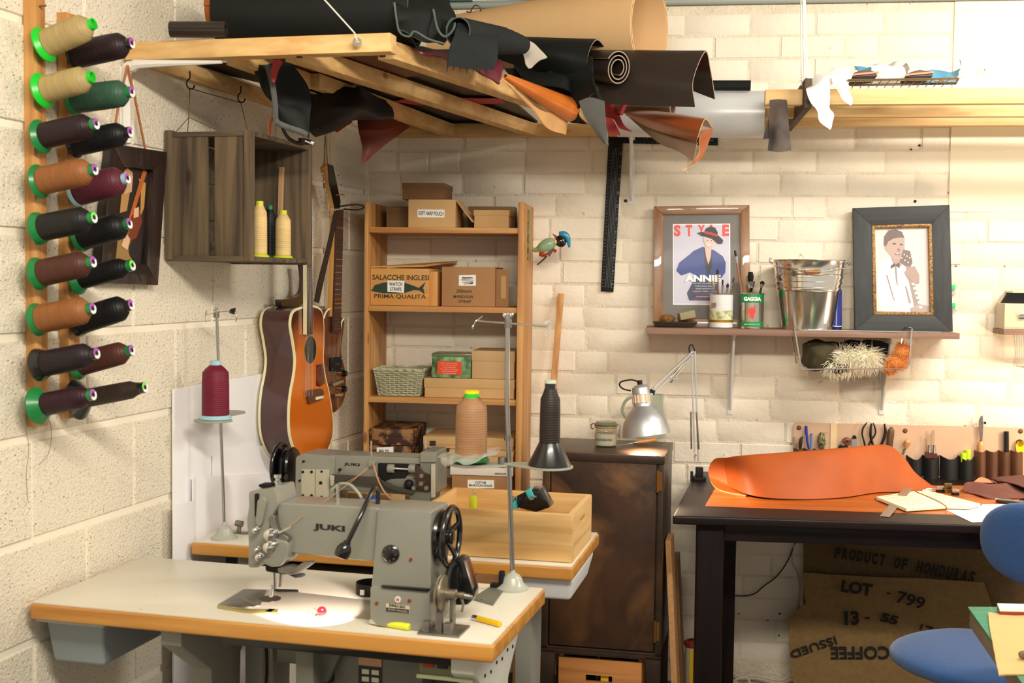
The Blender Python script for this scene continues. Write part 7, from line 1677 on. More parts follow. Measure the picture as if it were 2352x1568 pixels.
tool('awl', 'awl with a double ball brown handle in the tool roll', [('handle', 'lathe', [(1936, 1012), (1942, 1008), (1948, 1010)], [.008, .008, .009], pm('cherry_handle', (120, 62, 38), .4)), ('knob', 'disc', [(1946, 1012)], .011, pm('cherry_handle', (120, 62, 38), .4))])
tool('awl', 'dark round-handled awl low in the tool roll beside the brown one', [('knob', 'disc', [(1930, 1026)], .009, BLKM), ('knob', 'disc', [(1941, 1026)], .008, BLKM)])
tool('scraper', 'flat steel scraper with a black tip in the tool roll', [('blade', 'flat', [(1955, 1045), (1966, 1045), (1967, 1006), (1955, 1006)], .001, pm('pale_steel', (176, 176, 176), .4, .6)), ('tip', 'flat', [(1955, 1006), (1966, 1006), (1965, 1000), (1961, 998), (1957, 1000)], .003, BLKM)])
tool('pliers', 'long curved dark pliers standing left in the tool roll', [('arm', 'tube', [(1984, 1045), (1985, 1020), (1979, 996), (1982, 980), (1990, 969)], [.004, .0035, .003, .003, .002], pm('pliers_steel', (58, 48, 44), .35, .7)), ('arm', 'tube', [(1986, 1040), (1998, 1012), (2009, 995), (2008, 980), (2004, 970)], [.004, .0035, .003, .003, .002], pm('pliers_steel', (58, 48, 44), .35, .7))])
tool('pliers', 'black handled pliers standing right in the tool roll', [('arm', 'tube', [(2012, 1042), (2002, 1015), (1998, 996), (2000, 971)], [.0045, .0045, .005, .0035], BLACK), ('arm', 'tube', [(2012, 1040), (2026, 1012), (2032, 990), (2030, 972)], [.0045, .005, .005, .0035], BLACK)])
tool('wood_handled_tool', 'thick mottled wooden handle beside the black pliers', [('handle', 'lathe', [(2042, 1046), (2042, 1020), (2045, 990), (2047, 979)], [.008, .011, .0115, .004], wood('mottled_handle', (120, 88, 56), (76, 54, 36), 'z', 2, .5, knots=False))])
tool('awl', 'small awl with a round beech ball handle right of the hide', [('knob', 'lathe', [(2078, 1026), (2081, 1018), (2083, 1012), (2084, 1007)], [.005, .010, .0115, .004], TAN), ('ferrule', 'tube', [(2072, 1042), (2077, 1028)], .004, DULL)])
tool('scalpel', 'two pale handled scalpels in a silver pack in the second black pocket', [('handle', 'flat', [(2128, 1030), (2134, 1030), (2132, 1000), (2127, 997)], .001, pm('scalpel_handle', (170, 146, 114), .5)), ('handle', 'flat', [(2138, 1030), (2143, 1030), (2145, 988), (2141, 986), (2138, 990)], .001, pm('scalpel_handle', (170, 146, 114), .5)), ('silver_cap', 'lathe', [(2133, 1044), (2133, 1020)], [.006, .006], CHROME), ('silver_cap', 'lathe', [(2144, 1044), (2144, 1020)], [.006, .006], CHROME), ('sleeve', 'flat', [(2122, 1050), (2151, 1050), (2150, 1040), (2123, 1036)], .006, pm('sleeve_brown', (84, 38, 34), .4))])
for x, y, lab in ((2211, 1039, 'front lime green capped marker in the last black pocket'), (2221, 1032, 'rear lime green capped marker in the last black pocket')):
    tool('marker_pen', lab, [('cap', 'lathe', [(x, y + 20), (x, y + 1), (x, y)], [.0105, .0105, .009], pm('lime_cap', (186, 226, 40), .4))])
tool('clicker_knife', 'curved blade knife with a pale wooden handle rising above the tool roll', [('handle', 'lathe', [(2251, 1045), (2251, 1022), (2251, 1012)], [.0105, .0105, .006], TAN), ('ferrule', 'tube', [(2251, 1014), (2251, 1008)], .0045, pm('brass', (170, 120, 60), .4, .9)), ('blade', 'flat', [(2249, 1010), (2254, 1010), (2256, 975), (2255, 953), (2250, 955), (2246, 964), (2246, 985)], .0014, DULL), ('thumb_screw', 'disc', [(2260, 970)], .0042, BLKM)])
tool('marker_pen', 'thick black marker in the brown pockets', [('barrel', 'lathe', [(2309, 1044), (2309, 993), (2309, 992)], [.0088, .0088, .008], BLACK)])
tool('rotary_cutter', 'yellow rotary cutter with black knob at the right end of the tool roll', [('body', 'flat', [(2332, 1037), (2348, 1037), (2350, 1022), (2348, 1013), (2340, 1009), (2333, 1013), (2330, 1022)], .004, pm('yellow_plastic', (246, 194, 24), .4)), ('blade_guard', 'disc', [(2340, 1016)], .0125, BLKM), ('yellow_disc', 'disc', [(2340, 1017)], .0115, pm('yellow_plastic', (246, 194, 24), .4)), ('knob', 'disc', [(2340, 1019)], .005, BLKM)])

# ------------------------------------------------------------------ coffee sacks under the table
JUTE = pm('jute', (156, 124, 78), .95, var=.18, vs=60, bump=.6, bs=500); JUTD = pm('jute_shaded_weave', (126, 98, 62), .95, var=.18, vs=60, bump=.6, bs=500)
SINK = pm('sack_ink', (34, 30, 26), .9)
def sack(label, rows, th, mat, org, wob=.004, seed=0):
    R_ = [[FB.Y(x, y, v) for x, y, v in r] for r in rows]; m = MB(); m.sheet(R_, th, 36, 20, wob=wob, ws=9, seed=seed, edge=0)
    o = m.build('sack_cloth', mat, (T := Thing('jute_sack', label, 'sack', FB, R_[0][0])), sm=70); return T
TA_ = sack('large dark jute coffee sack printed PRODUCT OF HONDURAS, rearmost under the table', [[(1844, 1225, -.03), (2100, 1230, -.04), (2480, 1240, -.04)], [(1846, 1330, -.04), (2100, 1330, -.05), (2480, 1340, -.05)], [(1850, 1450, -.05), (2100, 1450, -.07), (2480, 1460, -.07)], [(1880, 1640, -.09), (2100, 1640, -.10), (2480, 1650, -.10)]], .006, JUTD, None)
def stext(T, s, px, py, wpx, hpx, v, rot, bold=.04, mirror=False, font=0, y=None):
    c = FB.Y(px, py, v); k = (FB.Y(px + 50, py, v).x - c.x) / 50
    return text(s, T, c, wpx * k, hpx * k, SINK, rot=rot, bold=bold)
for i, ch in enumerate('PRODUCT OF HONDURAS'):
    if ch == ' ': continue
    t = i / 18; x = 1924 + (2232 - 1924) * t; y = 1268 + 2 + 56 * t ** 1.15
    stext(TA_, ch, x, y, 13.5 if ch != 'I' else 4, 27 + 4 * t, -.066, -.14 - .1 * t, .05)
TB_ = sack('jute coffee sack printed LOT 799 and 13-55 with a frayed lower edge', [[(1842, 1315, -.085), (1980, 1322, -.10), (2110, 1328, -.10), (2260, 1338, -.09)], [(1850, 1380, -.095), (1980, 1390, -.115), (2110, 1392, -.115), (2280, 1400, -.10)], [(1864, 1430, -.10), (1960, 1430, -.12), (2080, 1440, -.12), (2290, 1460, -.11)], [(1873, 1466, -.105), (1955, 1458, -.12), (2030, 1452, -.12), (2120, 1540, -.12)]], .005, JUTE, None, .003, 3)
stext(TB_, 'LOT', 1968, 1350, 72, 30, -.128, -.12, .05); stext(TB_, '-', 2041, 1362, 9, 4, -.128, -.1); stext(TB_, '799', 2092, 1378, 66, 30, -.130, -.24, .02)
stext(TB_, '13', 1956, 1419, 34, 34, -.130, .06, .05); stext(TB_, '-', 1992, 1419, 11, 5, -.130, 0); stext(TB_, '55', 2043, 1421, 40, 22, -.132, -.22, .05); stext(TB_, '174', 2136, 1448, 48, 22, -.130, -.2, .02)
m = MB(); rnd = random.Random(4)
for k in range(60):
    t = rnd.random(); x = 1873 + 157 * t; y = 1466 - 14 * t; p = FB.Y(x, y, -.121); m.tube([p, p + Vector((rnd.uniform(-.006, .006), -.002, -.006)), p + Vector((rnd.uniform(-.016, .016), -.003, -rnd.uniform(.008, .02)))], .0005, 4)
for k in range(40):
    t = rnd.random(); p = FB.Y(1843 + 26 * t, 1320 + 140 * t, -.10 - .006 * t); m.tube([p, p + Vector((-rnd.uniform(.004, .016), -.002, rnd.uniform(-.012, .004)))], .0005, 4)
m.build('frayed_threads', JUTE, TB_)['kind'] = 'stuff'
TC_ = sack('front jute coffee sack printed COFFEE upside down, lowest under the table', [[(1822, 1415, -.09), (1870, 1405, -.10), (1960, 1430, -.11), (2120, 1440, -.12)], [(1812, 1450, -.125), (1880, 1455, -.15), (1990, 1460, -.15), (2180, 1480, -.16)], [(1814, 1500, -.15), (1880, 1510, -.17), (1990, 1510, -.17), (2230, 1530, -.18)], [(1830, 1640, -.20), (1900, 1640, -.22), (2010, 1640, -.22), (2280, 1650, -.22)]], .006, JUTE, None, .003, 6)
stext(TC_, 'COFFEE', 1975, 1499, 136, 32, -.180, PI + .06, .03); stext(TC_, 'ISSUED', 1868, 1486, 112, 20, -.172, PI + .38, .02)
m = MB(); m.sheet([[FB.Y(x, y, v) for x, y, v in r] for r in ([(1806, 1425, -.10), (1830, 1402, -.10), (1856, 1380, -.09)], [(1822, 1436, -.11), (1846, 1428, -.12), (1864, 1420, -.115)], [(1842, 1452, -.11), (1858, 1450, -.12), (1868, 1446, -.12)])], .005, 16, 12, wob=.003, ws=20); m.build('folded_corner', JUTE, TC_)
# cables
m = MB(); m.tube([FB.Y(x, y, -.012) for x, y in ((1829, 1240), (1808, 1290), (1782, 1325), (1755, 1345), (1735, 1362), (1712, 1368), (1680, 1366), (1650, 1358))], .0021, 6, sm=50)
solo('black_cable', 'thin black cable sagging across the wall under the work table', 'cable', m, BLKM, FB, FB.Y(1782, 1325, -.012))
m = MB(); m.tube([FB.Y(x, y, -.012) for x, y in ((1824, 1250), (1820, 1290), (1832, 1318), (1836, 1350), (1832, 1390), (1826, 1408))], .0028, 6, sm=40)
solo('white_cable', 'pale cable hanging down the wall beside the jute sacks', 'cable', m, pm('pale_cable', (206, 186, 168), .5), FB, FB.Y(1832, 1318, -.012))
m = MB(); m.tube([FB.Y(x, y, v) for x, y, v in ((1680, 1542, -.03), (1700, 1553, -.04), (1740, 1552, -.05), (1790, 1562, -.06), (1820, 1552, -.07), (1850, 1560, -.1))], .0045, 8, sm=40); m.tube([FB.Y(x, y, v) for x, y, v in ((1684, 1575, -.06), (1690, 1561, -.06), (1712, 1556, -.06), (1722, 1566, -.07), (1726, 1580, -.08))], .0045, 8, sm=24)
solo('white_cable', 'thick white cable snaking along the foot of the wall under the work table', 'cable', m, pm('pale_cable', (206, 186, 168), .5), FB, FB.Y(1740, 1552, -.05))
c = FB.Y(1592, 1520, -.16); T = Thing('sealant_tube', 'white and yellow carton with a red cap on the floor beside the table leg', 'tube', FB, (c.x, -.16, 0)); zt = FB.Y(1592, 1478, -.16).z
m = MB(); m.cyl((c.x, -.16, 0), (c.x, -.16, zt - .01), .030, n=24); m.build('carton', pm('carton_white', (206, 196, 176), .5), T)
m = MB(); m.lathe([(.0303, .02), (.0303, zt - .012)], (c.x, -.16, 0), (0, 0, 1), 24, cap=False); 
m = MB(); m.box(c.x - .014, c.x + .004, -.1925, -.186, .02, zt - .012); m.build('yellow_stripe', pm('carton_yellow', (226, 186, 30), .5), T)
m = MB(); m.lathe([(.026, 0), (.036, .006), (.034, .016), (.022, .022), (.020, .020), (.030, .014), (.03, .006)], (c.x, -.16, zt - .008), (0, 0, 1), 24, cap=False); m.build('cap', pm('red_cap', (132, 36, 22), .5), T)

# ------------------------------------------------------------------ blue office chair
CF = pm('blue_upholstery', (32, 78, 136), .9, var=.12, vs=90, bump=.35, bs=260, sheen=.3)
sz = .52
sy = 3.12; s_ = F / sy; sx = (2079 - 1176) / s_; cxs = sx + .235
FCh = Fr(yawM(cxs, sy, -58))
T = Thing('office_chair', 'blue fabric swivel chair with an oval back in front of the work table', 'chair', FCh, (0, 0, 0))
def cushion(T, nm, c, rx, ry, rz, pw=2.6, rot=None):
    m = MB(); rings = []; N_ = 40; M = rot or Matrix.Identity(3)
    for i in range(17):
        a = -PI / 2 + PI * i / 16; zr = math.copysign(abs(math.sin(a)) ** .9, math.sin(a)); rr = abs(math.cos(a)) ** .45
        ring = []
        for k in range(N_):
            t = 2 * PI * k / N_; ct, st_ = math.cos(t), math.sin(t)
            ring.append(Vector(c) + M @ Vector((rx * rr * math.copysign(abs(ct) ** (2 / pw), ct), ry * rr * math.copysign(abs(st_) ** (2 / pw), st_), rz * zr)))
        rings.append(ring)
    m.loft(rings, cap=True); return m.build(nm, CF, T, sm=80)
cushion(T, 'seat', (0, 0, sz - .03), .235, .225, .036, 2.3)
cushion(T, 'backrest', (0, .225, .768), .19, .116, .030, 2.3, Matrix.Rotation(R(90), 3, 'X'))
m = MB(); m.box(-.13, .13, -.12, .12, sz - .085, sz - .062); m.build('seat_pan', BLKM, T, bevel=.01)
m = MB(); m.tube([(0, .12, sz - .08), (0, .25, sz - .07), (0, .275, .62), (0, .262, .76)], .018, 8, sm=20); m.build('back_support', BLKM, T)
m = MB(); m.cyl((0, 0, .10), (0, 0, sz - .08), .025, n=16); m.build('gas_column', BLKM, T)
for k in range(5):
    t = 2 * PI * k / 5; m = MB(); m.bar((0, 0, .10), (.27 * math.cos(t), .27 * math.sin(t), .07), .04, .03); m.build('base_arm', BLKM, T, bevel=.005)
    m = MB(); m.cyl((.27 * math.cos(t) - .015 * math.sin(t), .27 * math.sin(t) + .015 * math.cos(t), .03), (.27 * math.cos(t) + .015 * math.sin(t), .27 * math.sin(t) - .015 * math.cos(t), .03), .03, n=16); m.build('castor', BLKM, T)

# ------------------------------------------------------------------ near bench corner with the cutting mat
BZ = .74; b0, b1 = W.Z(2223, 1393, BZ), W.Z(2292, 1490, BZ); d = (b1 - b0).normalized()
T = Thing('work_bench', 'corner of a nearer bench under the green cutting mat at the right frame edge', 'bench', W, (b0.x + .3, b0.y - .2, 0))
far = W.Z(2700, 1396, BZ); q = [b0, far, far + d * .9, b0 + d * .9]
m = MB(); m.prism([(p.x + .004, p.y - .002) for p in q], BZ - .045, BZ - .004, 'xy'); m.build('benchtop', pm('bench_top', (150, 134, 112), .6, var=.1, vs=8), T, bevel=.003)
m = MB(); m.box(b0.x + .25, b0.x + .31, b0.y - .35, b0.y - .29, 0, BZ - .045); m.build('leg', DARKWZ, T)
m = MB(); m.prism([(p.x, p.y) for p in q], BZ - .004, BZ, 'xy')
T = Thing('cutting_mat', 'green cutting mat with a pale grid on the near bench', 'mat', W, b0); m.build('mat', pm('mat_green', (52, 138, 106), .6, col2=(70, 130, 100), vs=20), T)
m = MB(); ex_ = (far - b0).normalized()
for k in range(1, 14):
    a = b0 + ex_ * .05 * k; m.bar(a + Vector((0, 0, .0003)), a + d * .9 + Vector((0, 0, .0003)), .0008, .0004); a = b0 + d * .05 * k; m.bar(a + Vector((0, 0, .0003)), a + ex_ * .6 + Vector((0, 0, .0003)), .0008, .0004)
m.build('grid_lines', pm('mat_lines', (140, 196, 168), .6), T)['kind'] = 'stuff'
e2 = lambda x, y, up=.003: W.Z(x, y, BZ + up)
TANL = pm('natural_veg_tan', (226, 184, 120), .6, var=.07, vs=4, stretch=(1, 5, 1), bump=.05, bs=30)
rows = [[e2(2270, 1406), e2(2300, 1410), e2(2400, 1412), e2(2520, 1414)], [e2(2272, 1430), e2(2310, 1432), e2(2400, 1436), e2(2520, 1440)], [e2(2282, 1490), e2(2320, 1490), e2(2400, 1490), e2(2520, 1492)], [e2(2294, 1550), e2(2330, 1548), e2(2400, 1548), e2(2520, 1548)]]
m = MB(); m.sheet(rows, .003, 30, 20, wob=.001, ws=30)
solo('leather_sheet', 'natural tan leather sheet lying over the green cutting mat', 'leather', m, TANL, W, rows[0][0])
c = e2(2346, 1508, .01); m = MB(); m.ball(c + Vector((.004, 0, .004)), (.010, .010, .008), 12, 8); m.tube([c, c + Vector((.006, -.01, .002)), c + Vector((.012, -.03, 0))], .003, 6)
solo('raffia_knot', 'small knot of mottled raffia on the tan leather sheet', 'knot', m, pm('raffia', (150, 130, 90), .9, var=.5, vs=120, bump=1, bs=200), W, c)
a, b = e2(2296, 1412, .004), e2(2480, 1416, .004)
T = Thing('white_box_file', 'white flat case with a dark red edge standing on the cutting mat', 'case', W, a)
dd = Vector((.012, .045, 0)); hgt = Vector((0, 0, .018))
m = MB(); m.hexa([a, b, b + dd, a + dd, a + hgt * .45, b + hgt * .45, b + dd + hgt * .45, a + dd + hgt * .45]); m.build('red_edge', pm('dark_red_leatherette', (140, 52, 48), .5), T, bevel=.001)
a2, b2 = a + hgt * .45, b + hgt * .45
m = MB(); m.hexa([a2, b2, b2 + dd, a2 + dd, a2 + hgt * .35, b2 + hgt * .35, b2 + dd + hgt * .35, a2 + dd + hgt * .35]); m.build('white_top', PAPER, T, bevel=.001)
# small shelf with a tackle box at the right frame edge
v = -.14; a = FB.Y(2305, 765, v); zs = FB.Y(2330, 757, v).z
m = MB(); m.box(a.x, a.x + .5, v, -.003, zs - .018, zs); solo('wall_shelf', 'second small wall shelf at the right frame edge with a metal box', 'shelf', m, wood('grey_oak', (150, 118, 98), (120, 90, 74), 'x', 1, .6, knots=False), FB, (a.x, v, zs), bevel=.002)
T = Thing('metal_box', 'cream metal box with an open black-lined lid on the right-hand shelf', 'box', FB, (a.x + .1, v + .05, zs)); x0 = FB.Y(2308, 700, v + .01).x; z1 = FB.Y(2330, 697, v + .01).z; z2 = FB.Y(2330, 668, v + .01).z
m = MB(); m.box(x0, x0 + .3, v + .01, v + .12, zs + .0005, z1); m.build('box_body', pm('cream_metal', (206, 190, 160), .4), T, bevel=.003)
m = MB(); m.prism([(x0 + .002, z1), (x0 + .028, z2), (x0 + .3, z2), (x0 + .3, z1)], v + .10, v + .12); m.prism([(x0 + .024, z2 - .006), (x0 + .028, z2), (x0 + .3, z2), (x0 + .3, z2 - .006)], v + .012, v + .10); m.build('lid', pm('cream_metal', (206, 190, 160), .4), T)
m = MB(); m.prism([(x0 + .008, z1), (x0 + .03, z2 - .007), (x0 + .3, z2 - .007), (x0 + .3, z1)], v + .094, v + .099); m.build('lining', BLACK, T)
p = FB.Y(2347, 727, v); m = MB(); m.box(p.x - .010, p.x + .012, v, v + .01, p.z - .008, p.z + .008); m.build('clasp', CHROME, T, bevel=.002)
x = FB.Y(2346, 800, -.06).x; m = MB()
for k in range(5): m.tube([(x - .012 - .002 * k, v + .02 + .02 * k, zs - .02), (x - .010, v + .02 + .02 * k, zs - .13), (x + .2, v + .02 + .02 * k, zs - .14)], .0016, 6)
solo('wire_basket', 'second wire basket hooked under the small right-hand shelf', 'basket', m, CHROME, FB, (x, -.1, zs - .1))
# ------------------------------------------------------------------ leather rolls on the timber rack
D = W.D
def lth(nm, c, rough=.5, **k): return pm(nm, c, rough, var=k.pop('var', .12), vs=6, bump=.05, bs=140, **k)
LB = lth('black_hide_leather', (17, 20, 19), .62, spec=.25); LB2 = lth('charcoal_suede', (36, 39, 40), .85, spec=.2); LDB = lth('dark_brown_leather', (44, 33, 28), .42)
LT = lth('natural_tooling_leather', (232, 190, 138), .6, var=.06); LO = lth('amber_leather', (200, 108, 34), .34, coat=.15); LTE = lth('tan_flesh_side', (206, 156, 98), .8)
LCG = lth('cognac_leather', (158, 80, 38), .35, coat=.2); LGY = lth('grey_flesh_side', (96, 96, 94), .85); LRD = lth('red_suede', (176, 50, 52), .7); LMG = lth('magenta_leather', (104, 30, 48), .4); LRB = lth('red_brown_leather', (112, 44, 24), .5)
LE = pm('leather_cut_edge', (150, 132, 112), .8); LEG = pm('leather_edge_grey', (84, 96, 90), .8)
GRP = 'leather rolls and hides on the timber rack'
def lea(label, mb, mats, org, name='leather_roll', cat='leather', **k):
    return solo(name, label, cat, mb, mats, W, org, group=GRP, sm=60, **k)
def attach(child, parent, name, label=None):
    """a piece of the same hide becomes a part of it; both are found by the start of their labels"""
    f = lambda t: next(o for o in bpy.data.objects if str(o.get('label', '')).startswith(t))
    c, p = f(child), f(parent); Mp = p.matrix_basis.copy()
    if p.parent: Mp = p.parent.matrix_basis @ p.matrix_parent_inverse @ Mp
    c.parent = p; c.matrix_parent_inverse = Mp.inverted(); c.name = name
    for k in ('category', 'group'): del c[k]
    if label: c['label'] = label
def rows_(R_): return [[D(*p) for p in r] for r in R_]
# big black roll lying across the front
a, b = D(512, 16, 3.06), D(955, 12, 2.98)
a.z = b.z = 2.044 + .088
m = MB(); m.roll(a, b, .086, .088, 2.3, .006, .004, 80, 8, start=1.2, edge=1)
lea('big black leather roll lying across the front beam, its left end round', m, [LB, LEG], a)
m = MB(); m.sheet(rows_([[(900, -40, 3.0), (900, 10, 2.90), (905, 50, 2.88), (920, 80, 2.87)], [(940, -50, 3.05), (938, 10, 2.93), (950, 50, 2.90), (962, 86, 2.89)], [(1000, -50, 3.1), (1005, 10, 2.98), (1010, 50, 2.95), (1004, 92, 2.93)], [(1036, -40, 3.16), (1042, 10, 3.05), (1040, 60, 3.02), (1022, 98, 3.0)]]), .004, 26, 20, wob=.018, ws=12, edge=1)
lea('loose outer fold of soft black hide at the right end of the big roll', m, [LB, LEG], D(960, 40, 2.92), 'leather_fold')
m = MB(); m.tube([D(995, 22, 2.94), D(1005, 66, 2.92), D(1022, 84, 2.92), D(1040, 70, 2.94), D(1045, 54, 2.96)], .003, 6, sm=20); m.tube([D(906, 6, 2.88), D(910, 40, 2.87), D(918, 74, 2.86), D(940, 84, 2.86), D(952, 72, 2.86), D(985, 90, 2.87), D(1020, 100, 2.9)], .0026, 6, sm=30)
lea('pale green cut edge of the soft black hide fold', m, LEG, D(995, 22, 2.94), 'leather_edge')
m = MB(); a, b = D(492, 24, 3.14), D(560, 24, 3.12); m.roll(a, b, .055, .055, 1.6, .004, .004, 50, 4, edge=0)
lea('orange end of a roll peeking out left behind the big black roll', m, lth('orange_roll', (186, 104, 40), .5), a)
a, b = D(392, 78, 2.905), D(520, 80, 2.90); a.z = b.z = 2.044 + .020
m = MB(); m.roll(a, b, .019, .019, 2.5, .003, .003, 60, 4, edge=0)
lea('thin dark brown roll at the far left end of the front beam', m, LDB, a)
# natural tan roll behind
a, b = D(1010, 96, 4.10), D(1492, 62, 3.72)
m = MB(); m.roll(a, b, .085, .148, 1.7, .010, .003, 90, 14, start=2.4, edge=1)
lea('huge pale natural leather roll opening wide towards the right, rearmost on the rack', m, [LT, LT], a)
m = MB(); m.tube([D(1078, 36, 3.99), D(1083, 22, 3.97), D(1092, 12, 3.95), D(1103, 18, 3.95), D(1104, 30, 3.96)], .0022, 6, sm=20); m.tube([D(1072, 26, 3.99), D(1084, 34, 3.98), D(1074, 46, 3.97), D(1070, 60, 3.96)], .0022, 6, sm=12)
lea('leather thong knotted round the thin end of the natural roll', m, lth('thong', (92, 56, 36)), D(1078, 36, 3.99), 'leather_thong')
# charcoal roll with fringed flap
a, b = D(1052, 72, 2.97), D(1200, 103, 3.26)
m = MB()
for f0, f1, rr in ((0, .66, .036), (.5, .76, .033), (.6, .85, .030), (.7, .93, .027), (.78, 1.0, .024)):
    m.roll(a.lerp(b, f0), a.lerp(b, f1), rr, rr, 1.2, .003, .003, 40, 4, start=2 + f0, edge=1)
lea('charcoal suede roll whose layers step out like a telescope', m, [LB2, LEG], a)
m = MB(); m.sheet(rows_([[(1052, 52, 2.98), (1100, 58, 3.04), (1148, 66, 3.12)], [(1040, 90, 2.90), (1090, 95, 2.95), (1143, 100, 3.02)], [(1032, 126, 2.89), (1085, 130, 2.94), (1140, 134, 3.0)], [(1028, 152, 2.89), (1080, 158, 2.94), (1130, 160, 2.99)]]), .003, 24, 16, wob=.004, ws=20)
for k in range(7):
    p = D(1028 + 15 * k, 151 + 1.5 * k, 2.89 + .015 * k); m.tube([p, p + Vector((-.002, 0, -.010 - .006 * (k % 3 == 0)))], [.003, .0005], 4)
lea('charcoal suede flap with a frayed lower edge hanging over the side beam', m, LB2, D(1090, 110, 2.95), 'leather_flap')
m = MB(); m.sheet(rows_([[(940, 106, 2.98), (1040, 118, 3.1), (1110, 140, 3.2), (1150, 150, 3.26)], [(960, 122, 2.93), (1040, 140, 3.04), (1110, 165, 3.14), (1145, 192, 3.2)], [(990, 126, 2.95), (1050, 146, 3.06), (1110, 172, 3.16), (1146, 190, 3.22)]]), .003, 24, 10, wob=.008, ws=18)
m.sheet(rows_([[(1130, 130, 3.24), (1122, 155, 3.2), (1140, 192, 3.2)], [(1150, 138, 3.26), (1154, 160, 3.24), (1144, 190, 3.2)]]), .003, 12, 6)
lea('magenta leather poking out under the charcoal flap', m, LMG, D(1040, 130, 3.05), 'leather_piece')
m = MB(); m.sheet(rows_([[(1206, 92, 3.34), (1232, 104, 3.34), (1256, 132, 3.32)], [(1202, 116, 3.32), (1222, 128, 3.31), (1240, 138, 3.30)], [(1207, 146, 3.30), (1214, 157, 3.30), (1222, 156, 3.30)]]), .003, 12, 8, wob=.002, ws=30)
lea('pale grey suede scrap hanging beside the charcoal roll end', m, lth('pale_suede', (190, 180, 168), .9), D(1220, 120, 3.32), 'leather_piece')
# black hide drape and spiral roll
m = MB(); m.sheet(rows_([[(1120, 128, 3.75), (1130, 100, 3.72), (1160, 84, 3.8), (1200, 100, 3.95)], [(1250, 170, 3.6), (1240, 118, 3.55), (1260, 88, 3.62), (1300, 100, 3.8)], [(1350, 200, 3.52), (1350, 130, 3.50), (1371, 91, 3.58), (1396, 118, 3.72)]]), .004, 30, 20, edge=1)
m.sheet(rows_([[(1200, 190, 3.62), (1260, 215, 3.60), (1330, 250, 3.55)], [(1350, 130, 3.50), (1352, 180, 3.49), (1372, 212, 3.47)], [(1352, 176, 3.49), (1372, 220, 3.46), (1392, 280, 3.44)], [(1372, 200, 3.47), (1386, 240, 3.45), (1396, 334, 3.43)]]), .003, 20, 20, edge=1)
lea('large black hide arched over the spiral roll, with a sharp tip hanging down', m, [LB, LE], D(1300, 150, 3.55), 'leather_hide')
m = MB(); m.sheet(rows_([[(1330, 232, 3.48), (1356, 224, 3.46), (1388, 232, 3.44)], [(1340, 262, 3.47), (1362, 262, 3.45), (1390, 266, 3.43)], [(1362, 296, 3.45), (1378, 300, 3.43), (1393, 304, 3.42)], [(1388, 328, 3.43), (1393, 332, 3.42), (1398, 334, 3.42)]]), .003, 14, 12)
lea('grey underside tongue of the black hide pointing down in front of the set square', m, LGY, D(1370, 270, 3.44), 'leather_piece')
a, b = D(1300, 150, 3.72), D(1420, 157, 3.50)
m = MB(); m.roll(a, b, .038, .044, 2.6, .010, .0035, 110, 6, start=.5, sq=1.12, edge=1)
lea('dark roll showing a pale edged spiral at its open end', m, [LDB, LE], a)
# dark brown half pipe
m = MB(); m.sheet(rows_([[(1180, 214, 3.74), (1180, 170, 3.72), (1185, 126, 3.78), (1200, 124, 3.88), (1210, 160, 3.94)], [(1400, 238, 3.60), (1398, 170, 3.58), (1402, 120, 3.64), (1420, 120, 3.76), (1425, 150, 3.82)], [(1597, 246, 3.46), (1592, 185, 3.45), (1620, 118, 3.52), (1632, 160, 3.62), (1643, 228, 3.64)]]), .0045, 40, 20, edge=1)
lea('dark brown stiff leather bent into a half pipe with a pointed corner at the right', m, [LDB, LE], D(1500, 180, 3.5), 'leather_hide')
m = MB(); m.sheet(rows_([[(1240, 190, 3.66), (1240, 170, 3.62), (1180, 150, 3.60)], [(1310, 180, 3.58), (1290, 172, 3.52), (1200, 180, 3.50)], [(1318, 216, 3.54), (1285, 200, 3.46), (1215, 196, 3.48)]]), .003, 16, 10)
m.sheet(rows_([[(1160, 158, 3.6), (1240, 160, 3.62), (1310, 176, 3.6)], [(1180, 182, 3.56), (1250, 196, 3.58), (1322, 214, 3.55)], [(1200, 200, 3.6), (1260, 226, 3.6), (1330, 262, 3.56)], [(1260, 250, 3.66), (1310, 280, 3.62), (1352, 286, 3.56)]]), .003, 20, 16, wob=.008, ws=16)
lea('crumpled black leather between the amber cone and the arched hide', m, LB, D(1240, 190, 3.6), 'leather_piece')
# amber cone
m = MB(); m.sheet(rows_([[(1148, 172, 3.24), (1152, 168, 3.23), (1156, 168, 3.25)], [(1212, 222, 3.40), (1228, 190, 3.36), (1246, 196, 3.42)], [(1290, 270, 3.58), (1292, 228, 3.52), (1326, 232, 3.60)]]), .003, 20, 16, edge=1)
a, b = D(1160, 174, 3.25), D(1308, 252, 3.58)
m2 = MB(); m2.roll(a, b, .008, .036, 1.25, .002, .003, 40, 14, start=2.2, edge=1)
lea('glossy amber leather cone pointing out over the side beam', m2, [LO, LTE], a)
m = MB(); m.sheet(rows_([[(1148, 174, 3.22), (1156, 184, 3.24)], [(1196, 216, 3.34), (1222, 250, 3.38)], [(1244, 254, 3.46), (1256, 294, 3.50)], [(1306, 262, 3.58), (1299, 309, 3.60)]]), .003, 12, 22, edge=0)
lea('pale tan flesh side flap of the amber leather hanging below its cone', m, LTE, D(1230, 240, 3.4), 'leather_flap')
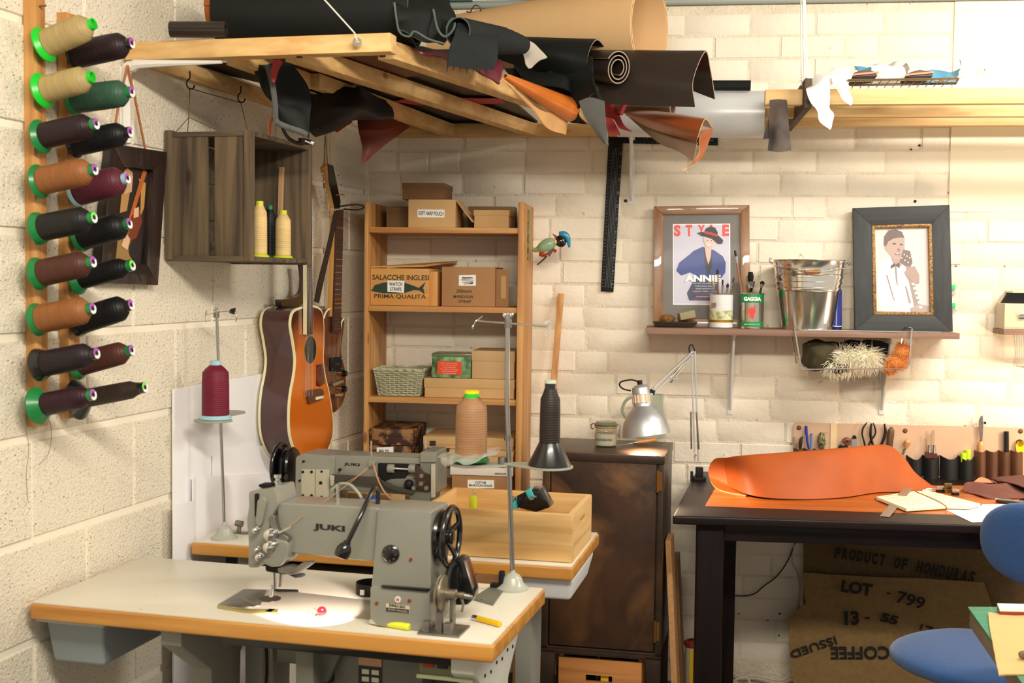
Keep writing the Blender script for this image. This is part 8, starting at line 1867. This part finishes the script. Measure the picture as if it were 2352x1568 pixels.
# red scraps and cognac roll
m = MB(); m.sheet(rows_([[(1386, 236, 3.86), (1400, 232, 3.84), (1414, 246, 3.82), (1424, 262, 3.8)], [(1392, 254, 3.84), (1404, 250, 3.82), (1416, 268, 3.8), (1432, 282, 3.78)], [(1390, 262, 3.84), (1404, 270, 3.82), (1420, 290, 3.8), (1450, 302, 3.78)]]), .003, 20, 14, wob=.008, ws=26)
m.tube([D(1424, 262, 3.8), D(1432, 244, 3.8), D(1440, 238, 3.8)], [.010, .009, .006], 8, sm=10)
lea('crumpled bright red suede strips beside the cognac roll', m, LRD, D(1400, 250, 3.83), 'leather_piece')
m = MB(); m.sheet(rows_([[(1386, 256, 3.88), (1408, 276, 3.87), (1424, 306, 3.86)], [(1386, 296, 3.87), (1400, 304, 3.87), (1424, 312, 3.86)]]), .003, 10, 6)
lea('flat pink suede corner below the red strips', m, lth('pink_suede', (206, 74, 84), .8), D(1400, 290, 3.87), 'leather_piece')
m = MB(); m.sheet(rows_([[(1438, 262, 3.90), (1436, 256, 3.88), (1450, 253, 3.90)], [(1480, 300, 3.74), (1490, 262, 3.68), (1520, 254, 3.76), (1500, 262, 3.86)], [(1600, 336, 3.56), (1608, 300, 3.52), (1620, 272, 3.54), (1637, 294, 3.64)][:4]]) if 0 else rows_([[(1438, 264, 3.90), (1436, 258, 3.88), (1446, 254, 3.90), (1452, 258, 3.93)], [(1500, 296, 3.74), (1502, 270, 3.68), (1520, 257, 3.72), (1532, 266, 3.84)], [(1600, 325, 3.56), (1608, 298, 3.50), (1621, 273, 3.54), (1637, 294, 3.66)]]), .003, 26, 20, edge=1)
m.sheet(rows_([[(1612, 300, 3.62), (1637, 294, 3.66)], [(1606, 320, 3.60), (1630, 318, 3.66)], [(1606, 350, 3.60), (1618, 350, 3.64)], [(1590, 374, 3.58), (1606, 368, 3.60)], [(1567, 392, 3.56), (1570, 390, 3.56)]]), .003, 8, 20, edge=1)
lea('cognac brown leather roll curling forward at the right of the rack', m, [LCG, LTE], D(1540, 290, 3.7))
m = MB(); m.sheet(rows_([[(1440, 264, 3.90), (1480, 300, 3.82)], [(1500, 296, 3.76), (1520, 332, 3.72)], [(1560, 312, 3.66), (1560, 348, 3.62)], [(1602, 326, 3.58), (1593, 371, 3.56)]]), .003, 10, 18)
lea('brown-grey flesh side of the cognac leather hanging under the roll', m, lth('taupe_flesh', (136, 110, 88), .85), D(1520, 320, 3.7), 'leather_flap')
m = MB(); m.roll(D(1380, 246, 3.96), D(1545, 250, 3.80), .018, .020, 2.2, .003, .003, 50, 5, edge=0)
lea('thin taupe roll between the dark half pipe and the cognac roll', m, lth('taupe_flesh', (136, 110, 88), .85), D(1400, 246, 3.95))
# silver roll and black roll near the wall
a, b = D(1420, 262, 4.12), D(1757, 262, 4.02)
m = MB(); m.roll(a, b, .078, .079, 1.8, .004, .002, 70, 6, start=1.9, edge=1)
lea('smooth silver-white vinyl roll lying behind the cognac roll near the wall', m, [pm('silver_vinyl', (206, 208, 210), .28, spec=.6), pm('grey_back', (170, 168, 160), .6)], a)
a, b = D(1600, 197, 4.02), D(1724, 197, 3.98)
m = MB(); m.roll(a, b, .017, .017, 2, .003, .003, 50, 4, edge=0)
lea('short black roll resting on top of the silver vinyl roll', m, LB, a)
# hides drooping underneath through the joists
m = MB(); m.sheet(rows_([[(580, 140, 3.10), (600, 150, 3.08), (640, 145, 3.1), (660, 140, 3.12)], [(586, 180, 3.10), (604, 200, 3.08), (640, 190, 3.12), (700, 180, 3.15)], [(622, 215, 3.14), (634, 240, 3.12), (656, 236, 3.14), (712, 230, 3.16)], [(634, 270, 3.16), (648, 280, 3.14), (690, 260, 3.14), (712, 262, 3.16)], [(690, 290, 3.16), (696, 300, 3.15), (704, 312, 3.15), (708, 318, 3.15)]]), .003, 22, 26, wob=.010, ws=14)
lea('black hide drooping in a loop between the joists above the crate', m, LB, D(640, 200, 3.1), 'leather_hide')
m = MB(); m.tube([D(x, y, d) for x, y, d in ((614, 150, 3.06), (625, 190, 3.06), (632, 240, 3.08), (634, 275, 3.1), (650, 288, 3.1), (690, 302, 3.12), (705, 310, 3.12))], .008, 6, sm=30)
lea('narrow dark hide edge curling under the black loop', m, LGY, D(625, 190, 3.06), 'leather_strip')
m = MB(); m.sheet(rows_([[(628, 140, 3.02), (640, 136, 3.02), (650, 142, 3.02)], [(622, 165, 3.02), (632, 168, 3.02), (640, 160, 3.02)], [(624, 186, 3.02), (630, 190, 3.02), (634, 182, 3.02)]]), .003, 8, 8)
lea('small red leather strip tied at the top of the black loop', m, LRD, D(630, 160, 3.02), 'leather_strip')
m = MB(); m.sheet(rows_([[(700, 200, 3.5), (760, 195, 3.5), (830, 205, 3.55), (890, 225, 3.6)], [(706, 250, 3.46), (770, 240, 3.42), (830, 240, 3.48), (896, 260, 3.55)], [(712, 290, 3.46), (770, 275, 3.40), (836, 262, 3.46), (894, 272, 3.55)], [(722, 308, 3.5), (780, 288, 3.46), (820, 278, 3.5), (880, 270, 3.58)], [(740, 285, 3.6), (790, 260, 3.6), (830, 250, 3.62), (870, 245, 3.65)]]), .004, 36, 24, wob=.020, ws=12, seed=2)
lea('bunched dark brown skins sagging below the joists above the guitars', m, lth('dark_bunched', (40, 32, 28), .7), D(800, 250, 3.45), 'leather_hide')
m = MB(); m.sheet(rows_([[(820, 268, 3.62), (860, 258, 3.62), (945, 292, 3.66)], [(824, 300, 3.60), (860, 300, 3.60), (915, 312, 3.62)], [(832, 340, 3.58), (850, 345, 3.58), (880, 336, 3.6)], [(828, 378, 3.58), (836, 374, 3.58), (844, 368, 3.58)]]), .003, 18, 16, wob=.003, ws=12)
lea('red-brown leather corner hanging as a triangle under the joists', m, LRB, D(860, 300, 3.6), 'leather_flap')
m = MB(); m.sheet(rows_([[(768, 285, 3.7), (800, 270, 3.7), (810, 280, 3.7)], [(766, 300, 3.7), (770, 302, 3.7), (774, 304, 3.7)]]), .003, 8, 4)
lea('small red leather corner left of the red-brown triangle', m, LRD, D(780, 285, 3.7), 'leather_piece')
# flat hides lying on the joists, seen from below between them
hz = 2.046
def flatlea(label, pts, c, dz=0, th=.006):
    q = [W.Z(x, y, hz) for x, y in pts]; m = MB(); m.prism([(p.x, p.y) for p in q], hz + dz, hz + dz + th, 'xy'); lea(label, m, c, q[0], 'leather_hide')
flatlea('red-brown hide lying flat on the joists behind the front beam', [(600, 128), (880, 118), (990, 168), (800, 200), (640, 165)], lth('mahogany_hide', (92, 38, 28)))
flatlea('black hide lying flat on the joists in the middle of the rack', [(400, 150), (640, 160), (840, 205), (1000, 168), (1180, 240), (1240, 290), (900, 290), (700, 220)], lth('black_flat', (30, 26, 24)), .007)
flatlea('narrow red strip lying across the two right joists', [(900, 232), (960, 222), (1150, 226), (1160, 236), (960, 240)], LRD, -.002, .002)
# rolled paper tube and cups seen under the loop
p, q = D(655, 270, 3.3), D(668, 282, 3.22); m = MB(); m.lathe([(.020, 0), (.020, .05), (.016, .05), (.016, 0), (.020, 0)], p, (q - p), 22, cap=False)
T = Thing('card_tube', 'short cream card tube hanging under the rack above the crate', 'tube', W, p); m.build('tube_wall', pm('cream_tube', (226, 214, 196), .6), T)
m = MB(); m.tube([D(666, 262, 3.3), D(662, 240, 3.3), D(668, 215, 3.3)], .0015, 5); m.build('cord', STR, T)
TS = Thing('leather_belt', 'orange-brown leather strap looped under the rack behind the black loop', 'belt', W, D(620, 290, 3.2))
m = MB(); m.sheet([[D(630, 262, 3.2), D(617, 280, 3.2), D(616, 310, 3.2)], [D(638, 264, 3.24), D(624, 282, 3.24), D(622, 310, 3.24)]], .003, 12, 3); m.build('strap', lth('belt_orange', (170, 92, 44)), TS)
m = MB(); m.tube([D(640, 268, 3.2), D(650, 296, 3.2), D(664, 318, 3.2), D(690, 330, 3.2), D(706, 322, 3.2)], .005, 6, sm=18); m.build('dark_strap', LDB, TS)
m = MB(); a = D(702, 322, 3.2); m.bar(a, a + Vector((.022, 0, -.010)), .016, .008); m.build('buckle', CHROME, TS, bevel=.001)

# ------------------------------------------------------------------ second rack at the right: three long boards
def bd(px, py, v): return FB.Y(px, py, v)
T = Thing('board_rack', 'three long pine boards slung under the ceiling at the right with a dark crosspiece', 'rack', FB, (1.6, -.35, 2.0))
Z0 = bd(1757, 277, -.10).z
for px0, py1, v, zt_ in ((1757, 205, -.56, None), (1757, 236, -.33, None), (1754, 258, -.10, None)):
    vv_ = v; x0 = bd(px0, 260, vv_).x; z1 = bd(px0 + 40, py1, vv_).z; z0 = z1 - .048
    m = MB(); m.box(x0, 3.2, vv_, vv_ + .035, z0, z1); m.build('board', PINE['x'], T, bevel=.002)
x = bd(1846, 240, -.6).x
m = MB(); m.box(x, x + .022, -.62, -.04, bd(1846, 182, -.6).z - .09, bd(1850, 182, -.6).z - .0); m.build('crosspiece', wood('dark_crosspiece', (92, 68, 44), (64, 48, 34), 'y', 1, .7), T, bevel=.002)
t = bd(1851, 181, -.58); m = MB(); 
for dx in (-.004, .004): m.tube([t + Vector((dx, 0, 0)), bd(1845, -60, -.52) + Vector((dx * .4, 0, 0))], .003, 6)
m.tube([t + Vector((-.012, .004, -.02)), bd(1839, -60, -.45)], .0022, 6); m.build('rope', pm('white_rope', (236, 232, 222), .7), T)
m = MB(); m.tube([t + Vector((-.014, -.01, -.004)), t + Vector((0, -.016, .004)), t + Vector((.014, -.01, -.004))], .004, 6); m.build('rope_knot', pm('white_rope', (236, 232, 222), .7), T)
p = bd(2187, 228, -.34); m = MB(); m.tube([p + Vector((.006 * math.cos(a), -.004, .006 * math.sin(a))) for a in [2 * PI * k / 16 for k in range(13)]], .0012, 5); m.build('ring_hook', CHROME, T)
# leather strip hanging over the left end
m = MB(); m.sheet([[bd(x, y, v) for x, y, v in r] for r in ([(1767, 231, -.58), (1786, 230, -.58), (1807, 230, -.58)], [(1767, 262, -.585), (1790, 262, -.59), (1810, 262, -.585)], [(1766, 310, -.59), (1788, 308, -.60), (1813, 308, -.59)], [(1763, 345, -.59), (1790, 350, -.60), (1817, 345, -.59)])], .0035, 18, 20, wob=.004, ws=24)
m.sheet([[bd(1768, 262, -.575), bd(1776, 270, -.575)], [bd(1757, 300, -.575), bd(1786, 300, -.575)], [bd(1752, 320, -.575), bd(1768, 318, -.575)]], .003, 6, 8)
solo('leather_strip', 'dark mottled leather strip hanging over the left ends of the long boards', 'leather', m, pm('mottled_leather', (84, 66, 54), .6, col2=(48, 38, 34), vs=14), FB, bd(1790, 290, -.59), sm=60)
# plastic bags and wire tray with shoes
WB = pm('white_bag', (246, 246, 244), .35, trans=.25, alpha=.86)
m = MB(); sh = lambda R_, **k: m.sheet([[bd(x, y, v) for x, y, v in r] for r in R_], .0008, 26, 22, wob=.012, ws=18, **k)
sh([[(1858, 190, -.60), (1880, 172, -.56), (1920, 156, -.5), (1955, 160, -.45)], [(1852, 205, -.64), (1878, 192, -.63), (1905, 178, -.60), (1945, 180, -.55)], [(1862, 232, -.65), (1880, 225, -.65), (1900, 216, -.63), (1912, 190, -.6)], [(1876, 262, -.65), (1890, 262, -.65), (1900, 258, -.65), (1906, 245, -.63)], [(1880, 280, -.65), (1896, 284, -.65), (1912, 278, -.65), (1917, 262, -.64)], [(1902, 296, -.65), (1906, 298, -.65), (1912, 292, -.65), (1914, 286, -.65)]])
sh([[(1914, 176, -.60), (1935, 168, -.58), (1956, 164, -.56)], [(1918, 200, -.62), (1936, 196, -.62), (1950, 190, -.60)], [(1932, 228, -.62), (1944, 226, -.62), (1953, 214, -.61)], [(1950, 244, -.62), (1956, 246, -.62), (1960, 236, -.62)]], seed=3)
solo('plastic_bag', 'large white plastic bag drooping in two lobes over the front board', 'bag', m, WB, FB, bd(1900, 200, -.62), sm=25)
z0 = bd(2075, 192, -.56).z
T = Thing('wire_tray', 'brown wire tray with sandals lying on the long boards', 'tray', FB, bd(2075, 185, -.5))
q = [bd(1948, 184, -.60), bd(2202, 180, -.60), bd(2196, 192, -.34), bd(1952, 196, -.34)]; BW_ = pm('brown_wire', (118, 96, 66), .5, .5)
m = MB(); m.tube(q, .0032, 6, closed=True); m.build('tray_rim', BW_, T)
m = MB()
for k in range(1, 13): t = k / 13; m.cyl(q[0].lerp(q[1], t), q[3].lerp(q[2], t) + Vector((-.02, 0, -.01)), .0014, n=5)
for k in range(1, 4): t = k / 4; m.cyl(q[0].lerp(q[3], t), q[1].lerp(q[2], t), .0014, n=5)
m.build('tray_wires', BW_, T)['kind'] = 'stuff'
SL = pm('sandal_brown', (96, 58, 44), .6); SL2 = pm('sandal_sole', (196, 140, 110), .7)
for px, lab in ((1980, 'left brown sandal on the wire tray'), (2106, 'right brown sandal on the wire tray')):
    c = bd(px, 178, -.50); T = Thing('sandal', lab, 'shoe', FB, c, 'sandals on the wire tray')
    wd = .042
    m = MB(); m.prism([(c.x - wd, c.z - .006), (c.x + wd, c.z - .002), (c.x + wd * .8, c.z + .012), (c.x, c.z + .018), (c.x - wd * .7, c.z + .010)], c.y - .04, c.y + .06); m.build('upper', SL, T, bevel=.004)
    m = MB(); m.prism([(c.x - wd * 1.04, c.z - .002), (c.x + wd * 1.02, c.z + .006), (c.x + wd, c.z + .011), (c.x, c.z + .008), (c.x - wd, c.z + .003)], c.y - .046, c.y - .038); m.build('sole_edge', SL2, T)
    m = MB(); m.prism([(c.x - wd * .9, c.z - .014), (c.x + wd * .8, c.z - .010), (c.x + wd * .9, c.z - .003), (c.x - wd, c.z - .006)], c.y - .044, c.y + .05); m.build('sole', BLKM, T, bevel=.003)
BBG = pm('blue_bag', (108, 188, 226), .4, trans=.3, alpha=.8)
def crump(label, cx, cy, w_, h_, v, mat, seed):
    global m
    m = MB(); R_ = []
    for i in range(4):
        R_.append([bd(cx - w_ / 2 + w_ * j / 3, cy + h_ / 2 - h_ * math.sin(PI * i / 3 * .9) * (1 + .3 * ((i + j + seed) % 2)), v + .05 * i) for j in range(4)])
    m.sheet(R_, .0008, 24, 18, wob=.016, ws=26, seed=seed); solo('plastic_bag', label, 'bag', m, mat, FB, R_[0][0], sm=25)
crump('crumpled white bag between the two sandals', 2042, 168, 80, 36, -.50, WB, 1)
crump('pale crumpled bag at the right end of the wire tray', 2232, 172, 56, 40, -.52, WB, 5)
crump('small blue plastic bag behind the left sandal', 1984, 166, 34, 14, -.44, BBG, 3)
crump('blue and white plastic wrapping right of the right sandal', 2160, 178, 76, 24, -.48, BBG, 2)
m = MB(); m.sheet([[bd(2215, 222, -.42), bd(2245, 224, -.42), bd(2272, 222, -.42)], [bd(2230, 234, -.42), bd(2246, 236, -.42), bd(2258, 230, -.42)]], .0008, 10, 6, wob=.004, ws=30)
solo('plastic_bag', 'tip of a clear bag hanging through between the long boards', 'bag', m, PB, FB, bd(2245, 224, -.42))

# ------------------------------------------------------------------ black set square hanging on the wall
v = -.012; P = lambda x, y: FB.Y(x, y, v)
T = Thing('set_square', 'long black metal set square hanging on the back wall from under the rack', 'ruler', FB, P(1400, 330))
q = [P(1398, 316), P(1431, 316), P(1409, 671), P(1380, 668)]
m = MB(); m.prism([(p.x, p.z) for p in q], v, v + .003); m.build('long_arm', BLKM, T, bevel=.0006)
q = [P(1398, 311), P(1649, 311), P(1649, 334), P(1398, 328)]
m = MB(); m.prism([(p.x, p.z) for p in q], v + .0005, v + .0035); m.build('short_arm', BLKM, T, bevel=.0006)
MK = pm('scale_marks', (150, 154, 152), .6); m = MB()
def tick(x0, y0, x1, y1, w=.0008):
    a, b = P(x0, y0), P(x1, y1); a.y = b.y = v - .0004; m.bar(a, b, w, .0004, (0, 1, 0))
for k in range(44):
    t = k / 44; y = 330 + 335 * t; xl2 = 1398 - 17 * t; xr2 = 1430 - 21 * t
    tick(xl2 + 1.5, y, xl2 + (6 if k % 2 else 4), y); tick(xr2 - 1.5, y + 2, xr2 - (6 if k % 2 else 4), y + 2)
for k in range(5): x = 1407 + 3.4 * k; tick(x, 340, x - 16, 660, .0005)
for k in range(22): x = 1440 + 9.4 * k; tick(x, 313, x, 317 + (k % 3)); tick(x + 3, 331, x + 3, 328)
m.build('scale_marks', MK, T)['kind'] = 'stuff'
for k in range(11): text(str(k * 2 + 2), T, P(1426 - 2.0 * k, 352 + 30 * k) + Vector((0, -.0006, 0)), .006, .007, MK, rot=PI / 2)
for k, s in enumerate(('20', '22', '24')): text(s, T, P(1590 + 22 * k, 322) + Vector((0, .0002, 0)), .010, .008, MK)

# ------------------------------------------------------------------ tin bird on the bookcase side
sx = xr + .0; P = lambda x, y, v=-.16: FB.Y(x, y, v)
T = Thing('tin_bird_toy', 'painted tin bird perched on a green plate fixed to the bookcase side', 'toy', FB, (xr, -.16, P(1250, 560).z))
a0, a1 = FB.X(1217, 483, xr + .002), FB.X(1214, 594, xr + .002)
m = MB(); m.box(xr, xr + .003, -.20, -.165, P(1217, 597).z, P(1217, 483).z); m.build('bark_plate', pm('bark_green', (120, 140, 62), .5, col2=(48, 66, 32), vs=60, lo=.4, hi=.6), T, bevel=.001)
B3 = lambda x, y: P(x, y, -.18)
m = MB(); m.tube([B3(1222, 572), B3(1232, 574), B3(1242, 566)], [.007, .009, .011], 8, sm=8); m.build('tail', pm('tin_olive', (150, 146, 84), .3, coat=.4), T)
m = MB(); m.tube([B3(1236, 576), B3(1245, 570), B3(1258, 562), B3(1270, 556), B3(1276, 552)], [.008, .020, .023, .018, .010], 16, sm=14); m.build('body', pm('tin_sage', (136, 168, 132), .15, coat=.6), T)
m = MB(); m.tube([B3(1238, 584), B3(1248, 583), B3(1260, 577)], [.006, .011, .008], 10, sm=8); m.build('red_belly', pm('tin_red', (164, 54, 30), .2, coat=.5), T)
m = MB(); m.ball(B3(1288, 554), (.020, .017, .022), 20, 14, Matrix.Rotation(-.3, 3, 'Y')); m.build('head', pm('tin_black', (14, 16, 20), .08, coat=.8), T)
m = MB(); m.tube([B3(1284, 537), B3(1296, 538), B3(1304, 547), B3(1308, 568)], [.008, .012, .010, .004], 10, sm=12); m.build('blue_crest', pm('tin_blue', (40, 140, 176), .15, coat=.6), T)
m = MB(); m.ball(B3(1276, 556) + Vector((0, -.012, 0)), (.006, .008, .009), 12, 8); m.build('cheek', pm('tin_cream', (216, 178, 130), .3), T)
m = MB(); m.cyl(B3(1278, 545), B3(1269, 536), .006, .0008, 8); m.build('beak', pm('tin_orange', (170, 84, 40), .3), T)
m = MB(); m.tube([B3(1272, 578), B3(1278, 574)], [.007, .005], 8); m.build('red_foot', RB_, T)
m = MB(); m.sheet([[B3(1270, 566), B3(1256, 584)], [B3(1274, 572), B3(1262, 590)]], .002, 6, 3); m.tube([B3(1256, 588), B3(1246, 598), B3(1234, 608)], [.004, .0035, .003], 6); m.build('wing', pm('tin_dark_wing', (64, 62, 56), .3, coat=.4), T)
m = MB(); m.tube([B3(1262, 561) + Vector((.004 * math.cos(a), -.022, .004 * math.sin(a))) for a in [2 * PI * k / 12 for k in range(12)]], .001, 5, closed=True); m.build('rivet_ring', CHROME, T)

attach('loose outer fold', 'big black leather', 'loose_fold')
attach('pale green cut edge', 'loose outer fold', 'cut_edge', 'pale green cut edge')
attach('charcoal suede flap', 'charcoal suede roll', 'hanging_flap')
attach('pale tan flesh side', 'glossy amber', 'flesh_side_flap')
attach('grey underside tongue', 'large black hide', 'underside_tongue', 'grey flesh side of the black hide')
attach('brown-grey flesh side', 'cognac brown', 'flesh_side_flap', 'brown-grey flesh side under the roll')
attach('narrow dark hide edge', 'black hide drooping', 'curled_edge', 'narrow grey curled edge')
for o in bpy.data.objects:
    if '_o' in o: del o['_o']
